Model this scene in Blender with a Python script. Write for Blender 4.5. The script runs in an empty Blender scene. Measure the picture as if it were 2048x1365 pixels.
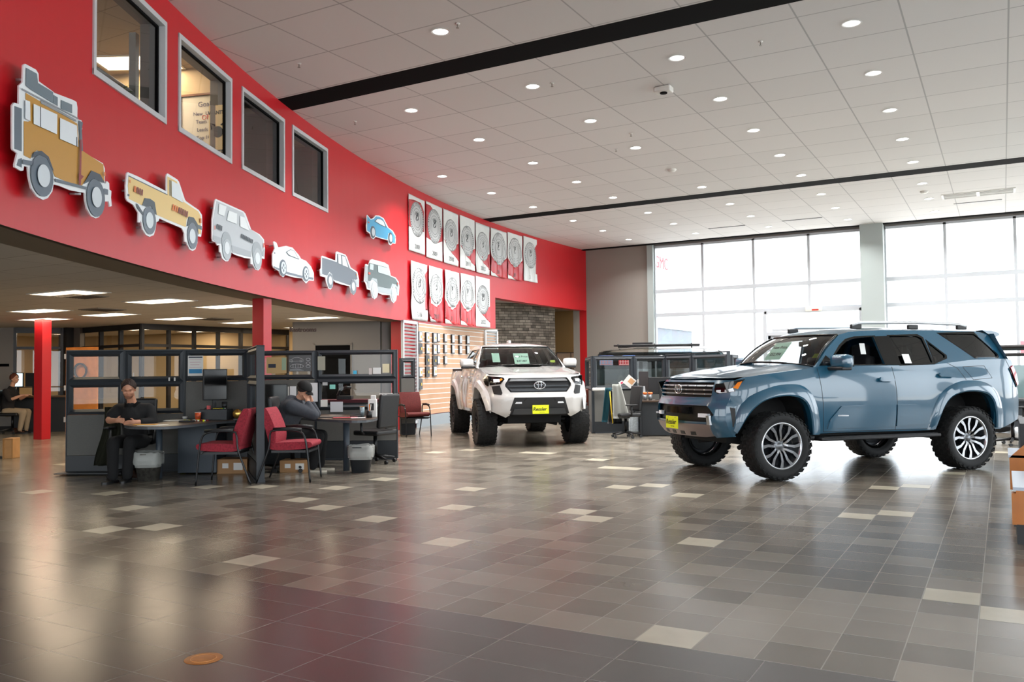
import bpy, bmesh, math, random
import numpy as np
from mathutils import Vector, Matrix
from mathutils.geometry import tessellate_polygon
random.seed(7)
SC = bpy.context.scene
COL = SC.collection
R = math.radians
# ------------------------------------------------------------------ camera
EYE = 1.38
F_PX, PITCH, YAW, ROLL = 1716.0, 0.0355, 0.5193, -0.0106
fwd = Vector((-math.sin(YAW)*math.cos(PITCH), math.cos(YAW)*math.cos(PITCH), math.sin(PITCH)))
rgt = Vector((math.cos(YAW), math.sin(YAW), 0)); upv = rgt.cross(fwd)
rg = rgt*math.cos(ROLL)+upv*math.sin(ROLL); up = upv*math.cos(ROLL)-rgt*math.sin(ROLL)
cd = bpy.data.cameras.new('camera'); cam = bpy.data.objects.new('camera', cd); COL.objects.link(cam)
cd.sensor_width = 36; cd.lens = F_PX*36/2048; cd.clip_start = .05; cd.clip_end = 400
m = Matrix((rg, up, -fwd)).transposed().to_4x4(); m.translation = (0, 0, EYE); cam.matrix_world = m
SC.camera = cam
# ------------------------------------------------------------------ colour management, world
SC.view_settings.view_transform = 'Standard'; SC.view_settings.look = 'None'
SC.view_settings.gamma = 1; SC.view_settings.use_curve_mapping = False
SC.view_settings.exposure = 0.8
SC.cycles.use_denoising = True
SC.cycles.max_bounces = 8; SC.cycles.diffuse_bounces = 4; SC.cycles.glossy_bounces = 4
SC.cycles.transparent_max_bounces = 24; SC.cycles.transmission_bounces = 6
SC.cycles.sample_clamp_indirect = 6; SC.cycles.caustics_reflective = False; SC.cycles.caustics_refractive = False
wd = bpy.data.worlds.new('overcast_sky'); SC.world = wd; wd.use_nodes = True
wn = wd.node_tree.nodes; wl = wd.node_tree.links
wn['Background'].inputs[0].default_value = (.88, .945, 1, 1); wn['Background'].inputs[1].default_value = 3.2
sl = bpy.data.lights.new('sun', 'SUN'); sl.energy = 10; sl.angle = R(3); sl.color = (1, .97, .92)
so = bpy.data.objects.new('sun', sl); COL.objects.link(so); so.rotation_euler = Vector((-.62, -.18, .76)).to_track_quat('Z', 'Y').to_euler()
# daylight portals just outside the glass (they only guide sampling of the sky)
def portal(loc, rot, sx, sy):
    l = bpy.data.lights.new('window_daylight', 'AREA'); l.shape = 'RECTANGLE'; l.size = sx; l.size_y = sy
    l.cycles.is_portal = True
    o = bpy.data.objects.new('window_daylight', l); COL.objects.link(o); o.location = loc; o.rotation_euler = rot
portal((-7.4, 30.5, 3.0), (R(-90), 0, 0), 7.2, 6.0)
portal((3.0, 30.5, 3.0), (R(-90), 0, 0), 12.4, 6.0)
portal((9.7, 9.0, 3.0), (0, R(90), 0), 6, 30)
portal((-2.0, -7.2, 3.0), (R(90), 0, 0), 20, 6)

# ------------------------------------------------------------------ helpers
def lin(h):
    h = h.lstrip('#'); v = [int(h[i:i+2], 16)/255 for i in (0, 2, 4)]
    return tuple(((c+.055)/1.055)**2.4 if c > .04045 else c/12.92 for c in v)+(1,)
MATS = {}
def mat(name, col='#808080', rough=.5, metal=0, spec=.5, coat=0, emit=None, estr=1, trans=0, alpha=1, bump=None, noise=None, ior=None):
    if name in MATS: return MATS[name]
    mt = bpy.data.materials.new(name); mt.use_nodes = True; nt = mt.node_tree
    b = nt.nodes['Principled BSDF']; c = lin(col) if isinstance(col, str) else col
    b.inputs['Base Color'].default_value = c; b.inputs['Roughness'].default_value = rough
    b.inputs['Metallic'].default_value = metal; b.inputs['Specular IOR Level'].default_value = spec
    if coat: b.inputs['Coat Weight'].default_value = coat; b.inputs['Coat Roughness'].default_value = .04
    if emit: b.inputs['Emission Color'].default_value = lin(emit); b.inputs['Emission Strength'].default_value = estr
    if trans: b.inputs['Transmission Weight'].default_value = trans
    if ior: b.inputs['IOR'].default_value = ior
    if alpha < 1: b.inputs['Alpha'].default_value = alpha
    if noise:                                   # (scale, amount) tone variation of the material itself
        n = nt.nodes.new('ShaderNodeTexNoise'); n.inputs['Scale'].default_value = noise[0]; n.inputs['Detail'].default_value = 4
        tc = nt.nodes.new('ShaderNodeTexCoord'); nt.links.new(tc.outputs['Object'], n.inputs['Vector'])
        r = nt.nodes.new('ShaderNodeValToRGB'); r.color_ramp.elements[0].position = .3; r.color_ramp.elements[1].position = .7
        a = noise[1]
        r.color_ramp.elements[0].color = tuple(x*(1-a) for x in c[:3])+(1,); r.color_ramp.elements[1].color = tuple(min(1, x*(1+a)) for x in c[:3])+(1,)
        nt.links.new(n.outputs[0], r.inputs[0]); nt.links.new(r.outputs[0], b.inputs['Base Color'])
    if bump:                                    # (scale, strength)
        n = nt.nodes.new('ShaderNodeTexNoise'); n.inputs['Scale'].default_value = bump[0]; n.inputs['Detail'].default_value = 5
        tc = nt.nodes.new('ShaderNodeTexCoord'); nt.links.new(tc.outputs['Object'], n.inputs['Vector'])
        bp = nt.nodes.new('ShaderNodeBump'); bp.inputs['Strength'].default_value = bump[1]; bp.inputs['Distance'].default_value = .01
        nt.links.new(n.outputs[0], bp.inputs['Height']); nt.links.new(bp.outputs[0], b.inputs['Normal'])
    MATS[name] = mt
    return mt
def glass(name, tint='#ffffff', rough=0.0, keep=.9, refl=1.5):
    """thin sheet glass: clear pane that also mirrors a little"""
    if name in MATS: return MATS[name]
    mt = bpy.data.materials.new(name); mt.use_nodes = True; nt = mt.node_tree; nt.nodes.clear()
    o = nt.nodes.new('ShaderNodeOutputMaterial'); mx = nt.nodes.new('ShaderNodeMixShader')
    t = nt.nodes.new('ShaderNodeBsdfTransparent'); g = nt.nodes.new('ShaderNodeBsdfGlossy'); fr = nt.nodes.new('ShaderNodeFresnel')
    c = lin(tint); t.inputs[0].default_value = (c[0]*keep, c[1]*keep, c[2]*keep, 1); g.inputs['Roughness'].default_value = rough
    fr.inputs[0].default_value = 1.5
    ad = nt.nodes.new('ShaderNodeMath'); ad.operation = 'MULTIPLY'; ad.inputs[1].default_value = refl
    nt.links.new(fr.outputs[0], ad.inputs[0])
    nt.links.new(ad.outputs[0], mx.inputs[0]); nt.links.new(t.outputs[0], mx.inputs[1]); nt.links.new(g.outputs[0], mx.inputs[2])
    nt.links.new(mx.outputs[0], o.inputs[0]); MATS[name] = mt
    return mt

def tag(o, label=None, cat=None, group=None, kind=None):
    if label: o['label'] = label
    if cat: o['category'] = cat
    if group: o['group'] = group
    if kind: o['kind'] = kind
    return o
def thing(name, label, cat, loc=(0, 0, 0), rz=0, group=None, scale=1):
    o = bpy.data.objects.new(name, None); COL.objects.link(o); o.empty_display_size = .1
    o.location = loc; o.rotation_euler = (0, 0, rz); o.scale = (scale,)*3
    return tag(o, label, cat, group)
def copy_tree(o, parent=None, off=(0, 0, 0)):
    c = o.copy(); COL.objects.link(c)
    if parent: c.parent = parent
    for ch in [x for x in o.children]: copy_tree(ch, c)
    return c
class MB:
    """collects shapes and links them as one mesh object"""
    def __init__(s): s.bm = bmesh.new(); s.M = None; s.mi = 0; s.sm = False
    def _new(s, vs):
        if s.M is not None: bmesh.ops.transform(s.bm, matrix=s.M, verts=vs)
    def face(s, pts, mi=None):
        v = [s.bm.verts.new(p) for p in pts]; s._new(v)
        try: f = s.bm.faces.new(v)
        except Exception: return None
        f.material_index = s.mi if mi is None else mi; f.smooth = s.sm; return f
    def box(s, c, d, rz=0, bev=0, rot=None, mi=None):
        r = bmesh.ops.create_cube(s.bm, size=1)['verts']
        mm = Matrix.Translation(c) @ (rot if rot is not None else Matrix.Rotation(rz, 4, 'Z')) @ Matrix.Diagonal((d[0], d[1], d[2], 1))
        bmesh.ops.transform(s.bm, matrix=mm, verts=r); s._new(r)
        fs = list({f for v in r for f in v.link_faces})
        for f in fs: f.material_index = s.mi if mi is None else mi
        if bev:
            es = list({e for v in r for e in v.link_edges})
            q = bmesh.ops.bevel(s.bm, geom=es, offset=bev, segments=2, affect='EDGES', profile=.6)
            for f in q['faces']: f.material_index = s.mi if mi is None else mi; f.smooth = True
        return s
    def bb(s, x0, x1, y0, y1, z0, z1, **k):
        return s.box(((x0+x1)/2, (y0+y1)/2, (z0+z1)/2), (abs(x1-x0), abs(y1-y0), abs(z1-z0)), **k)
    def tube(s, pts, r, n=10, cap=True, mi=None, closed=False):
        """swept round bar through pts; r a number or one per point"""
        P = [Vector(p) for p in pts]; N = len(P); rr = r if isinstance(r, (list, tuple)) else [r]*N
        rings = []; prev = None
        for i, p in enumerate(P):
            if closed: t = (P[(i+1) % N]-P[i-1])
            else: t = (P[min(i+1, N-1)]-P[max(i-1, 0)])
            t.normalize()
            if prev is None:
                a = Vector((0, 0, 1)) if abs(t.z) < .9 else Vector((1, 0, 0)); u = t.cross(a).normalized()
            else: u = (prev - t*prev.dot(t)).normalized()
            prev = u; w = t.cross(u)
            rings.append([s.bm.verts.new(p+(u*math.cos(2*math.pi*k/n)+w*math.sin(2*math.pi*k/n))*rr[i]) for k in range(n)])
        m_ = s.mi if mi is None else mi
        for i in range(N if closed else N-1):
            A, B = rings[i], rings[(i+1) % N]
            for k in range(n):
                f = s.bm.faces.new((A[k], A[(k+1) % n], B[(k+1) % n], B[k])); f.smooth = True; f.material_index = m_
        if cap and not closed:
            for q in (list(reversed(rings[0])), rings[-1]):
                f = s.bm.faces.new(q); f.material_index = m_
        s._new([v for q in rings for v in q]); return s
    def cyl(s, c, r, h, n=24, axis='Z', r2=None, mi=None):
        c = Vector(c); d = {'X': Vector((1, 0, 0)), 'Y': Vector((0, 1, 0)), 'Z': Vector((0, 0, 1))}[axis]
        return s.tube([c-d*h/2, c+d*h/2], [r, r if r2 is None else r2], n=n, mi=mi)
    def lathe(s, prof, n=32, c=(0, 0, 0), axis='Z', mi=None, smooth=True, caps=False):
        """profile [(radius, height)] revolved about an axis through c"""
        c = Vector(c); rings = []
        for (r, h) in prof:
            ring = []
            for k in range(n):
                a = 2*math.pi*k/n; x, y = r*math.cos(a), r*math.sin(a)
                p = {'Z': (x, y, h), 'Y': (x, h, y), 'X': (h, x, y)}[axis]
                ring.append(s.bm.verts.new(c+Vector(p)))
            rings.append(ring)
        m_ = s.mi if mi is None else mi
        for A, B in zip(rings[:-1], rings[1:]):
            for k in range(n):
                f = s.bm.faces.new((A[k], A[(k+1) % n], B[(k+1) % n], B[k])); f.smooth = smooth; f.material_index = m_
        if caps:
            for q in (rings[0], rings[-1]):
                f = s.bm.faces.new(q); f.material_index = m_
        s._new([v for q in rings for v in q]); return s
    def prism(s, poly, fmap, t0, t1, res=None, holes=(), mi=None, smooth=False, cutu=(), cutv=()):
        """2-D outline (with holes) filled, cut on a grid of pitch res, mapped by fmap(u,v,t) and given thickness t0..t1"""
        b = bmesh.new()
        es = []
        for loop in [poly]+list(holes):
            vs = [b.verts.new((p[0], p[1], 0)) for p in loop]
            for i in range(len(vs)): es.append(b.edges.new((vs[i], vs[(i+1) % len(vs)])))
        if holes:
            bmesh.ops.triangle_fill(b, edges=es, use_beauty=True)
            # drop triangles that fell into holes
            def inside(p, L):
                c_ = False
                for i in range(len(L)):
                    (x1, y1), (x2, y2) = L[i][:2], L[i-1][:2]
                    if (y1 > p.y) != (y2 > p.y) and p.x < (x2-x1)*(p.y-y1)/(y2-y1)+x1: c_ = not c_
                return c_
            bad = [f for f in b.faces if any(inside(f.calc_center_median(), h) for h in holes) or not inside(f.calc_center_median(), poly)]
            bmesh.ops.delete(b, geom=bad, context='FACES_ONLY')
        else: b.faces.new([v for v in b.verts])
        us = [p[0] for p in poly]; ws = [p[1] for p in poly]
        cu, cv = list(cutu), list(cutv)
        if res:
            k = min(us)+res
            while k < max(us)-1e-4: cu.append(k); k += res
            k = min(ws)+res
            while k < max(ws)-1e-4: cv.append(k); k += res
        for c_ in cu: bmesh.ops.bisect_plane(b, geom=b.verts[:]+b.edges[:]+b.faces[:], plane_co=(c_, 0, 0), plane_no=(1, 0, 0), dist=1e-5)
        for c_ in cv: bmesh.ops.bisect_plane(b, geom=b.verts[:]+b.edges[:]+b.faces[:], plane_co=(0, c_, 0), plane_no=(0, 1, 0), dist=1e-5)
        b.verts.ensure_lookup_table(); b.verts.index_update()
        m_ = s.mi if mi is None else mi
        A = [s.bm.verts.new(fmap(v.co.x, v.co.y, t0)) for v in b.verts]
        two = abs(t1-t0) > 1e-7
        B = [s.bm.verts.new(fmap(v.co.x, v.co.y, t1)) for v in b.verts] if two else None
        for f in b.faces:
            ids = [v.index for v in f.verts]
            q = s.bm.faces.new([A[i] for i in ids]); q.material_index = m_; q.smooth = smooth
            if two:
                q = s.bm.faces.new([B[i] for i in reversed(ids)]); q.material_index = m_; q.smooth = smooth
        if two:
            for e in b.edges:
                if len(e.link_faces) == 1:
                    i, j = e.verts[0].index, e.verts[1].index
                    q = s.bm.faces.new((A[i], A[j], B[j], B[i])); q.material_index = m_
        s._new(A+(B or [])); b.free(); return s
    def done(s, name, mats, parent=None, shade=None, loc=None, normals=True):
        if normals: bmesh.ops.recalc_face_normals(s.bm, faces=s.bm.faces[:])
        me = bpy.data.meshes.new(name); s.bm.to_mesh(me); s.bm.free()
        for x in (mats if isinstance(mats, (list, tuple)) else [mats]): me.materials.append(x)
        o = bpy.data.objects.new(name, me); COL.objects.link(o)
        if parent: o.parent = parent
        if loc: o.location = loc
        if shade == 'auto':
            try: me.shade_auto_smooth(angle=R(35))
            except Exception:
                me.polygons.foreach_set('use_smooth', [True]*len(me.polygons)); me.set_sharp_from_angle(angle=R(35))
        return o
def sharp(o, ang=35):
    me = o.data; me.polygons.foreach_set('use_smooth', [True]*len(me.polygons)); me.set_sharp_from_angle(angle=R(ang)); return o
def struct(o): o['kind'] = 'structure'; return o
def text_mesh(txt, size, depth=.002, shear=0, bold=0, align='CENTER', space=1):
    """vertices and faces of some lettering lying in the local XY plane"""
    cu = bpy.data.curves.new('lettering', 'FONT'); cu.body = txt; cu.size = size; cu.extrude = depth/2; cu.shear = shear
    cu.offset = bold; cu.align_x = align; cu.align_y = 'CENTER'; cu.resolution_u = 3; cu.space_character = space
    ob = bpy.data.objects.new('lettering', cu); COL.objects.link(ob)
    dg = bpy.context.evaluated_depsgraph_get(); me = bpy.data.meshes.new_from_object(ob.evaluated_get(dg))
    bpy.data.objects.remove(ob); bpy.data.curves.remove(cu)
    return me
def text(name, txt, size, mt, mw, parent=None, depth=.002, **k):
    me = text_mesh(txt, size, depth, **k); me.materials.clear(); me.materials.append(mt)
    o = bpy.data.objects.new(name, me); COL.objects.link(o)
    if parent: o.parent = parent
    o.matrix_local = mw
    return o
def frame_mat(o, x, n):
    """matrix whose local X runs along x and local Z along n, origin o"""
    x = Vector(x).normalized(); n = Vector(n).normalized(); y = n.cross(x).normalized(); x = y.cross(n)
    mm = Matrix((x, y, n)).transposed().to_4x4(); mm.translation = Vector(o); return mm
# measured places: a ray of the surveyed viewpoint met with a plane of the building
def ray(px, py): return fwd+rg*((px-1024)/F_PX)-up*((py-682.5)/F_PX)
def atz(px, py, z=0.0):
    d = ray(px, py); t = (z-EYE)/d.z; return Vector((d.x*t, d.y*t, z))
def aty(px, py, Y):
    d = ray(px, py); t = Y/d.y; return Vector((d.x*t, Y, EYE+d.z*t))
def atd(px, depth, z=0.0):
    d = ray(px, 750); t = depth/1.0; return Vector((d.x*t, d.y*t, z))
def atp(px, py, o, n):
    d = ray(px, py); o = Vector(o); n = Vector(n); e = Vector((0, 0, EYE)); t = (o-e).dot(n)/d.dot(n); return e+d*t
# the long curved wall
ACX, ACY, AR = 30.33, 27.69, 44.33
def arc(a, z, off=0.0):
    a = R(a); return Vector((ACX+(AR-off)*math.cos(a), ACY+(AR-off)*math.sin(a), z))
def onarc(px, py, off=0.0):
    d = ray(px, py); r = AR-off; a = d.x**2+d.y**2; b = -2*(d.x*ACX+d.y*ACY); c = ACX**2+ACY**2-r*r
    t = (-b+math.sqrt(b*b-4*a*c))/(2*a); p = Vector((d.x*t, d.y*t, EYE+d.z*t))
    return math.degrees(math.atan2(p.y-ACY, p.x-ACX)) % 360, p.z, p
# ================================================================== the room
HC = 6.04; ZL = 2.64
white_paint = mat('grey_white_ceiling', '#d0cfce', .8)
M_red = mat('red_wall_paint', '#b9101d', .36, spec=.6, bump=(3, .04))
M_redcol = mat('red_column_paint', '#a80f1a', .4)
M_grey = mat('warm_grey_wall_paint', '#8c8781', .6)
M_dgrey = mat('dark_grey_wall_paint', '#6a6764', .6)
M_tan = mat('tan_wall_paint', '#c2a87e', .7)
M_black = mat('black_recess', '#050506', .9, spec=.1)
M_alu = mat('painted_aluminium', '#b4b9bf', .5)
M_pier = mat('pale_grey_pier', '#9aa3a2', .6)
M_dkframe = mat('dark_bronze_frame', '#1d1b1c', .4)
M_glass = glass('window_glass', keep=.97)
M_wood = mat('orange_maple_wood', '#b9722f', .4, noise=(6, .15))

# ---- floor: brown-grey ceramic tile with a darker field of large tiles and scattered cream tiles
def floor_mat(name, w, h, c1, c2, mortar, offx=0, offy=0, rough=.2, off=0.0):
    mt = bpy.data.materials.new(name); mt.use_nodes = True; nt = mt.node_tree; b = nt.nodes['Principled BSDF']
    g = nt.nodes.new('ShaderNodeNewGeometry'); mp = nt.nodes.new('ShaderNodeMapping'); mp.inputs['Location'].default_value = (-offx, -offy, 0)
    nt.links.new(g.outputs['Position'], mp.inputs[0])
    br = nt.nodes.new('ShaderNodeTexBrick'); br.offset = off; br.squash = 1
    br.inputs['Scale'].default_value = 1; br.inputs['Brick Width'].default_value = w; br.inputs['Row Height'].default_value = h
    br.inputs['Mortar Size'].default_value = .0035; br.inputs['Mortar Smooth'].default_value = .3
    br.inputs['Color1'].default_value = lin(c1); br.inputs['Color2'].default_value = lin(c2); br.inputs['Mortar'].default_value = lin(mortar)
    nt.links.new(mp.outputs[0], br.inputs[0])
    n = nt.nodes.new('ShaderNodeTexNoise'); n.inputs['Scale'].default_value = 2.2; n.inputs['Detail'].default_value = 6
    nt.links.new(g.outputs['Position'], n.inputs[0])
    mx = nt.nodes.new('ShaderNodeMix'); mx.data_type = 'RGBA'; mx.blend_type = 'OVERLAY'; mx.inputs[0].default_value = .12
    nt.links.new(br.outputs[0], mx.inputs[6]); nt.links.new(n.outputs[0], mx.inputs[7]); nt.links.new(mx.outputs[2], b.inputs['Base Color'])
    rr = nt.nodes.new('ShaderNodeMapRange'); rr.inputs[3].default_value = rough; rr.inputs[4].default_value = rough+.05
    n2 = nt.nodes.new('ShaderNodeTexNoise'); n2.inputs['Scale'].default_value = 9; n2.inputs['Detail'].default_value = 3
    nt.links.new(g.outputs['Position'], n2.inputs[0]); nt.links.new(n2.outputs[0], rr.inputs[0]); nt.links.new(rr.outputs[0], b.inputs['Roughness'])
    bp = nt.nodes.new('ShaderNodeBump'); bp.inputs['Strength'].default_value = .3; bp.inputs['Distance'].default_value = .002
    bp.invert = True
    nt.links.new(br.outputs[1], bp.inputs['Height']); nt.links.new(bp.outputs[0], b.inputs['Normal'])
    b.inputs['IOR'].default_value = 1.55
    return mt
TP = .3048; TY0 = 4.15
fm = floor_mat('brown_grey_floor_tile', TP, TP, '#847d71', '#5b554c', '#928d83', TP/2, TY0)
fd = floor_mat('charcoal_floor_tile', .635, TP, '#4b4849', '#403e3e', '#757270', -2.92, TY0, rough=.2)
fl_ = mat('cream_floor_tile', '#b9b3a0', .25, noise=(3, .08))
f = MB(); XW = 9.5
f.face([(-40, -8, 0), (XW, -8, 0), (XW, TY0, 0), (-40, TY0, 0)], 1)
f.face([(-40, TY0, 0), (XW, TY0, 0), (XW, 30.2, 0), (-40, 30.2, 0)], 0)
cream = [(61, 988), (210, 991), (223, 1018), (181, 1063), (281, 1058), (478, 1120), (447, 973), (525, 971), (705, 975), (760, 956), (608, 1005),
 (615, 1017), (721, 1039), (885, 1017), (871, 1085), (937, 975), (127, 930), (1183, 918), (1211, 933), (1234, 939), (1215, 976), (1285, 973), (1358, 993),
 (1131, 1026), (1165, 1041), (1391, 1086), (1349, 1274), (1924, 1196), (1766, 979), (1834, 975), (1713, 1035), (1795, 1031), (1856, 942), (1906, 948),
 (2029, 1230), (1049, 905), (1099, 909), (2005, 906), (980, 893), (870, 905), (935, 900)]
for (px, py) in cream:
    p = atz(px, py); ix = round(p.x/TP)*TP; iy = TY0+(math.floor((p.y-TY0)/TP)+.5)*TP; h = TP/2-.0035
    f.face([(ix-h, iy-h, .0006), (ix+h, iy-h, .0006), (ix+h, iy+h, .0006), (ix-h, iy+h, .0006)], 2)
struct(f.done('floor', [fm, fd, fl_], normals=False))

# ---- ceiling with grid
def ceil_mat(name, w, h, ox, oy, c='#d2d1d1', mc='#a5a5a7', ms=.012):
    mt = bpy.data.materials.new(name); mt.use_nodes = True; nt = mt.node_tree; b = nt.nodes['Principled BSDF']
    g = nt.nodes.new('ShaderNodeNewGeometry'); mp = nt.nodes.new('ShaderNodeMapping'); mp.inputs['Location'].default_value = (-ox, -oy, 0)
    nt.links.new(g.outputs['Position'], mp.inputs[0])
    br = nt.nodes.new('ShaderNodeTexBrick'); br.offset = 0; br.squash = 1
    br.inputs['Scale'].default_value = 1; br.inputs['Brick Width'].default_value = w; br.inputs['Row Height'].default_value = h
    br.inputs['Mortar Size'].default_value = ms; br.inputs['Mortar Smooth'].default_value = .1
    c1 = lin(c); br.inputs['Color1'].default_value = c1; br.inputs['Color2'].default_value = tuple(x*.95 for x in c1[:3])+(1,); br.inputs['Mortar'].default_value = lin(mc)
    nt.links.new(mp.outputs[0], br.inputs[0]); nt.links.new(br.outputs[0], b.inputs['Base Color']); b.inputs['Roughness'].default_value = .75
    return mt
CGX, CGY, CDX, CDY = -.8467*1.22, 10.49*1.22, 1.22, .943*1.22
cm = ceil_mat('ceiling_panel', CDX, CDY, CGX, CGY)
cml = ceil_mat('office_ceiling_panel', 1.22, .61, -12.9, 7.65, c='#ddd5c8', mc='#b5aa9b', ms=.008)
B1 = (10.55, 11.13); B2 = (22.15, 22.72)
c = MB(); x0 = -14.6
for (y0, y1) in ((-8, B1[0]), (B1[1], B2[0]), (B2[1], 30.2)):
    c.bb(x0 if y0 > 5 else -14.6, XW, y0, y1, HC, HC+.12)
struct(c.done('ceiling', cm))
for n, (y0, y1) in enumerate((B1, B2)):
    t = MB(); t.bb(-14.6, XW, y0-.005, y1+.005, HC-.004, HC+.3); struct(t.done('trim_%d' % (n+1), M_black))
t = MB(); t.bb(-14.2, XW, 29.85, 30.05, HC-.03, HC-.005); struct(t.done('trim_3', M_black))

# ---- curved red wall (fascia over the open office, full height past the banners)
wpx = [((185, 0), (332, 240), 4.46, 5.75), ((357, 70), (463, 320), 4.5, 5.74), ((483, 176), (569, 380), 4.52, 5.76), ((584, 252), (655, 423), 4.54, 5.77)]
wins = [(210.19, 207.87, 4.47, 5.72), (207.41, 205.15, 4.49, 5.74), (204.66, 202.41, 4.51, 5.76), (201.96, 199.76, 4.53, 5.77)]
A_FULL = 194.25; A_OP0 = onarc(991, 640)[0]; A_OP1 = onarc(1173, 650)[0]; A_END = math.degrees(math.atan2(30.35-27.69, -(AR)))%360
Z_OP = 3.70
angs = sorted({222, A_FULL, A_OP0, A_OP1, A_END, *[w[0] for w in wins], *[w[1] for w in wins], *[a/2 for a in range(354, 444)]}, reverse=True)
zs = sorted({0, ZL, Z_OP, 4.47, 4.49, 4.51, 4.53, 5.72, 5.74, 5.76, 5.77, HC+.02})
f = MB(); TH = .32
def cell_solid(am, zm):
    if am > A_FULL and zm < ZL: return False
    if A_OP1 < am < A_OP0 and zm < Z_OP: return False
    for (a0, a1, z0, z1) in wins:
        if a1 < am < a0 and z0 < zm < z1: return False
    return True
NA, NZ = len(angs)-1, len(zs)-1
solid = [[cell_solid((angs[i]+angs[i+1])/2, (zs[j]+zs[j+1])/2) for j in range(NZ)] for i in range(NA)]
def S_(i, j): return 0 <= i < NA and 0 <= j < NZ and solid[i][j]
for i in range(NA):
    for j in range(NZ):
        if not solid[i][j]: continue
        a, b_, z0, z1 = angs[i], angs[i+1], zs[j], zs[j+1]
        p = [[arc(a, z0, o), arc(b_, z0, o), arc(b_, z1, o), arc(a, z1, o)] for o in (0, -TH)]
        f.face(p[0], 0); f.face(p[1][::-1], 1)
        mi_ = 2 if (4.2 < (z0+z1)/2 < 5.9) else 0
        if not S_(i-1, j): f.face([p[0][0], p[1][0], p[1][3], p[0][3]], mi_)
        if not S_(i+1, j): f.face([p[0][1], p[1][1], p[1][2], p[0][2]], mi_)
        if not S_(i, j-1): f.face([p[0][0], p[0][1], p[1][1], p[1][0]], 1 if z0 < 3 else (0 if z0 < 4 else 2))
        if not S_(i, j+1): f.face([p[0][3], p[0][2], p[1][2], p[1][3]], 2 if z1 < 5 else 0)
bmesh.ops.remove_doubles(f.bm, verts=f.bm.verts[:], dist=1e-4)
M_soff = mat('brown_grey_soffit', '#7d6f5c', .7)
struct(f.done('wall_left', [M_red, M_soff, M_dgrey]))
# ---- office ceiling below the fascia
f = MB()
for k in range(0, 60):
    a, b_ = 222-(222-193.6)*k/60, 222-(222-193.6)*(k+1)/60
    p, q = arc(a, ZL, -.5), arc(b_, ZL, -.5)
    f.face([p, q, (-32, q.y, ZL), (-32, p.y, ZL)]); 
f.face([arc(193.6, ZL, -.5), (-12.9, 22, ZL), (-32, 22, ZL), (-32, arc(193.6, ZL, -.5).y, ZL)])
struct(f.done('ceiling.001', cml, normals=False))
f = MB()                                        # dropped soffit strip behind the red face
for k in range(0, 60):
    a, b_ = 222-(222-194.25)*k/60, 222-(222-194.25)*(k+1)/60
    p0, q0, q1, p1 = arc(a, ZL-.012, -.02), arc(b_, ZL-.012, -.02), arc(b_, ZL-.012, -.52), arc(a, ZL-.012, -.52)
    f.face([p0, q0, q1, p1]); f.face([p1, q1, q1+Vector((0, 0, .03)), p1+Vector((0, 0, .03))])
struct(f.done('trim_4', M_soff, normals=False))

# ---- far wall with the glazing
YW = 30.2
f = MB()
f.bb(-14.5, -11.35, YW, YW+.3, 0, HC+.1, mi=0)
f.bb(-3.94, -3.245, YW-.45, YW+.1, 0, HC, mi=1)
f.bb(-11.37, -11.14, YW-.16, YW+.1, 0, HC, mi=1)
f.bb(-11.32, XW, YW, YW+.2, 5.95, HC+.1, mi=2)
struct(f.done('wall_back', [M_grey, M_pier, M_dgrey]))
def glazing(name, x0, x1, mull, trans, z0, z1, hole=None):
    f = MB(); w = .085
    f.bb(x0, x1, YW-.02, YW+.12, z1-.06, z1+.02); f.bb(x0, x1, YW-.02, YW+.12, z0, z0+.1)
    for x in (x0, x1): f.bb(x-w/2, x+w/2, YW-.02, YW+.12, z0, z1)
    for x in mull: f.bb(x-w/2, x+w/2, YW-.02, YW+.12, (3.34 if hole and hole[0] < x < hole[1] else z0), z1)
    for z in trans:
        f.bb(x0, x1, YW-.026, YW+.114, z-.065, z+.065)
    fr = struct(f.done(name, M_alu))
    g = MB()
    if hole:
        g.face([(x0, YW+.05, z0), (hole[0], YW+.05, z0), (hole[0], YW+.05, z1), (x0, YW+.05, z1)])
        g.face([(hole[0], YW+.05, 3.34), (x1, YW+.05, 3.34), (x1, YW+.05, z1), (hole[0], YW+.05, z1)])
    else: g.face([(x0, YW+.05, z0), (x1, YW+.05, z0), (x1, YW+.05, z1), (x0, YW+.05, z1)])
    g.done('pane', M_glass, fr, normals=False)
    return fr
glazing('window_1', -11.14, -3.94, (-9.315, -7.49, -5.63), (4.28, 3.40), 0, 5.95, hole=(-7.09, -3.94))
glazing('window_2', -3.245, XW, (-1.49, .42, 2.33, 4.23, 6.12, 8.06), (4.25, 3.41, 1.2), 0, 5.95)
f = MB()
f.bb(-7.19, -7.07, YW-.06, YW+.14, 0, 3.36); f.bb(-4.06, -3.94, YW-.06, YW+.14, 0, 3.36)
f.bb(-7.14, -3.98, YW-.06, YW+.14, 3.28, 3.40); f.bb(-7.07, -4.06, YW-.06, YW+.14, 2.52, 2.64)
f.bb(-6.89, -4.23, YW-.06, YW+.14, 2.67, 2.75)
d = struct(f.done('door_1', M_alu))
f = MB()
for (a, b_) in ((-7.04, -5.59), (-5.53, -4.08)):
    f.bb(a, a+.09, YW, YW+.05, 0, 2.52); f.bb(b_-.09, b_, YW, YW+.05, 0, 2.52); f.bb(a, b_, YW, YW+.05, 2.40, 2.52); f.bb(a, b_, YW, YW+.05, 0, .25)
f.done('door_leaf', M_alu, d)
f = MB(); f.face([(-7.07, YW+.03, 0), (-4.06, YW+.03, 0), (-4.06, YW+.03, 3.34), (-7.07, YW+.03, 3.34)]); f.done('pane', M_glass, d, normals=False)
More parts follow.
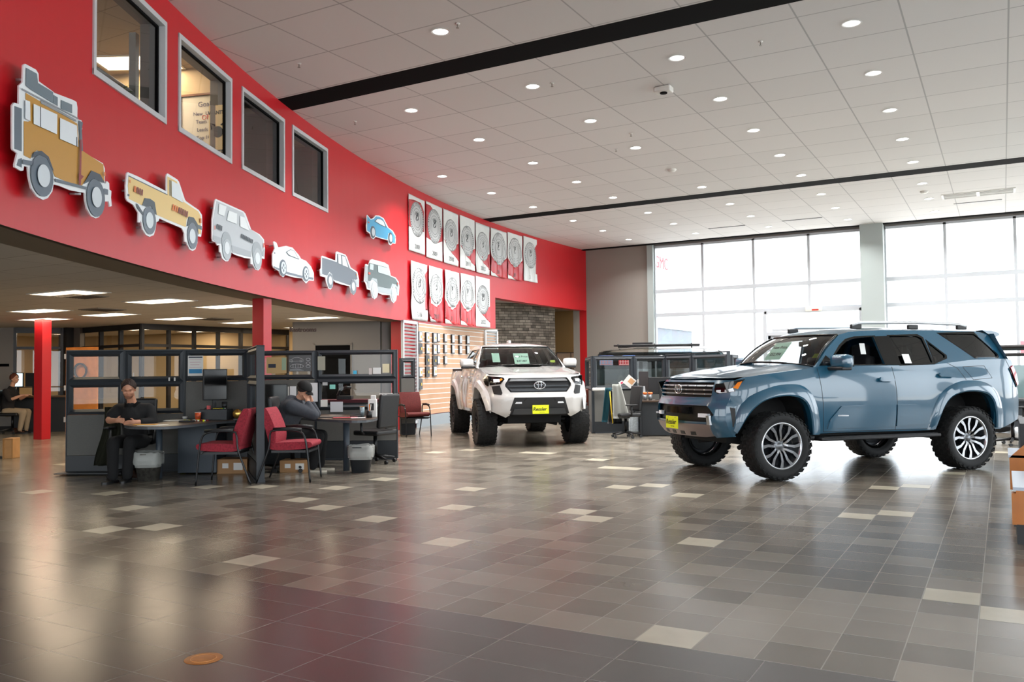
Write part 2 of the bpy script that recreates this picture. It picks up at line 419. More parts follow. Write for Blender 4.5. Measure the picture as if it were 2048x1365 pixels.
f = MB(); f.box((-4.44, YW-.12, 2.58), (.45, .08, .07), bev=.01); f.done('door_closer', M_alu, d)
e = MB(); e.box((-5.47, YW-.2, 3.38), (.52, .12, .16), bev=.015)
o = tag(e.done('emergency_light', mat('pale_plastic', '#d9d6c8', .5)), 'small cream emergency light above the glass entrance doors', 'emergency light')
e = MB(); e.box((-5.41, YW-.262, 3.34), (.22, .006, .05)); e.done('lamp_strip', mat('red_lens', '#b02a1c', .4), o)

# ---- right and rear walls (out of frame) with tall daylight openings
f = MB()
f.bb(XW, XW+.3, -8, YW+.3, 0, .5); f.bb(XW, XW+.3, -8, YW+.3, 5.7, HC+.1)
for y in (-8, -3, 2, 7, 12, 17, 22, 27): f.bb(XW, XW+.3, y-.35, y+.35, .4, 5.8)
struct(f.done('wall_right', M_grey))
f = MB()
f.bb(-40, XW, -8.2, -8, 0, .5); f.bb(-40, XW, -8.2, -8, 5.0, HC+.1)
f.bb(-40, -12, -8.2, -8, .4, 5.2)
for x in (-8, -4, 0, 4, 8): f.bb(x-.3, x+.3, -8.2, -8, .4, 5.2)
struct(f.done('wall_rear', M_grey))

# ---- upstairs office seen through the four inner windows
M_trimw = mat('silver_window_trim', '#b9bcc0', .45)
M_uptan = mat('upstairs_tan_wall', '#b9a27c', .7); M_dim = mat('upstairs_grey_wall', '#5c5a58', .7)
def arc_slab(name, z, a0, a1, off, xb, m_):
    f = MB()
    for k in range(60):
        p, q = arc(a0+(a1-a0)*k/60, z, off), arc(a0+(a1-a0)*(k+1)/60, z, off)
        f.face([p, q, (xb, q.y, z), (xb, p.y, z)])
    return struct(f.done(name, m_, normals=False))
arc_slab('floor.001', 3.2, 222, 194.3, -.31, -26, M_dim)
arc_slab('ceiling.002', 5.98, 222, 194.3, -.31, -26, ceil_mat('upstairs_ceiling_panel', 1.22, .61, 0, 0, c='#b7a68c', mc='#8d8069', ms=.008))
def vwall(name, p, q, z0, z1, m_, th=.1):
    p = Vector(p[:2]).to_3d(); q = Vector(q[:2]).to_3d(); d = (q-p); L = d.length; a = math.atan2(d.y, d.x)
    f = MB(); f.box(((p+q)/2)+Vector((0, 0, (z0+z1)/2)), (L, th, z1-z0), rz=a)
    return struct(f.done(name, m_))
rad = lambda a, o: arc(a, 0, -o)
vwall('wall_upstairs', rad(205.0, .34), rad(204.2, 5.5), 3.2, 5.98, M_uptan)     # holds the whiteboard
vwall('wall_upstairs', rad(216, 5.5), rad(204.2, 5.5), 3.2, 5.98, M_uptan)
vwall('wall_upstairs', rad(204.2, 4.5), rad(195, 4.5), 3.2, 5.98, M_dim)
vwall('wall_upstairs', rad(202.1, .34), rad(201.2, 4.5), 3.2, 5.98, M_dim)
vwall('wall_upstairs', rad(199.2, .34), rad(198.4, 4.5), 3.2, 5.98, M_dim)
for n, (a0, a1, z0, z1) in enumerate(wins):
    f = MB(); k = 6; w = .055
    def seg(a, b_, za, zb, o0, o1):
        p = [arc(a, za, o0), arc(b_, za, o0), arc(b_, zb, o0), arc(a, zb, o0)]; q = [arc(a, za, o1), arc(b_, za, o1), arc(b_, zb, o1), arc(a, zb, o1)]
        f.face(p); f.face(q[::-1])
        for i in range(4): f.face([p[i], q[i], q[(i+1) % 4], p[(i+1) % 4]])
    da = math.degrees(w/AR)
    seg(a0, a1, z1-w, z1+.01, .02, -.09); seg(a0, a1, z0-.01, z0+w, .02, -.09)
    seg(a0, a0-da, z0, z1, .02, -.09); seg(a1+da, a1, z0, z1, .02, -.09)
    fr = struct(f.done('window_%d' % (n+3), M_trimw))
    f = MB(); f.face([arc(a0, z0, -.08), arc(a1, z0, -.08), arc(a1, z1, -.08), arc(a0, z1, -.08)]); f.done('pane', M_glass, fr, normals=False)
    f = MB(); seg(a0-da, a1+da, z1-w-.03, z1-w, -.06, -.09); seg(a1+da*1.7, a1+da, z0, z1, -.06, -.09); f.done('pane_gasket', M_black, fr)
# ---- lights in the hall ceiling
M_lamp = mat('lit_lens', '#ffffff', .5, emit='#fffaf2', estr=8)
M_ring = mat('white_trim_ring', '#d8d8d8', .4)
M_whitepl = mat('white_plastic', '#d4d4d0', .45)
def downlight_mesh():
    r = MB(); r.lathe([(.135, -.012), (.105, -.012), (.10, .01)], n=28); rm = r
    return rm
first = None; cnt = 0
LX, LY, LDX, LDY = -1.3507*1.22, 10.0247*1.22, 2.00845*1.22, 1.86068*1.22
def downlight(x, y, lab):
    global first
    if first is None:
        first = thing('ceiling_downlight', lab, 'ceiling light', (x, y, HC), group='round downlights in the hall ceiling')
        downlight_mesh().done('trim_ring', M_ring, first)
        l = MB(); l.lathe([(.0, -.004), (.104, -.004)], n=28); l.done('lens', M_lamp, first)
        o = first
    else:
        o = copy_tree(first); o.location = (x, y, HC); o['label'] = lab
    la = bpy.data.lights.get('downlight_beam')
    if la is None:
        la = bpy.data.lights.new('downlight_beam', 'AREA'); la.shape = 'DISK'; la.size = .2; la.energy = 24; la.color = (1, .975, .95); la.spread = R(130)
    lo = bpy.data.objects.new('downlight_beam', la); COL.objects.link(lo); lo.parent = o; lo.location = (0, 0, -.03)
    return o
SECT = {0: 'behind the first black strip, near the viewer', 1: 'between the two black ceiling strips', 2: 'beyond the second black strip, near the windows'}
gi = {}
for i in range(-1, 7):
    for j in range(-1, 8):
        x, y = LX-LDX*i, LY+LDY*j
        if i < 0 and j < 2: continue
        if j >= 5: y += .35
        if j < 0: y -= .38
        if y > 28.9 or (i, j) == (2, 3) or (j < 0 and i != 2): continue
        a = math.atan2(y-ACY, x-ACX); rr = math.hypot(x-ACX, y-ACY)
        if rr > AR-.8: continue
        row = ['rightmost', 'rightmost', 'second from right', 'third from right', 'fourth from right', 'fifth from right', 'leftmost', 'leftmost'][i+1]
        sec = 0 if y < B1[0] else (1 if y < B2[0] else 2)
        downlight(x, y, 'round lit ceiling downlight, %s row, %s' % (row, SECT[sec]) if False else 'round white ceiling downlight, row %d from the right, number %d counted from the windows' % (i+2, 8-j))
def small_on_ceiling(name, lab, cat, px, py, build, z=HC, group=None):
    p = atz(px, py, z); t = thing(name, lab, cat, p, group=group); build(t); return t
def sprinkler(t):
    f = MB(); f.lathe([(.0, -.002), (.035, -.002), (.03, -.012), (.0, -.014)], n=16); f.done('escutcheon', M_whitepl, t)
    g = MB(); g.cyl((0, 0, -.035), .008, .05, n=8); g.cyl((0, 0, -.06), .022, .004, n=12); g.done('sprinkler_head', mat('brass_grey', '#8a8780', .4, metal=.6), t)
for px, py, where in ((915, 47, 'beside the downlight above the first black strip'), (598, 127, 'nearest the upstairs windows'), (1104, 166, 'beside the downlight below the first black strip'), (710, 243, 'below the left end of the first black strip'), (1232, 298, 'left of the far downlights between the strips'), (1521, 83, 'right of the black strip near the top edge'), (1262, 267, 'above its neighbour between the strips')):
    small_on_ceiling('fire_sprinkler', 'small ceiling sprinkler head %s' % where, 'sprinkler', px, py, sprinkler, group='sprinkler heads')
def projector(t):
    f = MB(); f.box((0, 0, -.05), (.28, .2, .09), bev=.02); f.done('housing', M_whitepl, t); f = MB(); f.cyl((0, 0, -.1), .06, .02); f.done('dark_lens', M_black, t)
small_on_ceiling('wireless_access_point', 'small white box mounted on the ceiling between two downlights', 'wireless access point', 1327, 174, projector)
def detector(t):
    f = MB(); f.lathe([(0, -.06), (.07, -.055), (.1, -.02), (.1, 0)], n=20); f.done('cover', M_whitepl, t); f = MB(); f.lathe([(.075, -.05), (.08, -.035)], n=20); f.done('vent_ring', M_dgrey, t)
small_on_ceiling('smoke_detector', 'round speaker grille in the ceiling in place of a downlight', 'ceiling speaker', 1344, 339, detector)
small_on_ceiling('smoke_detector', 'round grey ceiling speaker near the square vent', 'ceiling speaker', 1848, 383, detector)
# supply grille and slot diffusers
t = thing('air_return_grille', 'large double louvred air grille in the ceiling near the windows', 'ceiling vent', atz(1956, 387, HC))
f = MB()
f.box((0, 0, -.01), (1.75, .66, .02)); f.done('grille_frame', M_whitepl, t)
f = MB()
for sx in (-.43, .43): f.box((sx, 0, -.021), (.78, .58, .006))
f.done('dark_opening', mat('vent_shadow_grey', '#6e6e70', .6), t)
f = MB()
for sx in (-.43, .43):
    f.box((sx, 0, -.027), (.78, .03, .008))
    for k in range(-9, 10): f.box((sx, k*.03, -.026), (.78, .006, .006))
f.done('louvres', M_whitepl, t)
for px, py, w in ((1453, 454.5, 'left of the other two'), (1604, 439, 'above the glass entrance'), (1955, 404, 'beside the air grille')):
    tag(MB().box((0, 0, 0), (1.2, .07, .012)).done('slot_diffuser', mat('slot_grey', '#4a4a4c', .5), loc=atz(px, py, HC-.006)), 'thin dark linear air slot in the ceiling %s' % w, 'ceiling vent', 'slot diffusers')

# ---- open office under the upper floor
M_warm = mat('lit_troffer_lens', '#ffffff', .5, emit='#ffe9cc', estr=2.6)
trof = None
def troffer(x, y, z, lab, power=13, L=1.16, W=.56, rz=0):
    global trof
    if trof is None:
        trof = thing('recessed_light_panel', lab, 'ceiling light', (x, y, z), group='square light panels in the office ceiling')
        f = MB(); f.prism([(-.6, -.3), (.6, -.3), (.6, .3), (-.6, .3)], lambda u, v, t_: (u, v, t_), -.012, .002, holes=[[(-.565, -.265), (.565, -.265), (.565, .265), (-.565, .265)]]); f.done('panel_frame', M_whitepl, trof)
        f = MB(); f.face([(-.565, -.265, -.006), (.565, -.265, -.006), (.565, .265, -.006), (-.565, .265, -.006)])
        f.done('diffuser', M_warm, trof); o = trof
    else: o = copy_tree(trof); o.location = (x, y, z); o['label'] = lab
    la = bpy.data.lights.get('panel_light_%d' % power)
    if la is None:
        la = bpy.data.lights.new('panel_light_%d' % power, 'AREA'); la.shape = 'RECTANGLE'; la.size = 1.1; la.size_y = .5; la.energy = power; la.color = (1, .80, .56)
    lo = bpy.data.objects.new('panel_light', la); COL.objects.link(lo); lo.parent = o; lo.location = (0, 0, -.02); lo.rotation_euler = (0, 0, rz)
    o.rotation_euler = (0, 0, rz)
    return o
for (x, y, w) in ((-12.27, 7.93, 'nearest the upper left, bright rectangle'), (-12.4, 9.65, 'above the seated man in black'), (-12.4, 11.1, 'just left of the upper red column'), (-15.98, 9.75, 'at the left edge of the view'), (-15.94, 11.2, 'middle of the second row'), (-15.9, 12.9, 'above the third cubicle window'), (-18.3, 11.25, 'behind the left red column'), (-13.5, 14.6, 'right of the upper red column above the rest room sign'), (-15.9, 14.8, 'low beside the upper red column')):
    troffer(x, y, ZL, 'lit rectangular office ceiling panel %s' % w)
for px, py, w in ((160, 592, 'beside the nearest light panel'), (428, 638, 'near the upper red column'), (205, 619, 'behind the second row of panels')):
    p = atz(px, py, ZL)
    t = thing('ceiling_air_vent', 'flat grey air vent in the office ceiling %s' % w, 'ceiling vent', p, group='air vents in the office ceiling')
    f = MB(); f.box((0, 0, -.008), (.6, .6, .014)); f.done('vent_frame', mat('vent_tan', '#8d8275', .6), t)
    f = MB()
    for k in range(-5, 6): f.box((0, k*.05, -.018), (.54, .02, .008))
    f.done('vent_blades', mat('vent_dark', '#5a534a', .6), t)
for (x, y, w) in ((-20.4, 15.2, 'inside the nearer glass office'), (-23.5, 14.6, 'inside the glass office behind the left column'), (-20.2, 17.0, 'at the back of the glass offices'), (-16.4, 17.4, 'over the corridor by the rest room sign')):  # extra panels added to brighten the glass offices and corridor
    troffer(x, y, ZL, 'added lit ceiling panel %s' % w)
# far office walls
P0, P1, P2, P3 = (-21.3, 13.75), (-18.15, 13.62), (-18.0, 16.6), (-17.8, 18.2)
def wallline(name, p, q, z0, z1, m_, th=.12): return vwall(name, p, q, z0, z1, m_, th)
wallline('wall_office', (-29, 10.0), (-21.95, 12.75), 0, ZL, mat('grey_vinyl_wall', '#97918a', .6))
wallline('baseboard_office', (-29, 9.99), (-21.93, 12.74), 0, .12, M_dkframe, .15)
wallline('wall_office', (-30, 16.5), (-17.9, 18.2), 0, ZL, M_tan)
wallline('wall_office', (-26.5, 10.8), (-26.5, 17.5), 0, ZL, M_tan)
wallline('wall_office', (-29, -8), (-29, 12), 0, ZL, M_grey)
wallline('wall_office', (-17.8, 18.2), (-17.2, 19.5), 0, ZL, M_tan)
wallline('wall_office', (-17.2, 19.5), (-15.6, 18.6), 0, ZL, mat('yellow_corridor_wall', '#c9a567', .7))
wallline('wall_office', (-15.0, 15.55), (-13.15, 16.55), 0, ZL, M_dgrey)
wallline('wall_office', (-13.15, 16.55), (-12.95, 17.5), 0, ZL, M_dgrey)
wallline('wall_office', (-15.0, 15.55), (-16.2, 19.0), 0, ZL, M_dgrey)
# dark doorway in the grey wall
q0, q1 = Vector((-15.0, 15.55, 0)), Vector((-13.15, 16.55, 0)); dd = (q1-q0).normalized(); nn = Vector((dd.y, -dd.x, 0))
t = q0+dd*.95; a_ = math.atan2(dd.y, dd.x)
d = MB(); d.box(t+nn*.062+Vector((0, 0, 1.03)), (.86, .01, 2.06), rz=a_, mi=0); d.box(t+nn*.07+Vector((-dd.x*.45, -dd.y*.45, 1.05)), (.05, .03, 2.12), rz=a_, mi=1)
d.box(t+nn*.07+Vector((dd.x*.45, dd.y*.45, 1.05)), (.05, .03, 2.12), rz=a_, mi=1); d.box(t+nn*.07+Vector((0, 0, 2.1)), (.95, .03, .05), rz=a_, mi=1)
struct(d.done('door_2', [M_black, M_dgrey]))
tag(text('restrooms_sign', 'Restrooms', .115, mat('sign_dark_brown', '#2a1712', .5), frame_mat(atd(606, 16.2, 2.21), (math.cos(.5193), math.sin(.5193), 0), (math.sin(.5193), -math.cos(.5193), 0)), bold=.004, depth=.03),
    'dark letters reading Restrooms hanging below the office ceiling', 'sign')
# storefront glass with dark frames
def storefront(name, p, q, nx, doors=()):
    p, q = Vector((p[0], p[1], 0)), Vector((q[0], q[1], 0)); L = (q-p).length; a = math.atan2(q.y-p.y, q.x-p.x)
    f = MB(); f.M = Matrix.Translation(p) @ Matrix.Rotation(a, 4, 'Z')
    for k in range(nx+1): f.bb(L*k/nx-.035, L*k/nx+.035, -.05, .05, 0, ZL)
    f.bb(0, L, -.05, .05, ZL-.14, ZL); f.bb(0, L, -.05, .05, 2.08, 2.15); f.bb(0, L, -.05, .05, 0, .1)
    o = struct(f.done(name, M_dkframe))
    g = MB(); g.M = Matrix.Translation(p) @ Matrix.Rotation(a, 4, 'Z'); g.face([(0, 0, 0), (L, 0, 0), (L, 0, ZL), (0, 0, ZL)]); g.done('pane', M_glass, o, normals=False)
    return o
storefront('window_7', (-21.95, 12.75), (-21.3, 13.6), 1)
storefront('window_8', (-20.9, 13.9), (-18.15, 13.62), 3)
storefront('window_9', P1, P2, 4)
storefront('window_10', P2, P3, 2)
f = MB(); f.box((-21.25, 13.75, ZL/2), (.5, .12, ZL), rz=.35, mi=1)
f.box((-21.05, 13.62, ZL/2), (.12, .2, ZL), mi=0); f.box((-20.95, 13.8, ZL/2), (.3, .14, ZL), rz=0.2, mi=1); struct(f.done('trim_5', [M_dkframe, mat('brown_wall_panel', '#5c544c', .6)]))
# open orange wood door behind the cubicle
t = thing('wooden_door', 'orange wood office door standing open behind the first cubicle window', 'door', atd(133, 20.4)); t.rotation_euler = (0, 0, R(12))
f = MB(); f.bb(0, .92, -.022, .022, .01, 2.06); f.done('door_slab', M_wood, t)
f = MB()
for z in (.35, 1.1, 1.85): f.box((-.02, 0, z), (.05, .06, .12))
f.done('hinges', M_alu, t)
t2 = thing('wall_clock', 'round dark framed ornament hanging on the orange door', 'ornament', atd(133, 20.4)+Vector((.5, .05, 1.5)), rz=R(12))
f = MB(); f.lathe([(.19, -.06), (.19, -.02), (.15, -.02), (.15, -.045)], n=24, c=(0, 0, 0), axis='Y'); f.done('ring', M_dkframe, t2)
# wall plate by the far left office
tag(MB().box(atp(7, 731, (-21.95, 12.75, 0), (.364, -.93, 0))+Vector((.03, -.05, 0)), (.4, .03, .07), rz=.37).done('room_sign', M_black), 'small black room sign on the grey wall at the left edge', 'sign')
# square red columns
def column(px, py, w, lab, z1=ZL, ang=.5193):
    p = atz(px, py); t = MB(); t.box((0, 0, z1/2), (w, w, z1), bev=.004)
    o = t.done('column', M_redcol, loc=p+Vector((-.2, .35, 0))*.3); o.rotation_euler = (0, 0, ang-.35); return tag(o, lab, 'column')
column(78, 880, .235, 'square bright red column standing free at the left, floor to ceiling')
# ---- painted car cut-outs hung off the red wall
M_cutw = mat('cutout_white_edge', '#dfe6ea', .35)
def cutout(name, lab, zoom, outline, layers, off=.11):
    """outline and layers are traced in a magnified survey view (x0, y0, scale) and laid on the plane tangent to the wall"""
    x0, y0, s = zoom
    P = lambda q: (x0+q[0]/s, y0+q[1]/s)
    cx = sum(P(q)[0] for q in outline)/len(outline); cy = sum(P(q)[1] for q in outline)/len(outline)
    a, z, p = onarc(cx, cy, off); n = Vector((ACX-p.x, ACY-p.y, 0)).normalized(); x = Vector((-n.y, n.x, 0)); base = Vector((p.x, p.y, z))
    if x.dot(rgt) < 0: x = -x
    def loc(q):
        w = atp(*P(q), base, n)-base; return (w.dot(x), w.z)
    t = thing(name, lab, 'wall art', base); t.matrix_world = frame_mat(base, x, n)
    zax = Vector((0, 0, 1)); sgn = 1 if (n.cross(x)).dot(zax) > 0 else -1
    fm_ = lambda u, v, w: (u, v*sgn, w)
    t.matrix_world = frame_mat(base, x, n)
    MB().prism([loc(q) for q in outline], fm_, 0, .014).done('backing_board', M_cutw, t)
    d = .014
    for (nm, colr, polys) in layers:
        d += .0025; single = nm in ('tyre', 'wheel_rim', 'wheel_arch', 'lower_trim', 'bumper', 'luggage'); f = MB()
        for pl in polys:
            if isinstance(pl, tuple) and pl[0] == 'e':       # ellipse: centre, radii, rotation
                _, ex, ey, rx, ry, rot = pl
                pl = [(ex+rx*math.cos(k*math.pi/14)*math.cos(rot)-ry*math.sin(k*math.pi/14)*math.sin(rot), ey+rx*math.cos(k*math.pi/14)*math.sin(rot)+ry*math.sin(k*math.pi/14)*math.cos(rot)) for k in range(28)]
            f.prism([loc(q) for q in pl], fm_, d-.002, d)
            if single: f.done(nm, mat('print_'+colr.strip('#'), colr, .4), t); f = MB()
        if not single: f.done(nm, mat('print_'+colr.strip('#'), colr, .4), t)
        else: f.bm.free()
    f = MB()                                        # standoffs to the wall
    for q in outline[::max(1, len(outline)//5)]:
        u, v = loc(q); u *= .85; v *= .85; f.cyl((u, v*sgn, -.05), .012, .1, n=8)
    f.done('standoff', M_alu, t)
    return t
E_ = lambda x, y, rx, ry, rot=0: ('e', x, y, rx, ry, rot)
def stripes(x, y, n, dx, dy, w, h, lean=0):
    return [[(x+k*dx+lean, y+k*dy), (x+k*dx+w+lean, y+k*dy+dy*w/dx), (x+k*dx+w, y+k*dy+h+dy*w/dx), (x+k*dx, y+k*dy+h)] for k in range(n)]
Z = (0, 100, 3.792)
cutout('off_road_wagon_cutout', 'mustard yellow off-road wagon cut-out with loaded roof rack, leftmost on red wall', Z,
 [(165, 115), (180, 105), (262, 150), (280, 180), (283, 238), (390, 315), (400, 325), (545, 380), (570, 395), (577, 440), (575, 525), (608, 535), (613, 600), (605, 615), (608, 765), (665, 800), (770, 860), (785, 900), (785, 1020), (800, 995), (818, 1010), (820, 1060), (835, 1070), (832, 1120), (838, 1185), (822, 1190), (815, 1150), (782, 1150), (770, 1220), (740, 1270), (715, 1278), (680, 1262), (650, 1210), (635, 1140), (632, 1085), (520, 1065), (440, 1032), (395, 1020), (385, 1075), (350, 1125), (315, 1138), (270, 1115), (225, 1050), (205, 960), (200, 890), (170, 880), (165, 915), (145, 918), (100, 890), (98, 870), (120, 785), (85, 760), (80, 745), (80, 420), (95, 400), (130, 410), (132, 270), (160, 245)],
 [('spare_wheel', '#5c6b77', [[(95, 425), (150, 445), (150, 770), (95, 750)], [(125, 830), (150, 820), (150, 893), (112, 875)]]),
  ('body', '#b98a3c', [[(178, 325), (540, 540), (572, 560), (588, 750), (770, 870), (778, 1000), (735, 990), (680, 915), (600, 1040), (560, 1030), (400, 960), (375, 890), (330, 800), (265, 760), (225, 790), (215, 825), (165, 800), (165, 540), (205, 545), (203, 390), (178, 375)]]),
  ('luggage', '#6b7b85', [[(180, 135), (262, 180), (270, 250), (385, 320), (385, 405), (215, 300), (178, 270)], [(388, 340), (420, 360), (420, 425), (388, 405)], [(447, 380), (530, 415), (530, 480), (447, 445)]]),
  ('roof_rack', '#8b9298', [[(145, 290), (575, 515), (575, 525), (145, 302)], [(290, 380), (560, 530), (560, 545), (290, 405)]]),
  ('tyre', '#5d6b78', [E_(297, 955, 84, 160, -.12), E_(708, 1122, 68, 145, -.08), [(578, 535), (608, 550), (600, 600), (608, 765), (595, 770)], [(395, 975), (640, 1040), (640, 1060), (400, 1000)], [(150, 830), (230, 845), (230, 880), (150, 865)], [(770, 1050), (800, 1060), (800, 1100), (770, 1095)]]),
  ('wheel_arch', '#3f4d5a', [[(215, 820), (232, 775), (290, 765), (345, 810), (385, 920), (375, 910), (330, 820), (270, 795)], [(610, 1020), (672, 915), (738, 945), (775, 1010), (740, 1000), (690, 975), (650, 1000)]]),
  ('glass_area', '#dbe3e9', [[(228, 408), (408, 490), (406, 640), (228, 560)], [(430, 515), (558, 575), (568, 735), (430, 675)], [(165, 378), (200, 392), (203, 540), (165, 520)]]),
  ('window_frame', '#4a545c', [[(276, 430), (281, 432), (281, 583), (276, 580)], [(552, 660), (558, 662), (560, 735), (553, 730)]]),
  ('jack', '#8a3a3f', [[(580, 680), (592, 680), (585, 1025), (572, 1025)], [(570, 935), (607, 960), (590, 980), (570, 990)]]),
  ('wheel_rim', '#c9d3da', [E_(300, 955, 47, 87, -.1), E_(706, 1117, 37, 78, -.08)]),
  ('marker_light', '#d9773a', [[(760, 925), (770, 930), (770, 960), (760, 955)]])])
Z = (230, 330, 7.184)
cutout('pickup_cutout', 'pale yellow pickup cut-out with orange and brown stripes on the red wall', Z,
 [(150, 125), (168, 105), (320, 170), (720, 380), (722, 145), (740, 122), (880, 210), (905, 245), (990, 500), (1010, 525), (1190, 650), (1235, 720), (1240, 900), (1222, 1035), (1175, 1025), (1170, 1120), (1140, 1215), (1100, 1238), (1060, 1220), (1020, 1140), (1010, 1110), (985, 1108), (980, 985), (945, 910), (750, 830), (620, 770), (610, 810), (580, 820), (565, 930), (540, 1010), (480, 1035), (430, 1010), (380, 930), (355, 800), (345, 828), (315, 828), (318, 690), (250, 580), (160, 520), (140, 480), (135, 300)],
 [('body', '#dcc184', [[(175, 165), (735, 435), (735, 165), (870, 240), (965, 530), (1180, 670), (1215, 740), (1218, 1000), (1180, 990), (1165, 860), (1110, 760), (1040, 740), (1010, 790), (1000, 895), (740, 790), (575, 715), (545, 540), (500, 500), (405, 475), (365, 580), (180, 490), (165, 300)]]),
  ('bed_rail', '#5d6b74', [[(172, 150), (735, 425), (735, 437), (172, 165)], [(762, 215), (775, 222), (775, 445), (762, 440)], [(160, 415), (185, 425), (182, 455), (160, 445)], [(1165, 860), (1228, 880), (1228, 935), (1165, 915)]]),
  ('wheel_arch', '#4d5b63', [[(365, 580), (400, 478), (480, 488), (545, 535), (575, 720), (540, 700), (500, 600), (420, 600)], [(1008, 885), (1038, 742), (1110, 760), (1165, 850), (1180, 1010), (1130, 860), (1060, 850)], [(275, 555), (300, 565), (380, 690), (380, 730), (290, 620)]]),
  ('tyre', '#6b7884', [E_(467, 800, 92, 202, -.08), E_(1090, 1020, 73, 190, -.05)]),
  ('glass_area', '#d5dfe4', [[(782, 225), (890, 285), (950, 545), (785, 455)]]),
  ('wheel_rim', '#ccd8de', [E_(466, 797, 53, 117, -.05), E_(1083, 1025, 43, 105, -.05)]),
  ('orange_stripe', '#d8793f', stripes(235, 300, 1, 30, 15, 24, 85, 8)+stripes(790, 565, 3, 28, 14, 16, 85, 10)+[[(1190, 765), (1210, 770), (1210, 840), (1190, 835)], [(170, 215), (182, 220), (182, 260), (170, 255)]]),
  ('brown_stripe', '#7d3f3c', stripes(270, 318, 3, 32, 16, 20, 85, 8)+stripes(874, 607, 5, 28, 14, 18, 85, 10))])
Z = (405, 385, 7.0)
cutout('wagon_cutout', 'silver grey boxy wagon cut-out with black stripes on the red wall', Z,
 [(160, 115), (175, 92), (560, 265), (590, 300), (670, 520), (790, 590), (850, 660), (862, 790), (855, 935), (820, 925), (812, 960), (800, 1060), (770, 1095), (730, 1085), (695, 1020), (690, 1010), (665, 1005), (662, 930), (580, 920), (440, 875), (388, 840), (380, 910), (345, 965), (310, 968), (265, 930), (240, 840), (225, 835), (225, 735), (195, 745), (170, 700), (130, 685), (118, 640), (120, 380)],
 [('body', '#b9c1c7', [[(180, 120), (555, 285), (640, 500), (780, 600), (835, 670), (848, 850), (820, 880), (780, 720), (720, 690), (680, 760), (665, 910), (400, 830), (380, 640), (330, 560), (265, 560), (245, 690), (135, 640), (135, 380)]]),
  ('lower_trim', '#a4adb4', [[(390, 740), (660, 830), (662, 910), (400, 840)], [(130, 600), (245, 640), (240, 720), (195, 720), (130, 660)], [(820, 840), (852, 790), (850, 900), (820, 890)]]),
  ('wheel_arch', '#9aa4ab', [E_(318, 700, 68, 150, -.1), E_(745, 840, 68, 150, -.08)]),
  ('tyre', '#a9b3b9', [E_(322, 800, 62, 150, -.05), E_(752, 930, 58, 150, -.05)]),
  ('glass_area', '#dfe7ea', [[(208, 160), (312, 200), (280, 335), (198, 300)], [(345, 255), (460, 300), (455, 445), (318, 390)], [(500, 330), (570, 355), (635, 540), (505, 480)]]),
  ('wheel_rim', '#d4dde2', [E_(318, 780, 36, 88, -.05), E_(748, 925, 34, 82, -.05)]),
  ('black_stripe', '#4a545c', stripes(170, 440, 4, 20, 9, 13, 70, 6)+stripes(515, 580, 8, 21, 11, 14, 55, 5)),
  ('red_light', '#d8604a', [[(826, 710), (838, 715), (838, 775), (826, 770)], [(137, 465), (146, 470), (146, 525), (137, 520)]])])
cutout('white_coupe_cutout', 'white sports coupe cut-out with a tall rear wing on the red wall', Z,
 [(980, 700), (990, 685), (1025, 705), (1050, 770), (1160, 750), (1250, 775), (1340, 880), (1370, 930), (1440, 960), (1510, 1040), (1550, 1130), (1548, 1240), (1480, 1235), (1440, 1278), (1405, 1240), (1385, 1205), (1280, 1195), (1150, 1158), (1118, 1192), (1080, 1160), (1060, 1105), (985, 1060), (968, 1020), (968, 860), (1000, 790)],
 [('body', '#e4ebef', [[(990, 700), (1015, 712), (1040, 790), (1160, 765), (1245, 790), (1320, 880), (1365, 945), (1440, 975), (1500, 1050), (1540, 1140), (1535, 1220), (1400, 1190), (1160, 1130), (980, 1040), (980, 860), (1008, 800)]]),
  ('skirt', '#707d8a', [[(1155, 1110), (1390, 1170), (1390, 1200), (1155, 1140)], [(1475, 1185), (1540, 1195), (1535, 1225), (1475, 1215)], [(985, 1035), (1065, 1070), (1060, 1090), (985, 1055)], [(990, 838), (1003, 842), (1003, 862), (990, 858)]]),
  ('tyre', '#66737f', [E_(1112, 1058, 50, 118, -.05), E_(1433, 1142, 46, 108, -.05)]),
  ('window_line', '#5b6771', [[(1150, 835), (1215, 798), (1270, 820), (1335, 940), (1190, 885)]]),
  ('glass_area', '#dbe4e8', [[(1160, 838), (1215, 806), (1265, 826), (1322, 930), (1195, 878)]]),
  ('wheel_rim', '#c7d1d8', [E_(1112, 1058, 36, 88, -.05), E_(1433, 1142, 33, 82, -.05)]),
  ('spoke', '#66737f', [E_(1112, 1020, 8, 22, 0), E_(1112, 1095, 8, 22, 0), E_(1092, 1058, 6, 18, 0), E_(1132, 1058, 6, 18, 0), E_(1433, 1108, 8, 20, 0), E_(1433, 1178, 8, 20, 0), E_(1415, 1142, 6, 16, 0), E_(1450, 1142, 6, 16, 0)])])
Z = (625, 415, 6.658)
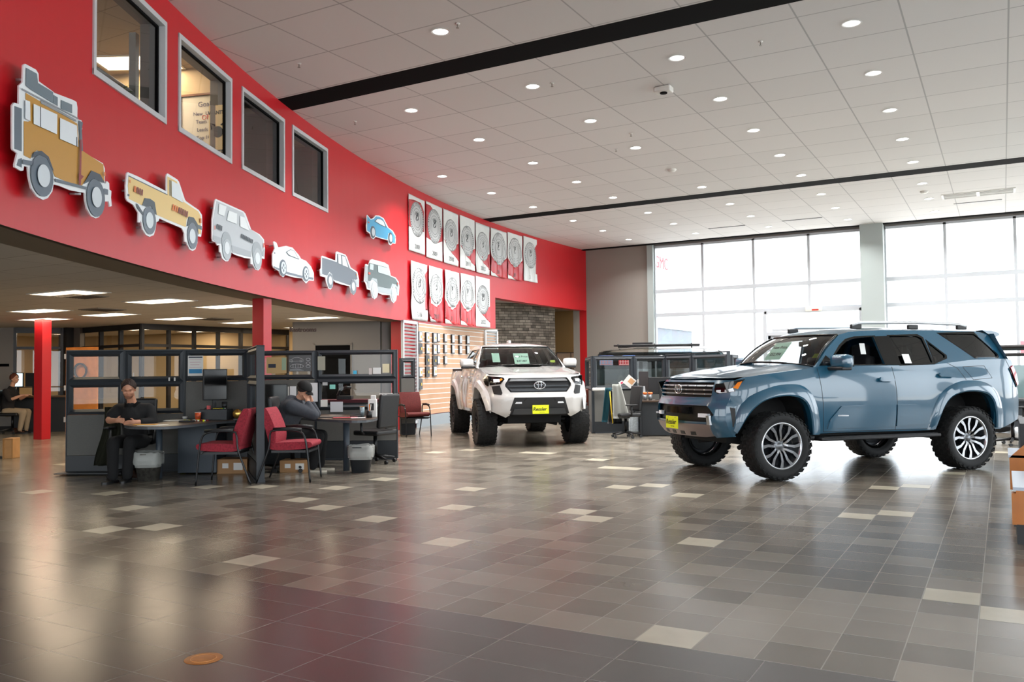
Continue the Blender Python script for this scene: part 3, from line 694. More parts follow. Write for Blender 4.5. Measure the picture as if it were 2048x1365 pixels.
cutout('grey_pickup_cutout', 'dark grey extended-cab pickup cut-out on the red wall', Z,
 [(110, 660), (122, 645), (300, 710), (303, 600), (318, 588), (430, 630), (450, 660), (500, 800), (590, 860), (612, 960), (610, 1065), (575, 1058), (565, 1130), (540, 1170), (505, 1140), (485, 1050), (390, 1030), (295, 1000), (270, 965), (262, 1050), (235, 1095), (205, 1085), (175, 1010), (165, 935), (95, 915), (88, 830), (105, 815)],
 [('body', '#66717c', [[(118, 668), (315, 730), (318, 620), (425, 645), (485, 810), (575, 870), (590, 960), (565, 965), (520, 960), (490, 1040), (270, 965), (250, 890), (215, 860), (185, 910), (118, 890)]]),
  ('bumper', '#b7c3c9', [[(95, 830), (115, 825), (118, 905), (95, 900)], [(565, 965), (605, 970), (600, 1050), (570, 1035)]]),
  ('tyre', '#74808a', [E_(224, 980, 38, 100, -.05), E_(533, 1060, 38, 100, -.05)]),
  ('glass_area', '#d7e0e4', [[(325, 625), (365, 640), (372, 765), (330, 745)], [(378, 645), (418, 660), (460, 800), (385, 770)]]),
  ('wheel_rim', '#c9d3d8', [E_(222, 975, 23, 58, -.05), E_(530, 1055, 22, 58, -.05)]),
  ('marker_light', '#d98a4a', [[(565, 885), (578, 890), (578, 912), (565, 905)]])])
cutout('green_wagon_cutout', 'dark green off-road wagon cut-out with white roof, rightmost on the red wall', Z,
 [(695, 765), (708, 755), (735, 770), (760, 700), (790, 692), (950, 735), (1005, 770), (1035, 910), (1100, 935), (1140, 990), (1150, 1060), (1140, 1175), (1115, 1170), (1110, 1230), (1075, 1278), (1045, 1250), (1025, 1170), (920, 1165), (860, 1135), (855, 1180), (820, 1225), (785, 1200), (765, 1105), (720, 1090), (700, 1010), (680, 985), (682, 960)],
 [('roof', '#dfe6e8', [[(765, 712), (790, 703), (945, 748), (998, 780), (1000, 810), (760, 745)]]),
  ('body', '#57686a', [[(748, 740), (985, 800), (1010, 910), (1095, 950), (1128, 1010), (1130, 1060), (1050, 1020), (1030, 1085), (860, 1055), (850, 970), (790, 945), (755, 990), (725, 970), (730, 790)]]),
  ('lower_trim', '#a9b5ba', [[(720, 975), (755, 985), (765, 1080), (730, 1070)], [(860, 1055), (1035, 1090), (1035, 1160), (860, 1125)], [(1110, 1060), (1140, 1065), (1130, 1160), (1110, 1150)], [(765, 960), (790, 940), (845, 955), (865, 1060), (845, 1000), (800, 965)], [(1035, 1060), (1050, 1015), (1100, 1030), (1115, 1100), (1095, 1060)], [(697, 775), (725, 785), (725, 1000), (695, 985)]]),
  ('tyre', '#c0cbd0', [E_(818, 1100, 42, 115, -.05), E_(1075, 1155, 35, 105, -.05)]),
  ('glass_area', '#b9c8cb', [[(855, 775), (985, 808), (1003, 910), (860, 865)], [(750, 750), (800, 765), (795, 840), (745, 825)]]),
  ('wheel_rim', '#dde4e8', [E_(818, 1098, 26, 70, -.05), E_(1077, 1150, 22, 62, -.05)]),
  ('tail_light', '#d9584a', [[(728, 862), (755, 870), (752, 897), (728, 890)], [(1113, 1000), (1128, 1005), (1128, 1030), (1113, 1025)]])])
cutout('blue_coupe_cutout', 'painted cut-out of a bright blue sports coupe, hung above the others', Z,
 [(712, 115), (720, 98), (768, 155), (800, 145), (830, 108), (880, 110), (940, 145), (1005, 270), (1060, 310), (1095, 370), (1105, 410), (1098, 485), (1058, 480), (1035, 508), (1010, 490), (998, 440), (900, 415), (832, 392), (805, 425), (775, 405), (755, 350), (715, 320), (708, 240), (715, 200)],
 [('body', '#3f9ac4', [[(722, 115), (765, 165), (805, 158), (840, 120), (880, 125), (930, 155), (985, 265), (1050, 320), (1088, 385), (1090, 475), (1060, 470), (1040, 350), (1000, 345), (990, 430), (835, 385), (825, 290), (790, 250), (765, 270), (758, 335), (720, 310), (720, 200)]]),
  ('tyre', '#46505c', [E_(795, 330, 34, 82, -.05), E_(1030, 412, 30, 78, -.05)]),
  ('window_line', '#39434c', [[(815, 185), (850, 150), (900, 155), (940, 185), (975, 270), (900, 240)]]),
  ('glass_area', '#d3dee3', [[(825, 185), (852, 156), (898, 162), (932, 188), (960, 258), (900, 232)]]),
  ('wheel_rim', '#b8c3ca', [E_(796, 330, 22, 56, -.05), E_(1030, 412, 20, 52, -.05)]),
  ('tail_light', '#c9604f', [[(725, 188), (742, 195), (740, 215), (725, 208)], [(1085, 398), (1095, 402), (1095, 418), (1085, 412)]])])

# ---- award banners on the red wall
M_bw = mat('banner_white', '#d5d9d8', .3, noise=(3, .05)); M_br = mat('banner_red', '#b52a33', .3); M_bp = mat('banner_dusty_pink', '#8f5860', .35)
M_seal = mat('seal_silver', '#b9bdbe', .35); M_seal2 = mat('seal_dark', '#4c5052', .4)
def banner(pxl, pxr, ytl, ybl, year, lab, kind, wrinkle):
    aL, z1, p = onarc(pxl, ytl, .03); _, z0, _ = onarc(pxl, ybl, .03); aR, _, q = onarc(pxr, ytl+13, .03)
    p = arc(aL, 0, .03); q = arc(aR, 0, .03); W = (q-p).length; Hh = z1-z0; x = (q-p).normalized(); n = x.cross(Vector((0, 0, 1)))
    if n.dot(Vector((1, 0, 0))) < 0: n = -n
    base = Vector((p.x, p.y, z0))
    t = thing('award_banner', lab, 'banner', base, group='award banners'); t.matrix_world = frame_mat(base, x, n)
    rnd = random.Random(int(pxl)); ph = rnd.random()*6
    def wob(u, v):
        k = wrinkle*max(0, (1-v/Hh*.8))
        return .022*k*(math.sin(u*16+ph)+.6*math.sin(u*33+v*6+ph*2)+.5*math.sin((v*9+u*5)+ph))+.02*wrinkle
    fm_ = lambda u, v, w: (u, v, w+wob(u, v))
    MB().prism([(0, 0), (W, 0), (W, Hh), (0, Hh)], fm_, 0, .004, res=.06, smooth=True).done('cloth', M_bw, t)
    cx, cy, rr = W*.5, Hh*(.60 if kind != 2 else .55), W*.43
    red = {0: [[(0, Hh*.42), (W*.95, Hh*.42), (W*.95, Hh*.8), (W*.75, Hh*.93), (W*.3, Hh*.93), (0, Hh*.9)]],
           1: [[(0, Hh*.35), (0, Hh*.95), (W*.25, Hh*.95), (W*.65, Hh*.82), (W, Hh*.6), (W, Hh*.38), (W*.6, Hh*.3)]],
           2: [[(0, Hh*.44), (W*.4, Hh*.26), (W, Hh*.10), (W, Hh*.44), (W*.75, Hh*.38), (W*.45, Hh*.34)]],
           3: [[(0, Hh*.10), (W*.55, Hh*.0), (W, Hh*.0), (W, Hh*.48), (W*.8, Hh*.36), (W*.5, Hh*.27), (W*.2, Hh*.33), (0, Hh*.46)]],
           4: [[(W*.9, Hh*.2), (W, Hh*.2), (W, Hh*.9), (W*.85, Hh*.8), (W*.9, Hh*.5)]]}[kind]
    f = MB()
    for pl in red: f.prism(pl, lambda u, v, w: (u, v, .0045+w+wob(u, v)), 0, .0015, res=.06, smooth=True)
    f.done('red_swoosh', M_br, t)
    ring = lambda r: [(cx+r*math.cos(k*math.pi/16), cy+r*math.sin(k*math.pi/16)) for k in range(32)]
    f = MB(); f.prism(ring(rr), lambda u, v, w: (u, v, .0075+w+wob(u, v)), 0, .0015, res=.08, smooth=True); f.done('seal', M_seal, t)
    f = MB()
    for r in (.985, .80, .62, .48):
        f.prism(ring(rr*r), lambda u, v, w: (u, v, .0095+w+wob(u, v)), 0, .001, holes=[ring(rr*(r-.022))])
    for k in range(40):                              # the lettering round the rim
        a = k*math.pi/20
        if k % 7 == 6: continue
        f.box((cx+rr*.89*math.cos(a), cy+rr*.89*math.sin(a), .0105+wob(cx, cy)), (rr*.05, rr*.11, .001), rot=Matrix.Rotation(a+math.pi/2+.3*math.sin(k*5), 4, 'Z'))
    for k in range(9):                               # emblem
        a = k*.7; f.tube([(cx+rr*.3*math.sin(a*1.3+j*.5)*.6, cy+rr*.12+rr*.28*math.cos(a+j*.6)*.7, .0115+wob(cx, cy)) for j in range(4)], rr*.012, n=5)
    for s_ in (-1, 0, 1): f.tube([(cx+rr*(.12*s_)+rr*.09*math.cos(j*.7), cy+rr*.30+rr*.10*math.sin(j*.7), .0115+wob(cx, cy)) for j in range(9)], rr*.014, n=5)
    f.done('seal_lines', M_seal2, t)
    if year:
        text('year_lettering', year, Hh*.115, M_seal2, Matrix.Translation((cx, Hh*.10, .012+wob(cx, Hh*.1))), t, depth=.001)
    return t
top = [(817, 849, 387, 500), (852, 884, 402, 514), (886, 916, 417, 525), (919, 948, 430, 535), (950, 978, 444, 544), (980, 1012, 455, 551), (1014, 1043, 464, 557), (1046, 1073, 472, 561)]
ylab = ['2008', '2009', '2010', '2011', '2012', '2013', '2014', '2015']
for k, (a, b_, c_, d_) in enumerate(top):
    lb = 'red and white award banner, upper row, %s' % ['marked 2008', 'marked 2009', 'third from left', 'fourth from left', 'fifth from left', 'third from right', 'second from right', 'last on the right'][k]
    banner(a, b_, c_, d_, ylab[k], lb, [0, 1, 2, 2, 2, 3, 3, 4][k], [0, 0, .3, .6, .6, .8, .8, .5][k])
bot = [(820, 853, 521, 639), (856, 884, 531, 643), (889, 917, 539, 647), (920, 948, 546, 650), (951, 979, 552, 653)]
for k, (a, b_, c_, d_) in enumerate(bot):
    lb = 'pale award banner, lower row, %s' % ['leftmost above the tall louvred panel', 'marked 2017', 'middle one', 'second from right', 'marked 2022, smooth, last on the right'][k]
    banner(a, b_, c_, d_, ['2016', '2017', '2018', '2019', '2022'][k], lb, [4, 3, 3, 3, 2][k], [.9, 1, 1, 1, .2][k])

# ---- louvred panels, slat wall with award plaques
M_frame = mat('white_metal_louvre', '#c9cdd0', .35, metal=.3)
def louvre(pxl, pxr, ytl, ytr, z0, lab):
    aL, z1, p = onarc(pxl, ytl, .08); aR, _, q = onarc(pxr, ytr, .08)
    p = arc(aL, z0, .08); q = arc(aR, z0, .08); x = (q-p).normalized(); n = Vector((x.y, -x.x, 0)); W = (q-p).length; Hh = z1-z0
    if n.x < 0: n = -n
    t = thing('louvred_panel', lab, 'panel', p); t.matrix_world = frame_mat(p, x, n)
    f = MB(); w = .07
    f.bb(0, w, 0, Hh, -.03, .03); f.bb(W-w, W, 0, Hh, -.03, .03); f.bb(0, W, 0, w, -.03, .03); f.bb(0, W, Hh-w, Hh, -.03, .03); f.done('louvre_frame', M_frame, t)
    f = MB(); k = w+.03
    while k < Hh-w: f.box((W/2, k, 0), (W-2*w, .045, .012), rot=Matrix.Rotation(.5, 4, 'X')); k += .085
    f.done('louvres', M_frame, t)
louvre(804, 834, 640, 645, .12, 'tall silver louvred panel at the left end of the slatted award wall')
louvre(969, 994, 657, 661, .12, 'silver louvred panel at the right end of the slatted award wall')
M_slat = mat('maple_slatwall', '#c99c78', .45, noise=(2, .06)); M_groove = mat('slat_groove_white', '#e2e0da', .4)
aS0 = onarc(834, 700)[0]; aS1 = onarc(994, 700)[0]; zS1 = onarc(840, 655)[1]; zS1 = 2.62
f = MB(); zz_ = .3; k = 0
while zz_ < zS1-.01:
    h = min(.115, zS1-zz_)
    n_ = 10
    for i in range(n_):
        a, b_ = aS0+(aS1-aS0)*i/n_, aS0+(aS1-aS0)*(i+1)/n_
        P_ = [arc(a, zz_, .05), arc(b_, zz_, .05), arc(b_, zz_+h, .05), arc(a, zz_+h, .05)]; f.face(P_, 0)
        f.face([arc(a, zz_+h, .05), arc(b_, zz_+h, .05), arc(b_, zz_+h, .0), arc(a, zz_+h, .0)], 0); f.face([arc(a, zz_, .05), arc(b_, zz_, .05), arc(b_, zz_, .0), arc(a, zz_, .0)], 0)
        f.face([arc(a, zz_+h-.004, .052), arc(b_, zz_+h-.004, .052), arc(b_, zz_+h+.018, .052), arc(a, zz_+h+.018, .052)], 1)
    zz_ += h+.018; k += 1
tag(f.done('slat_wall_display', [M_slat, M_groove], normals=False), 'pale maple slatted display wall with white grooves behind the white pickup', 'display wall')
f = MB()
for i in range(12):
    a, b_ = aS0+.35-(aS0+.35-aS1)*i/12, aS0+.35-(aS0+.35-aS1)*(i+1)/12
    f.face([arc(a, 0, .09), arc(b_, 0, .09), arc(b_, .28, .09), arc(a, .28, .09)]); f.face([arc(a, .28, .09), arc(b_, .28, .09), arc(b_, .28, 0), arc(a, .28, 0)])
struct(f.done('baseboard_left', mat('pale_blue_grey_tile', '#8f9aa2', .35), normals=False))
M_plk = mat('plaque_black', '#17171a', .3); M_plw = mat('plaque_white', '#cfd6dc', .3); M_gold = mat('gold_print', '#c7a445', .3, metal=.6)
Zp = lambda x, y: (820+x/6.205, 640+y/6.205)
plq = []
for x, kinds in ((120, 'bkxbk'), (210, 'bbkk'), (298, 'bbbb')):
    pass
rows = [((95, 145), (185, 155), (275, 160), (325, 165), (413, 172), (507, 182), (600, 190), (692, 195)),
        ((97, 292), (185, 298), (275, 305), (325, 308), (413, 308), (507, 312), (600, 318), (692, 320)),
        ((185, 440), (275, 447), (325, 448), (415, 448)), ((97, 585), (187, 582), (277, 575)), ((98, 735),)]
hts = [125, 130, 120, 130, 130]
onm = ['top', 'second', 'third', 'fourth', 'bottom']
for r_, rw in enumerate(rows):
    for i_, (x, y) in enumerate(rw):
        big = x < 320; h = hts[r_] if big else 108
        a, z1, p = onarc(*Zp(x+2, y), .062); _, z0, _ = onarc(*Zp(x+2, y+h), .062); a2, _, q = onarc(*Zp(x+(45 if big else 36), y), .062)
        p = arc(a, z0, .062); q = arc(a2, z0, .062); xx = (q-p).normalized(); n = Vector((xx.y, -xx.x, 0)); n = -n if n.x < 0 else n; W = (q-p).length; Hh = z1-z0
        t = thing('award_plaque', '%s award plaque on the slatted wall, %s row, %s' % ('large' if big else 'narrow', onm[r_], ['leftmost', 'second from left', 'third from left', 'fourth from left', 'fifth from left', 'sixth from left', 'seventh from left', 'rightmost'][i_] if len(rw) > 1 else 'alone'), 'plaque', p, group='award plaques')
        t.matrix_world = frame_mat(p, xx, n)
        MB().bb(0, W, 0, Hh, -.02, .03).done('plaque_board', M_plk, t)
        if not (big and (r_, i_) in ((1, 0), (2, 0), (3, 1), (4, 0), (2, 1))):
            MB().bb(W*.12, W*.88, Hh*.12, Hh*.93, .03, .036).done('plaque_plate', M_plw, t)
        if big: MB().bb(W*.45, W*.75, Hh*.35, Hh*.62, .036, .041).done('gold_emblem', M_gold, t)
# ---- stone fireplace and passage beyond the opening
def stone_mat():
    mt = bpy.data.materials.new('stacked_ledge_stone'); mt.use_nodes = True; nt = mt.node_tree; b = nt.nodes['Principled BSDF']
    tc = nt.nodes.new('ShaderNodeTexCoord'); sp = nt.nodes.new('ShaderNodeSeparateXYZ'); cb = nt.nodes.new('ShaderNodeCombineXYZ'); ad = nt.nodes.new('ShaderNodeMath')
    nt.links.new(tc.outputs['Object'], sp.inputs[0]); nt.links.new(sp.outputs[0], ad.inputs[0]); nt.links.new(sp.outputs[1], ad.inputs[1])
    nt.links.new(ad.outputs[0], cb.inputs[0]); nt.links.new(sp.outputs[2], cb.inputs[1])
    br = nt.nodes.new('ShaderNodeTexBrick'); br.offset = .4; br.squash = 1.6; br.squash_frequency = 3
    br.inputs['Scale'].default_value = 1; br.inputs['Brick Width'].default_value = .34; br.inputs['Row Height'].default_value = .105
    br.inputs['Mortar Size'].default_value = .008; br.inputs['Color1'].default_value = lin('#aaa298'); br.inputs['Color2'].default_value = lin('#6c6761'); br.inputs['Mortar'].default_value = lin('#2b2622')
    n = nt.nodes.new('ShaderNodeTexNoise'); n.inputs['Scale'].default_value = 5; n.inputs['Detail'].default_value = 6
    nt.links.new(tc.outputs['Object'], n.inputs[0]); nt.links.new(cb.outputs[0], br.inputs[0])
    mx = nt.nodes.new('ShaderNodeMix'); mx.data_type = 'RGBA'; mx.blend_type = 'OVERLAY'; mx.inputs[0].default_value = .7
    nt.links.new(br.outputs[0], mx.inputs[6]); nt.links.new(n.outputs[0], mx.inputs[7]); nt.links.new(mx.outputs[2], b.inputs['Base Color'])
    bp = nt.nodes.new('ShaderNodeBump'); bp.inputs['Strength'].default_value = .8; bp.inputs['Distance'].default_value = .03
    nt.links.new(mx.outputs[2], bp.inputs['Height']); nt.links.new(bp.outputs[0], b.inputs['Normal']); b.inputs['Roughness'].default_value = .85
    return mt

M_stone = stone_mat()
f = MB()                                         # pillar seen through the opening: two faces meet at a corner
cx_, cy_ = -15.9, 29.2
pl = [(cx_, cy_), (-15.35, 31.2), (-19.2, 33.2), (-17.2, 27.2)]
pl = [(-15.75, 28.9), (-15.35, 30.3), (-17.5, 32.2), (-17.9, 26.6)]
for i in range(4):
    a, b_ = pl[i], pl[(i+1) % 4]; f.face([(a[0], a[1], 0), (b_[0], b_[1], 0), (b_[0], b_[1], 4.0), (a[0], a[1], 4.0)])
f.face([(q[0], q[1], 4.0) for q in pl]); tag(f.done('stone_pillar', M_stone), 'tall stacked ledge-stone pillar seen through the opening behind the white pickup', 'pillar')
f = MB()
for k in range(20):
    a, b_ = 189.5-(189.5-A_END)*k/20, 189.5-(189.5-A_END)*(k+1)/20
    p, q = arc(a, 4.0, -.31), arc(b_, 4.0, -.31); f.face([p, q, (-26, q.y, 4.0), (-26, p.y, 4.0)])
f.face([arc(A_END, 4.0, -.31), (-13.0, 34, 4.0), (-26, 34, 4.0), (-26, arc(A_END, 4.0).y, 4.0)])
struct(f.done('ceiling.003', white_paint, normals=False))
for k, (x, y) in enumerate(((-15.0, 25.0), (-14.0, 31.9), (-19.5, 24.0))):  # panels added to brighten the dark passage and stone pillar
    tz = troffer(x, y, 3.985, 'added warm ceiling panel brightening the passage beyond the opening, %s one' % ['near', 'right', 'far'][k], power=14)
vwall('wall_passage', (-26, 33.9), (-13.1, 33.9), 0, 4.0, M_tan)
vwall('wall_passage', (-26, 20.5), (-26, 34), 0, 4.0, M_tan)
vwall('wall_passage', (-26, 20.4), (-14.4, 20.4), 0, 4.0, M_tan)
vwall('wall_passage', (-14.12, 30.62), (-13.1, 33.9), 0, 4.0, mat('passage_beige_wall', '#a79c8c', .7))
f = MB(); f.face([(-26, 30.19, .001), (-14, 30.19, .001), (-13, 34, .001), (-26, 34, .001)]); struct(f.done('floor.002', fm, normals=False))
# ================================================================== vehicles
def interp(x, P):
    if x <= P[0][0]: return P[0][1]
    for (a, b_), (c_, d_) in zip(P[:-1], P[1:]):
        if x <= c_: 
            k = (x-a)/(c_-a); return b_+(d_-b_)*k
    return P[-1][1]
def clamp(x, a=0., b_=1.): return max(a, min(b_, x))
def ss(x): x = clamp(x); return x*x*(3-2*x)
def resample(P, n):
    P = [Vector(p) for p in P]; L = [0]
    for a, b_ in zip(P[:-1], P[1:]): L.append(L[-1]+(b_-a).length)
    out = []
    for k in range(n):
        s = L[-1]*k/(n-1); i = 0
        while i < len(L)-2 and L[i+1] < s: i += 1
        out.append(P[i].lerp(P[i+1], (s-L[i])/max(1e-9, L[i+1]-L[i])))
    return out
def chaikin(P, n=2, closed=False):
    P = [tuple(p) for p in P]
    for _ in range(n):
        Q = [] if closed else [P[0]]
        for a, b_ in zip(P, P[1:]+([P[0]] if closed else [])):
            Q += [tuple(x*.75+y*.25 for x, y in zip(a, b_)), tuple(x*.25+y*.75 for x, y in zip(a, b_))]
        if not closed: Q.append(P[-1])
        P = Q
    return P
def paint(name, col, flake=0):
    m_ = mat(name, col, .28, metal=flake, spec=.6, coat=1.0); return m_
M_tire = mat('tyre_rubber', '#1b1c1d', .75, bump=(60, .2)); M_tire2 = mat('tyre_tread', '#131414', .85)
M_chrome = mat('polished_metal', '#c9ccd0', .16, metal=1); M_machined = mat('machined_alloy', '#c3c6ca', .25, metal=.9)
M_rimdk = mat('dark_alloy', '#22252a', .35, metal=.6); M_trim = mat('black_plastic_trim', '#17181a', .55); M_gloss = mat('gloss_black', '#08090a', .12)
M_int = mat('dark_interior', '#141416', .7); M_seat = mat('dark_seat_fabric', '#1c1c1f', .8)
M_ws = glass('clear_car_glass', '#e6f0ee', keep=.86); M_tint = glass('tinted_car_glass', '#5c6468', keep=.6)
M_drl = mat('white_light_guide', '#e9edf2', .2); M_amb = mat('amber_lens', '#e8801c', .2); M_redl = mat('red_lens_car', '#c2202a', .2, coat=1)
M_under = mat('underbody_black', '#0a0a0b', .8); M_steel = mat('dull_steel', '#8a8e92', .4, metal=.8)
M_yel = mat('yellow_plate', '#e6ef1a', .4); M_ink = mat('black_ink', '#0c0c0c', .5)

def wheel(parent, x, y, side, r, w, rimr, style):
    """side +1 = outer face towards +y. tyre with tread blocks; rim and hub are its sub-parts"""
    key = 'W%s%s' % (style, side)
    if key in CACHE:
        ob = copy_tree(CACHE[key]); ob.parent = parent; ob.location = (x, y, r); return ob
    f = MB(); h = w/2
    f.lathe([(rimr, -h*.78), (rimr+.03, -h*.92), (r*.80, -h*1.0), (r*.94, -h*.97), (r*.982, -h*.80), (r*.982, h*.80), (r*.93, h*.97), (r*.80, h*1.0), (rimr+.03, h*.92), (rimr, h*.78)], n=56, axis='Y', mi=0)
    N = 30
    for k in range(N):
        for row in range(5):
            a = 2*math.pi*(k+(.5 if row % 2 else 0))/N; yy = (-2+row)*w*.205
            M_ = Matrix.Rotation(-a, 4, 'Y') @ Matrix.Translation((r*.985, yy, 0)) @ Matrix.Rotation((.25 if row % 2 else -.25), 4, 'X')
            s0 = f.M; f.M = M_; f.box((0, 0, 0), (r*.018, w*(.19 if row in (0, 4) else .16), 2*math.pi*r/N*(.62 if row in (0, 4) else .7)), mi=1); f.M = s0
        for sd in (-1, 1):                           # shoulder lugs on the sidewall
            a = 2*math.pi*(k+.25)/N; M_ = Matrix.Rotation(-a, 4, 'Y') @ Matrix.Translation((r*.925, sd*h*.985, 0)); s0 = f.M; f.M = M_
            f.box((0, 0, 0), (r*.07, .007, 2*math.pi*r/N*.5), mi=1); f.M = s0
    ty = f.done('tyre', [M_tire, M_tire2], parent)
    ty.location = (x, y, r)
    sy = side
    g = MB(); o = h*.80*sy
    g.lathe([(rimr+.012, o), (rimr+.004, o+.012*sy), (rimr-.012, o+.006*sy), (rimr-.02, o-.03*sy), (rimr-.035, -h*.7*sy)], n=56, axis='Y', mi=0)
    g.lathe([(0.0, -.02*sy), (rimr-.03, -.02*sy)], n=32, axis='Y', mi=1)
    nsp = 6
    for k in range(nsp):
        a0 = 2*math.pi*k/nsp+.26
        for d in (-1, 1):
            s0 = g.M; g.M = Matrix.Rotation(-a0, 4, 'Y')
            r0, r1 = .052, rimr-.014; a1 = d*.20
            def P_(rr, s_, oy): return (math.sqrt(max(0, rr*rr-s_*s_)), oy, s_)
            q = [(r0, d*.022, o*.62, .011), (r0+.045, d*.026, o*.86, .012), (r1-.075, d*.036, o*.93, .015), (r1, d*.072, o*.97, .021)]
            Lf, Rt, Lb, Rb = [], [], [], []
            for i, (rr, aa, oy, ww) in enumerate(q):
                Lf.append(P_(rr, aa-ww, oy)); Rt.append(P_(rr, aa+ww, oy)); Lb.append(P_(rr, aa-ww*1.4, oy-.045*sy)); Rb.append(P_(rr, aa+ww*1.4, oy-.045*sy))
            for i in range(3):
                g.face([Lf[i], Rt[i], Rt[i+1], Lf[i+1]], 2 if style != 'black' else 1); g.face([Lf[i], Lf[i+1], Lb[i+1], Lb[i]], 1); g.face([Rt[i], Rt[i+1], Rb[i+1], Rb[i]], 1)
            g.M = s0
    g.done('rim', [M_machined if style != 'black' else M_rimdk, M_rimdk, M_machined], ty, normals=False)
    g = MB(); g.lathe([(0, o*.80), (.030, o*.79), (.036, o*.62), (.052, o*.60), (.075, o*.52), (.075, 0)], n=28, axis='Y')
    for k in range(6):
        a = 2*math.pi*k/6; g.cyl((.060*math.cos(a), o*.60, .060*math.sin(a)), .009, .02, n=8, axis='Y')
    g.done('hub', M_rimdk if style == 'black' else M_steel, ty)
    g = MB(); g.lathe([(0, -.028*sy), (rimr*.72, -.028*sy), (rimr*.72, -.045*sy)], n=28, axis='Y'); g.done('brake_disc', M_steel, ty)
    CACHE[key] = ty
    return ty
CACHE = {}
class Car: pass
def grid(f, fn, nu, nv, mi=0, smooth=True):
    V = [[f.bm.verts.new(fn(i/nu, j/nv)) for j in range(nv+1)] for i in range(nu+1)]
    for i in range(nu):
        for j in range(nv):
            q = f.bm.faces.new((V[i][j], V[i+1][j], V[i+1][j+1], V[i][j+1])); q.smooth = smooth; q.material_index = mi
    return V
def seam(f, pts, fmap, w=.006, t=.0015):
    for a, b_ in zip(pts[:-1], pts[1:]):
        a, b_ = Vector(a), Vector(b_); d = (b_-a); L = d.length; d /= L; n = Vector((-d.y, d.x))*w/2; k = max(1, int(L/.05))
        for i in range(k):
            p, q = a+d*L*i/k, a+d*L*(i+1)/k
            f.face([fmap(*(p+n), t), fmap(*(q+n), t), fmap(*(q-n), t), fmap(*(p-n), t)])
def build_vehicle(c):
    """c carries the measured section functions of one vehicle; x forward, y left, z up, metres"""
    T = c.root; Pn = c.paint
    F, W, S, Hd, XJ, YJ = c.F, c.W, c.S, c.Hd, c.XJ, c.YJ
    sm = lambda sgn: (lambda u, v, t: (u, sgn*(W(u, v)+t), v))
    fr = lambda u, v, t: (F(u, v)+t, u, v)
    # --- side panels
    fe = [(XJ(z), z) for z in np.linspace(c.zlow, c.znose, 10)]
    top = [(x, S(x)) for x in np.linspace(XJ(c.znose), c.xcowl, 14)][1:]
    out = c.side_bottom + fe + top + c.belt
    for sgn, nm in ((1, 'left'), (-1, 'right')):
        f = MB(); f.prism(out, sm(sgn), 0, -.02, res=.06, smooth=True)
        sharp(f.done('body_side', Pn, T), 40)
        for (ia, oa) in c.flares:
            I, O = resample(chaikin(ia, 2), 30), resample(chaikin(oa, 2), 30)
            f = MB(); rows = []
            for p, q in zip(I, O):
                m1 = p.lerp(q, .12); m2 = p.lerp(q, .75)
                wi = max(W(p.x, p.y), W(q.x, q.y))
                rows.append([(p.x, sgn*(W(p.x, p.y)-.10), p.y), (p.x, sgn*(W(p.x, p.y)+c.flare), p.y), (m1.x, sgn*(W(m1.x, m1.y)+c.flare+.010), m1.y), (m2.x, sgn*(W(m2.x, m2.y)+c.flare*.8), m2.y), (q.x, sgn*(W(q.x, q.y)-.002), q.y)])
            V = [[f.bm.verts.new(p) for p in r_] for r_ in rows]
            for A, B in zip(V[:-1], V[1:]):
                for k in range(4): q = f.bm.faces.new((A[k], A[k+1], B[k+1], B[k])); q.smooth = True
            sharp(f.done('wheel_arch_flare', c.flare_mat, T), 30)
            f = MB(); cx = sum(p.x for p in I)/len(I)         # dark liner
            for a, b_ in zip(I[:-1], I[1:]):
                f.face([(a.x, sgn*(W(a.x, a.y)-.05), a.y), (b_.x, sgn*(W(b_.x, b_.y)-.05), b_.y), (b_.x, sgn*.48, b_.y), (a.x, sgn*.48, a.y)])
            zm = min(p.y for p in I); f.face([(p.x, sgn*.48, p.y) for p in I])
            f.done('wheel_liner', M_under, T)
        f = MB()
        for s_ in c.seams: seam(f, s_, sm(sgn))
        f.done('panel_gaps', M_ink, T, normals=False)
        for (nm_, poly, t0, t1, m_, rs) in c.side_parts:
            f = MB(); f.prism(poly, sm(sgn), t0, t1, res=rs, smooth=True); sharp(f.done(nm_, m_, T), 40)
    # --- front
    f = MB(); f.prism(c.front_outline, fr, 0, -.03, res=.055, holes=c.front_holes, smooth=True); sharp(f.done('front_fascia', Pn, T), 40)
    for (nm_, poly, t0, t1, m_, rs) in c.front_parts:
        f = MB(); pls = poly if isinstance(poly[0][0], (list, tuple)) else [poly]
        for pl in pls: f.prism(pl, fr, t0, t1, res=rs)
        sharp(f.done(nm_, m_, T), 40)
    # --- hood
    f = MB()
    def hood(u, v):
        yy = (v*2-1)
        xb = c.xcowl+c.cowl_bow*(1-yy*yy); yb = yy*YJ*.99
        xf_ = F(yb, c.znose)
        x = xb+(xf_-xb)*u
        y = yy*(W(min(x, XJ(c.znose)), S(x))-.002 if x < XJ(c.znose) else YJ*.99+0*x)
        yE = W(min(x, XJ(c.znose)-.001), S(min(x, XJ(c.znose))))
        y = yy*(yE+(YJ*.99-yE)*ss((u-.85)/.15))
        return (x, y, Hd(x, y))
    grid(f, hood, 28, 28); bmesh.ops.solidify(f.bm, geom=f.bm.faces[:], thickness=.01)
    sharp(f.done('hood', Pn, T), 40)
    f = MB()
    for s_ in c.hood_seams:
        seam(f, s_, lambda u, v, t: (u, v, Hd(u, v)+t+.001))
    f.done('hood_gap', M_ink, T, normals=False)
    # --- underbody
    f = MB(); f.bb(c.xr+.25, XJ(.6)-.15, -.5, .5, .42, .62); f.bb(-.9, .95, -.82, .82, .50, .62); 
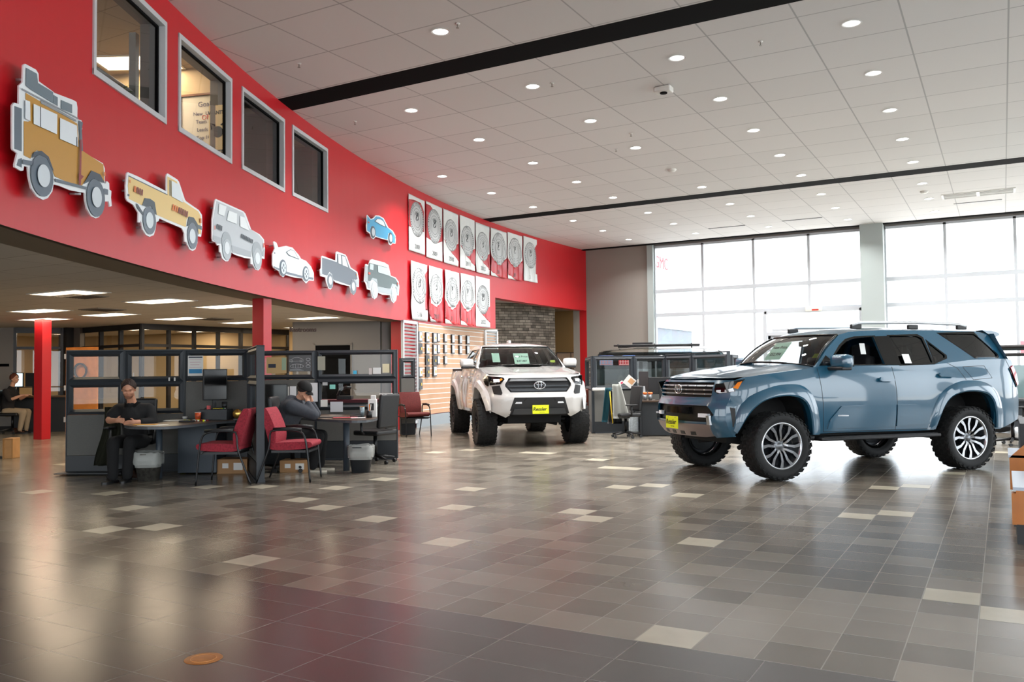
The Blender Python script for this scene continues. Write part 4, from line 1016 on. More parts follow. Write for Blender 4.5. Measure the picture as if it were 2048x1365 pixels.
    f.bb(c.xr+.12, c.xr+.5, -.7, .7, .5, .75); f.bb(XJ(.6)-.4, XJ(.6)-.02, -.6, .6, .55, 1.0)
    for ax in (c.wb/2, -c.wb/2): f.tube([(ax, -.7, c.wr), (ax, .7, c.wr)], .05, n=10)
    f.tube([(c.wb/2, .3, c.wr-.02), (c.wb/2+.25, .45, c.wr-.05)], .03); f.tube([(c.wb/2-.3, -.4, c.wr), (c.wb/2+.2, -.6, c.wr-.04)], .03)
    f.done('underbody', M_under, T)
    f = MB(); f.bb(-c.wb/2+.5, c.wb/2-.5, -.82, .82, .62, 1.22); f.done('cabin_tub', M_int, T)
    # --- wheels
    for ax in (c.wb/2, -c.wb/2):
        for sgn in (1, -1): wheel(T, ax, sgn*c.track/2, sgn, c.wr, c.ww, c.rimr, c.rimstyle)
    # --- greenhouse
    Yg = c.Yg
    gm = lambda sgn: (lambda u, v, t: (u, sgn*(Yg(u, v)+t), v))
    for sgn in (1, -1):
        f = MB(); f.prism(c.gh_out, gm(sgn), 0, -.045, res=.12, holes=[h[0] for h in c.gh_holes], smooth=True); sharp(f.done('cab_side', Pn, T), 40)
        for (h, m_) in c.gh_holes:
            if m_ is None: continue
            f = MB(); f.prism(h, gm(sgn), -.012, -.012, res=.1, smooth=True); f.done('side_window', m_, T)
            f = MB()
            f.bm.free(); f = MB()
        f = MB()
        for (h, m_) in c.gh_holes:
            hh = [Vector(p) for p in h]; ct = sum(hh, Vector((0, 0)))/len(hh)
            o_ = [tuple(ct+(p-ct)*(1+.022/max(.1, (p-ct).length))) for p in hh]; i_ = [tuple(ct+(p-ct)*(1-.012/max(.1, (p-ct).length))) for p in hh]
            f.prism(o_, gm(sgn), .001, .004, holes=[i_])
        for pl in c.black_pillars: f.prism(pl, gm(sgn), .001, .005)
        f.done('window_surround', M_gloss, T)
    f = MB()
    def roof(u, v):
        yy = v*2-1; xf_ = c.xhead+c.head_bow*(1-yy*yy); x = c.xroof_r+(xf_-c.xroof_r)*u; ye = c.roof_hw(x); y = yy*ye
        z = interp(x, c.roofz)+c.crown*(1-abs(yy)**2.6)*ss((1-u)/.06*.6+.4)
        return (x, y, z)
    grid(f, roof, 30, 20); bmesh.ops.solidify(f.bm, geom=f.bm.faces[:], thickness=.03); sharp(f.done('roof', Pn, T), 40)
    f = MB()
    def ws(u, v):
        yy = v*2-1; p = Vector((c.xcowl+c.cowl_bow*(1-yy*yy)-.02, yy*c.ws_hw0, c.zcowl+c.cowl_z*(1-yy*yy))); q = Vector(roof(1, (yy*.985+1)/2)); q.z -= .01
        r_ = p.lerp(q, u); r_ += Vector((.03, 0, .03))*math.sin(math.pi*u); return r_
    grid(f, ws, 10, 14); f.done('windscreen', M_ws, T)
    f = MB()
    for a, b_ in (((0, 0), (1, 0)), ((1, 0), (1, 1)), ((1, 1), (0, 1)), ((0, 1), (0, 0))):
        pts = [Vector(ws(a[0]+(b_[0]-a[0])*k/10, a[1]+(b_[1]-a[1])*k/10))+Vector((.004, 0, .003)) for k in range(11)]; f.tube(pts, .014, n=6)
    f.done('windscreen_seal', M_gloss, T)
    # --- cabin interior
    f = MB(); f.bb(c.xcowl-.42, c.xcowl+.05, -.72, .72, .95, c.zcowl-.03, bev=.06); f.done('dashboard', M_int, T)
    for sx, ys in c.seats:
        for y in ys:
            f = MB(); f.box((sx, y, .92), (.52, .5, .16), bev=.05); f.box((sx-.27, y, 1.2), (.14, .48, .56), bev=.05, rot=Matrix.Rotation(-.18, 4, 'Y')); f.box((sx-.34, y, 1.54), (.09, .27, .17), bev=.035); f.done('seat', M_seat, T)
    f = MB(); pts = [(c.xcowl-.50+.07*math.cos(a), .37+.185*math.sin(a), 1.22+c.dz+.17*math.cos(a)) for a in [k*math.pi/10 for k in range(20)]]; f.tube(pts, .014, n=8, closed=True); f.done('steering_wheel', M_int, T)
    f = MB(); f.box((c.xhead-.02, 0, c.roofz[-2][1]-.10), (.04, .22, .07), bev=.015); f.done('inside_mirror', M_int, T)
    # --- door mirrors
    for sgn in (1, -1):
        f = MB(); f.box((c.mir[0], sgn*c.mir[1], c.mir[2]), (.17, .27, .17), bev=.06); mm = f.done('door_mirror', Pn, T)
        f = MB(); f.box((c.mir[0]+.01, sgn*(c.mir[1]-.06), c.mir[2]-.085), (.15, .34, .045), bev=.015); f.box((c.mir[0]-.085, sgn*c.mir[1], c.mir[2]), (.012, .22, .13)); f.done('mirror_base', M_trim, mm)

def toyota_emblem(T, F, y0, z, r, t, nm='front_emblem'):
    f = MB()
    def el(cx, cz, a, b_, th):
        n = 28; f.tube([(F(cx+a*math.cos(2*math.pi*k/n), z)+t, y0+cx+a*math.cos(2*math.pi*k/n), z+cz+b_*math.sin(2*math.pi*k/n)) for k in range(n)], th, n=6, closed=True)
    el(0, 0, r*1.35, r*.9, r*.12); el(0, r*.03, r*.42, r*.82, r*.10); el(0, r*.42, r*.95, r*.34, r*.10)
    return f.done(nm, M_chrome, T)
def dealer_plate(T, F, z, xo=.03, w=.30, h=.152):
    f = MB(); f.box((F(0, z)+xo, 0, z), (.008, w, h), bev=.003); p = f.done('dealer_plate', M_yel, T)
    mx = Matrix(((0, 0, 1, F(0, z)+xo+.0055), (1, 0, 0, 0), (0, 1, 0, z), (0, 0, 0, 1)))
    text('plate_lettering', 'Ressler', .085, M_ink, mx @ Matrix.Translation((-.02, .004, 0)), p, depth=.001, shear=.25, bold=.0015)
    text('plate_lettering', 'MOTORS', .018, M_ink, mx @ Matrix.Translation((.02, -.05, 0)), p, depth=.001, space=1.3)
    f = MB()
    for yy in (-1, 1): f.cyl((F(0, z)+xo+.006, yy*w*.3, z+h*.4), .006, .004, n=8, axis='X')
    f.done('plate_bolt', M_steel, p)
    return p

# ------------------------------------------------------------------ the blue SUV
c = Car(); c.root = thing('sport_utility_vehicle', 'slate blue four-door sport utility vehicle parked on the tiled floor, side facing the viewer', 'car', (-2.15, 12.654, 0), 3.981, scale=1.045)
c.paint = paint('slate_blue_paint', '#1b5069')
X0 = lambda z: interp(z, [(.5, 2.19), (.60, 2.27), (.70, 2.31), (.90, 2.30), (.96, 2.25), (1.10, 2.235), (1.19, 2.17)])
c.YJ = .80
c.F = lambda y, z: X0(z)-.10*(y/.62)**2-2.2*max(0, abs(y)-.62)**2
c.XJ = lambda z: c.F(c.YJ, z)
W0 = [(.45, .885), (.55, .905), (.70, .922), (.85, .93), (1.0, .93), (1.12, .924), (1.22, .905), (1.30, .882), (1.45, .845)]
def W_suv(x, z):
    w = interp(z, W0); xj = c_suv.XJ(min(max(z, .5), 1.19))
    if x > xj-.5: w = w-(w-.80)*clamp((x-(xj-.5))/.5)**2.2
    if x < -1.95: w = w-(w-.80)*clamp((-1.95-x)/.5)**2
    w += .018*ss(1-abs(x-1.42)/.62)*ss((z-.8)/.3)*ss((1.28-z)/.12)+.03*ss(1-abs(x+1.45)/.65)*ss((z-.85)/.2)*ss((1.3-z)/.15)
    return w
c_suv = c; c.W = W_suv
c.S = lambda x: interp(x, [(-3, 1.335), (.85, 1.335), (1.2, 1.295), (1.6, 1.255), (2.02, 1.195), (2.4, 1.18)])
def Hd_suv(x, y):
    e = c_suv.S(x); k = 1-(min(1, abs(y)/.86))**2.6
    c0 = interp(x, [(.8, .075), (1.4, .07), (1.95, .055), (2.12, .035), (2.2, .0), (2.4, -.02)])
    return e+c0*k+.012*ss((abs(y)-.42)/.06)*ss((.74-abs(y))/.08)*ss((2.1-x)/.3)
c.Hd = Hd_suv; c.znose = 1.19; c.zlow = .52; c.xcowl = .85; c.cowl_bow = .26; c.zcowl = 1.345; c.cowl_z = .06
ra = [(-1.86, .50), (-1.885, .70), (-1.84, .88), (-1.73, .97), (-1.53, 1.005), (-1.32, 1.0), (-1.14, .945), (-1.02, .81), (-.94, .62), (-.90, .52)]
fa = [(.96, .52), (.975, .66), (1.02, .85), (1.10, .95), (1.24, .995), (1.45, .995), (1.65, .95), (1.78, .86), (1.88, .73), (1.955, .56)]
c.side_bottom = [(-2.26, .58), (-2.0, .50)]+chaikin(ra, 1)+[(-.6, .52), (.6, .535), (.80, .53)]+chaikin(fa, 1)
c.belt = [(-.95, 1.35), (-1.6, 1.41), (-2.20, 1.42), (-2.30, 1.40), (-2.36, 1.25), (-2.40, 1.05), (-2.43, .85), (-2.40, .62)]
c.flares = [([(-1.90, .52), (-1.885, .70), (-1.84, .88), (-1.73, .97), (-1.53, 1.005), (-1.32, 1.0), (-1.14, .945), (-1.02, .81), (-.94, .62), (-.90, .53)],
             [(-2.06, .52), (-2.03, .76), (-1.96, .98), (-1.80, 1.10), (-1.55, 1.15), (-1.28, 1.14), (-1.03, 1.04), (-.88, .84), (-.82, .64), (-.79, .53)]),
            ([(.96, .52), (.975, .66), (1.02, .85), (1.10, .95), (1.24, .995), (1.45, .995), (1.65, .95), (1.78, .86), (1.88, .73), (1.955, .56)],
             [(.83, .52), (.84, .66), (.90, .94), (1.0, 1.07), (1.14, 1.14), (1.47, 1.13), (1.72, 1.05), (1.86, .97), (1.96, .84), (2.0, .60)])]
c.flare = .03; c.flare_mat = c.paint
c.seams = [[(.84, 1.32), (.80, .90), (.79, .55)], [(-.285, 1.33), (-.31, .88), (-.29, .54)], [(-1.18, 1.37), (-1.33, 1.30), (-1.40, 1.15)], [(.79, .548), (-.80, .538)],
           [(-1.42, 1.32), (-1.78, 1.33), (-1.86, 1.17), (-1.52, 1.15), (-1.42, 1.32)], [(-2.18, 1.42), (-2.24, 1.3)]]
c.side_parts = [
 ('door_moulding', [(.74, .585), (.70, .70), (.54, .855), (-.27, .855), (-.275, .585)], .0, .014, c.paint, .08),
 ('door_moulding', [(-.30, .585), (-.305, .855), (-.63, .85), (-.74, .70), (-.84, .60)], .0, .014, c.paint, .08),
 ('headlight', [(2.05, 1.045), (2.10, 1.165), (1.93, 1.185), (1.84, 1.20), (1.90, 1.14), (1.97, 1.05)], .0, .012, M_gloss, .05),
 ('indicator', [(1.935, 1.085), (1.875, 1.175), (1.92, 1.165), (1.985, 1.10)], .012, .018, M_amb, None),
 ('tail_light', [(-2.24, 1.30), (-2.30, 1.33), (-2.36, 1.22), (-2.40, 1.08), (-2.36, 1.06), (-2.29, 1.17)], .0, .02, M_redl, .05),
 ('tail_light_trim', [(-2.215, 1.29), (-2.24, 1.30), (-2.29, 1.17), (-2.36, 1.06), (-2.35, 1.04), (-2.265, 1.16)], .0, .012, M_gloss, None),
 ('bumper_vent', [(1.975, .86), (2.03, .87), (2.0, .64), (1.975, .62)], -.002, .004, M_ink, .1),
 ('door_handle', [(-.03, 1.165), (-.05, 1.20), (-.24, 1.19), (-.26, 1.165), (-.24, 1.145), (-.06, 1.15)], .02, .045, c.paint, None),
 ('door_handle', [(-.97, 1.215), (-.99, 1.245), (-1.20, 1.235), (-1.22, 1.21), (-1.2, 1.19), (-1.0, 1.195)], .02, .045, c.paint, None),
 ('door_badge', [(.60, .735), (.60, .75), (.44, .745), (.44, .73)], .014, .018, M_chrome, None)]
c.front_outline = [(-.80, .52), (-.62, .50), (-.58, .64), (.58, .64), (.62, .50), (.80, .52), (.80, 1.19), (.45, 1.19), (0, 1.19), (-.45, 1.19), (-.80, 1.19)]
gr = [(-.60, .985), (.60, .985), (.62, 1.02), (.62, 1.14), (.60, 1.165), (-.60, 1.165), (-.62, 1.14), (-.62, 1.02)]
lo = [(-.60, .885), (.60, .885), (.64, .85), (.69, .78), (.62, .69), (-.62, .69), (-.69, .78), (-.64, .85)]
c.front_holes = [gr, lo]
c.front_parts = [('grille_backing', gr, -.06, -.05, M_ink, .1),
 ('grille_bar', [(-.615, 1.015), (.615, 1.015), (.615, 1.032), (-.615, 1.032)], -.03, .0, M_steel, .1),
 ('grille_bar', [(-.615, 1.065), (.615, 1.065), (.615, 1.082), (-.615, 1.082)], -.03, .0, M_steel, .1),
 ('grille_bar', [(-.615, 1.115), (.615, 1.115), (.615, 1.132), (-.615, 1.132)], -.03, .0, M_steel, .1),
 ('grille_bolts', [[(y-.012, z-.006), (y+.012, z-.006), (y+.012, z+.006), (y-.012, z+.006)] for z in (1.0235, 1.0735, 1.1235) for y in (-.5, -.33, -.17, .17, .33, .5)], .0, .006, M_chrome, None),
 ('lower_grille', lo, -.07, -.06, M_ink, .1),
 ('sensor_pod', [(-.30, .78), (.30, .78), (.28, .86), (-.28, .86)], -.06, -.02, M_gloss, .1),
 ('fog_light', [[(.46, .745), (.60, .745), (.60, .79), (.46, .79)]], -.05, -.005, M_drl, None), ('fog_light', [[(-.60, .745), (-.46, .745), (-.46, .79), (-.60, .79)]], -.05, -.005, M_drl, None),
 ('tow_hook', [[(.62, .66), (.66, .66), (.66, .77), (.62, .77)]], -.02, .03, M_chrome, None), ('tow_hook', [[(-.66, .66), (-.62, .66), (-.62, .77), (-.66, .77)]], -.02, .03, M_chrome, None),
 ('skid_plate', [(-.60, .52), (-.45, .50), (.45, .50), (.60, .52), (.64, .66), (-.64, .66)], -.02, .012, mat('bronze_silver_skid', '#8b7f7c', .35, metal=.6), .1),
 ('skid_slots', [[(y, .515), (y+.10, .515), (y+.13, .56), (y+.04, .56)] for y in (-.44, -.22, .0, .22)], .012, .016, M_ink, None),
 ('headlight', [(.665, 1.05), (.70, 1.03), (.80, 1.045), (.80, 1.165), (.68, 1.15), (.64, 1.15)], .0, .012, M_gloss, .05), ('headlight', [(-.665, 1.05), (-.70, 1.03), (-.80, 1.045), (-.80, 1.165), (-.68, 1.15), (-.64, 1.15)], .0, .012, M_gloss, .05),
 ('daytime_light', [(.685, 1.048), (.72, 1.038), (.80, 1.05), (.80, 1.08), (.685, 1.072)], .012, .018, M_drl, None), ('daytime_light', [(-.685, 1.048), (-.72, 1.038), (-.80, 1.05), (-.80, 1.08), (-.685, 1.072)], .012, .018, M_drl, None)]
c.side_parts.append(('daytime_light', [(2.035, 1.052), (2.05, 1.082), (1.985, 1.10), (1.975, 1.058)], .012, .018, M_drl, None))
c.hood_seams = [[(.95, .80), (1.3, .795), (1.7, .77), (2.0, .70)], [(.95, -.80), (1.3, -.795), (1.7, -.77), (2.0, -.70)]]
c.wb = 2.85; c.track = 1.70; c.wr = .405; c.ww = .285; c.rimr = .272; c.rimstyle = 'silver'; c.xr = -2.42
def Yg_suv(x, z):
    y = .875-(z-1.33)*.40-.10*max(0, (z-1.33))**2
    if x < -1.7: y -= .10*((-1.7-x)/.6)**2
    return y
c.Yg = Yg_suv
c.gh_out = [(.86, 1.335), (.62, 1.55), (.36, 1.735), (.20, 1.775), (.0, 1.79), (-.4, 1.80), (-1.2, 1.80), (-1.9, 1.79), (-2.10, 1.76), (-2.16, 1.71), (-2.28, 1.42), (-2.20, 1.42), (-1.6, 1.41), (-.95, 1.35)]
c.gh_holes = [([(.66, 1.36), (.60, 1.42), (.39, 1.60), (.28, 1.665), (.15, 1.70), (-.17, 1.722), (-.205, 1.36)], None),
              ([(-.40, 1.73), (-.86, 1.735), (-.93, 1.70), (-.96, 1.37), (-.43, 1.355)], M_tint),
              ([(-.985, 1.665), (-1.20, 1.475), (-1.19, 1.44), (-.99, 1.375)], M_tint),
              ([(-1.22, 1.765), (-1.84, 1.765), (-2.13, 1.49), (-2.13, 1.455), (-2.09, 1.44), (-1.69, 1.44)], M_tint)]
c.black_pillars = [[(-.205, 1.355), (-.185, 1.72), (-.39, 1.725), (-.42, 1.35)], [(.80, 1.35), (.66, 1.355), (.60, 1.42), (.66, 1.48)]]
c.xhead = .36; c.head_bow = .16; c.xroof_r = -2.12; c.crown = .055
c.roofz = [(-2.2, 1.74), (-2.0, 1.79), (-1.2, 1.805), (-.4, 1.80), (0, 1.79), (.2, 1.775), (.36, 1.745), (.55, 1.73)]
c.roof_hw = lambda x: Yg_suv(x, interp(x, c_suv.roofz))-.004
c.ws_hw0 = .83; c.seats = [(.1, (.38, -.38)), (-.85, (.42, 0, -.42))]; c.dz = 0.02; c.mir = (.60, 1.03, 1.40)
build_vehicle(c); T = c.root
toyota_emblem(T, c.F, 0, 1.075, .062, .012); dealer_plate(T, c.F, .665, xo=.05)
f = MB()                                              # tailgate
def tg(u, v):
    y = (v*2-1)*.80; z = .62+u*1.14; x = interp(z, [(.6, -2.40), (.85, -2.45), (1.05, -2.40), (1.25, -2.36), (1.42, -2.28), (1.75, -2.12)])-.04*(1-(v*2-1)**2)
    return (x, y*(1 if z < 1.42 else 1-.25*(z-1.42)), z)
grid(f, tg, 14, 10); f.done('tailgate', c.paint, T)
f = MB()
grid(f, lambda u, v: Vector(tg(.73+.22*u, .08+.84*v))+Vector((-.006, 0, 0)), 4, 8); f.done('rear_window', M_gloss, T)
f = MB(); f.prism([(-2.0, 1.81), (-2.16, 1.805), (-2.285, 1.775), (-2.30, 1.745), (-2.24, 1.72), (-2.17, 1.735), (-2.1, 1.76)], lambda u, v, t: (u, t, v), -.66, .66, smooth=False); f.done('roof_spoiler', c.paint, T)
for s_ in (1, -1):
    f = MB(); f.bb(-.90, .90, s_*.80, s_*1.02, .445, .485, bev=.012); f.bb(-.86, .86, s_*.86, s_*1.01, .485, .492); f.tube([(.92, s_*.9, .47), (1.0, s_*.84, .50)], .03); f.done('running_board', M_trim, T)
    f = MB(); f.tube([(-1.72, s_*.645, 1.86), (-1.62, s_*.645, 1.885), (-.9, s_*.645, 1.905), (.0, s_*.645, 1.895), (.12, s_*.645, 1.86)], .02, n=8); rr_ = f.done('roof_rail', mat('silver_rail', '#c5c9cc', .35, metal=.5), T)
    f = MB()
    for x in (-1.66, -.85, .05): f.box((x, s_*.64, 1.845), (.16, .04, .06), bev=.012)
    f.done('rail_foot', M_trim, rr_)
price = T
def sticker(T, name, m_, o, x, n, w, h, colm):
    f = MB(); f.box((0, 0, 0), (w, h, .002)); s_ = f.done(name, colm, T); s_.matrix_local = frame_mat(o, x, n); return s_
M_pap = mat('white_paper', '#dfe2e0', .6); M_papg = mat('pale_green_paper', '#b9d8c6', .6)
s_ = sticker(T, 'window_price_card', None, (.80, .05, 1.55), (0, 1, .0), (.75, 0, .66), .34, .30, M_papg)
for k, tx in enumerate(('New Price', '$52,994')): text('card_writing', tx, .07, M_ink, Matrix.Translation((0, .06-.12*k, .003)), s_, depth=.001, bold=.001)
sticker(T, 'window_sticker', None, (-.54, .858, 1.43), (-1, 0, 0), (0, 1, .45), .11, .13, M_pap)
sticker(T, 'hang_tag', None, (.02, .72, 1.56), (-1, 0, 0), (0, 1, .2), .08, .14, M_pap)
sticker(T, 'yellow_sticker', None, (.72, .72, 1.475), (0, 1, 0), (.75, 0, .66), .12, .07, mat('yellow_green_sticker', '#b6c63a', .6))

# ------------------------------------------------------------------ the white pickup
c = Car(); c.root = thing('pickup_truck', 'white lifted crew-cab pickup with yellow dealer plate facing the viewer, by the slatted wall', 'car', (-8.957, 15.65, 0), R(-48.9), scale=1.01)
c.paint = mat('white_paint_car', '#c6c5c3', .25, coat=.8)
X0t = lambda z: interp(z, [(.5, 2.44), (.62, 2.53), (.90, 2.56), (.98, 2.52), (1.20, 2.50), (1.30, 2.42)])
c.YJ = .86
c.F = lambda y, z: X0t(z)-.09*(y/.62)**2-2.0*max(0, abs(y)-.62)**2
ct = c; c.XJ = lambda z: ct.F(.86, z)
W0t = [(.5, .90), (.65, .935), (.85, .955), (1.05, .955), (1.20, .94), (1.32, .915), (1.45, .875), (1.6, .85)]
def W_t(x, z):
    w = interp(z, W0t); xj = ct.XJ(min(max(z, .5), 1.3))
    if x > xj-.45: w = w-(w-.86)*clamp((x-(xj-.45))/.45)**2.2
    w += .03*ss(1-abs(x-1.675)/.6)*ss((z-.9)/.25)*ss((1.35-z)/.12)+.05*ss(1-abs(x+1.675)/.7)*ss((z-.9)/.25)*ss((1.42-z)/.12)-.02*ss(1-abs(x)/.9)
    return w
c.W = W_t
c.S = lambda x: interp(x, [(-3, 1.44), (.95, 1.44), (1.4, 1.40), (1.9, 1.34), (2.25, 1.30), (2.6, 1.28)])
def Hd_t(x, y):
    e = ct.S(x); k = 1-(min(1, abs(y)/.90))**3
    return e+interp(x, [(.9, .05), (1.9, .05), (2.2, .045), (2.42, .0), (2.7, -.03)])*k-.02*ss((.42-abs(y))/.12)*ss((2.3-x)/.3)
c.Hd = Hd_t; c.znose = 1.30; c.zlow = .62; c.xcowl = .95; c.cowl_bow = .22; c.zcowl = 1.455; c.cowl_z = .04
def arcpts(cx, cz, r, n, a0, a1, sx=1.0): return [(cx+r*sx*math.cos(R(a0+(a1-a0)*k/(n-1))), cz+r*math.sin(R(a0+(a1-a0)*k/(n-1)))) for k in range(n)]
fr_a = arcpts(1.675, .52, .56, 12, 175, 14); rr_a = arcpts(-1.675, .52, .56, 12, 175, 5)
c.side_bottom = [(-2.62, .62), (-2.3, .60)]+rr_a+[(-1.0, .56), (1.0, .56)]+fr_a
c.belt = [(-1.06, 1.44), (-1.10, 1.40), (-2.64, 1.42), (-2.68, 1.38), (-2.68, .75)]
fo = lambda cx: arcpts(cx, .53, .70, 12, 178, 2)
c.flares = [(rr_a, fo(-1.675)), (fr_a, arcpts(1.675, .53, .70, 12, 178, 12))]; c.flare = .055; c.flare_mat = c.paint
c.seams = [[(.98, 1.40), (.96, .60)], [(.02, 1.42), (-.0, .60)], [(-1.06, 1.42), (-1.04, 1.15)], [(-1.10, 1.40), (-1.10, .62)]]
c.side_parts = [('headlight', [(2.10, 1.13), (2.20, 1.10), (2.24, 1.29), (2.02, 1.295), (1.96, 1.27)], .0, .012, M_gloss, .05),
 ('bumper_vent', [(2.10, .98), (2.12, .98), (2.17, .72), (2.15, .72)], -.002, .006, M_ink, .1),
 ('door_handle', [(.10, 1.25), (.12, 1.28), (.30, 1.28), (.32, 1.25), (.30, 1.23), (.12, 1.23)], .02, .045, c.paint, None), ('door_handle', [(-.92, 1.26), (-.90, 1.29), (-.72, 1.29), (-.70, 1.26), (-.72, 1.24), (-.90, 1.24)], .02, .045, c.paint, None),
 ('door_moulding', [(.85, .63), (.85, .75), (.70, .86), (-.80, .86), (-.95, .75), (-.95, .63)], .0, .015, c.paint, .1)]
c.front_outline = [(-.86, .66), (-.60, .54), (-.54, .58), (-.46, .90), (.46, .90), (.54, .58), (.60, .54), (.86, .66), (.86, 1.30), (.5, 1.30), (0, 1.30), (-.5, 1.30), (-.86, 1.30)]
gr = [(-.52, .99), (.52, .99), (.61, 1.10), (.61, 1.14), (.54, 1.25), (-.54, 1.25), (-.61, 1.14), (-.61, 1.10)]
c.front_holes = [gr]
M_dg = mat('satin_dark_grey', '#33373b', .35)
c.front_parts = [('grille_backing', gr, -.06, -.04, M_trim, .1),
 ('grille_bar', [(-.54, 1.19), (.54, 1.19), (.50, 1.235), (-.50, 1.235)], -.04, .0, M_dg, .1), ('grille_bar', [(-.56, 1.09), (.56, 1.09), (.56, 1.115), (-.56, 1.115)], -.04, -.02, M_dg, .1),
 ('grille_bar', [(-.50, 1.01), (.50, 1.01), (.54, 1.055), (-.54, 1.055)], -.04, .0, M_dg, .1),
 ('bumper_centre', [(-.56, .60), (-.46, .90), (.46, .90), (.56, .60), (.45, .585), (-.45, .585)], -.03, .004, M_trim, .1),
 ('bumper_intake', [(-.30, .83), (-.27, .895), (.27, .895), (.30, .83)], .004, .008, M_ink, None),
 ('lower_valance', [(-.50, .60), (-.46, .70), (.46, .70), (.50, .60)], .004, .03, M_dg, .1),
 ('fog_light', [[(.33, .79), (.45, .79), (.43, .82), (.33, .82)]], .004, .012, M_drl, None), ('fog_light', [[(-.45, .79), (-.33, .79), (-.33, .82), (-.43, .82)]], .004, .012, M_drl, None),
 ('headlight', [(.615, 1.23), (.69, 1.14), (.86, 1.12), (.86, 1.285), (.63, 1.26)], .0, .012, M_gloss, .06), ('headlight', [(-.615, 1.23), (-.69, 1.14), (-.86, 1.12), (-.86, 1.285), (-.63, 1.26)], .0, .012, M_gloss, .06),
 ('lamp_cluster', [[(.70, 1.18), (.80, 1.17), (.80, 1.23), (.70, 1.23)]], .012, .018, M_drl, None), ('lamp_cluster', [[(-.80, 1.17), (-.70, 1.18), (-.70, 1.23), (-.80, 1.23)]], .012, .018, M_drl, None),
 ('indicator', [[(-.70, 1.19), (-.655, 1.22), (-.66, 1.245), (-.69, 1.24)]], .012, .018, M_amb, None),
 ('side_intake', [(.70, 1.12), (.83, 1.10), (.80, .96), (.68, .95), (.66, .98)], .0, .008, M_trim, .06), ('side_intake', [(-.70, 1.12), (-.83, 1.10), (-.80, .96), (-.68, .95), (-.66, .98)], .0, .008, M_trim, .06)]
c.hood_seams = [[(1.05, .80), (1.5, .78), (2.0, .74), (2.3, .64)], [(1.05, -.80), (1.5, -.78), (2.0, -.74), (2.3, -.64)]]
c.wb = 3.35; c.track = 1.74; c.wr = .435; c.ww = .345; c.rimr = .23; c.rimstyle = 'black'; c.xr = -2.6
def Yg_t(x, z): return .895-(z-1.44)*.42-.12*max(0, z-1.44)**2
c.Yg = Yg_t
c.gh_out = [(.96, 1.44), (.66, 1.68), (.38, 1.86), (.22, 1.89), (0, 1.90), (-.6, 1.90), (-.98, 1.87), (-1.03, 1.83), (-1.06, 1.44)]
c.gh_holes = [([(.72, 1.48), (.42, 1.73), (.22, 1.82), (.05, 1.825), (.02, 1.48)], M_tint), ([(-.05, 1.825), (-.70, 1.82), (-.86, 1.74), (-.90, 1.48), (-.06, 1.48)], M_tint)]
c.black_pillars = [[(.03, 1.47), (.06, 1.83), (-.05, 1.83), (-.06, 1.47)]]
c.xhead = .38; c.head_bow = .14; c.xroof_r = -.99; c.crown = .05
c.roofz = [(-1.0, 1.865), (-.6, 1.90), (0, 1.90), (.22, 1.89), (.38, 1.865), (.52, 1.85)]
c.roof_hw = lambda x: Yg_t(x, interp(x, ct.roofz))-.004
c.ws_hw0 = .84; c.seats = [(.25, (.40, -.40)), (-.60, (.42, -.42))]; c.dz = .14; c.mir = (.72, 1.05, 1.54)
build_vehicle(c); T = c.root
toyota_emblem(T, c.F, 0, 1.115, .075, .02); dealer_plate(T, c.F, .685, xo=.045, w=.30, h=.155)
f = MB(); grid(f, lambda u, v: (-1.02-.02*math.sin(u*3), (v*2-1)*(.86-.17*u), 1.44+.42*u), 4, 8); f.done('rear_window', M_tint, T)
f = MB(); f.bb(-1.08, -1.12, -.86, .86, .75, 1.41); f.bb(-2.64, -2.60, -.86, .86, .65, 1.42); f.bb(-2.62, -1.1, -.84, .84, .72, .76); f.bb(-2.64, -1.1, .80, .90, 1.38, 1.44, bev=.01); f.bb(-2.64, -1.1, -.90, -.80, 1.38, 1.44, bev=.01)
f.done('cargo_bed', M_trim, T)
f = MB(); f.box((-.3, 0, 1.985), (.22, .06, .07), bev=.02); f.done('roof_antenna', c.paint, T)
for s_ in (1, -1):
    f = MB(); f.tube([(1.675-.2, s_*.35, .45), (1.675, s_*.70, .42)], .035); f.tube([(1.675+.25, s_*.3, .50), (1.675+.05, s_*.66, .47)], .025); f.tube([(1.675, s_*.60, .35), (1.66, s_*.52, .95)], .04)
    f.done('suspension_arm', M_steel if s_ > 0 else M_under, T)
s_ = sticker(T, 'window_price_card', None, (.87, .02, 1.62), (0, 1, 0), (.75, 0, .66), .30, .28, M_papg)
for k, tx in enumerate(('Best Price', '$47,487')): text('card_writing', tx, .065, M_ink, Matrix.Translation((0, .05-.12*k, .003)), s_, depth=.001, bold=.001)
sticker(T, 'window_sticker', None, (.80, -.48, 1.64), (0, 1, 0), (.75, 0, .66), .15, .24, M_papg)
sticker(T, 'yellow_sticker', None, (.86, .66, 1.56), (0, 1, 0), (.75, 0, .66), .10, .06, mat('yellow_green_sticker', '#b6c63a', .6))
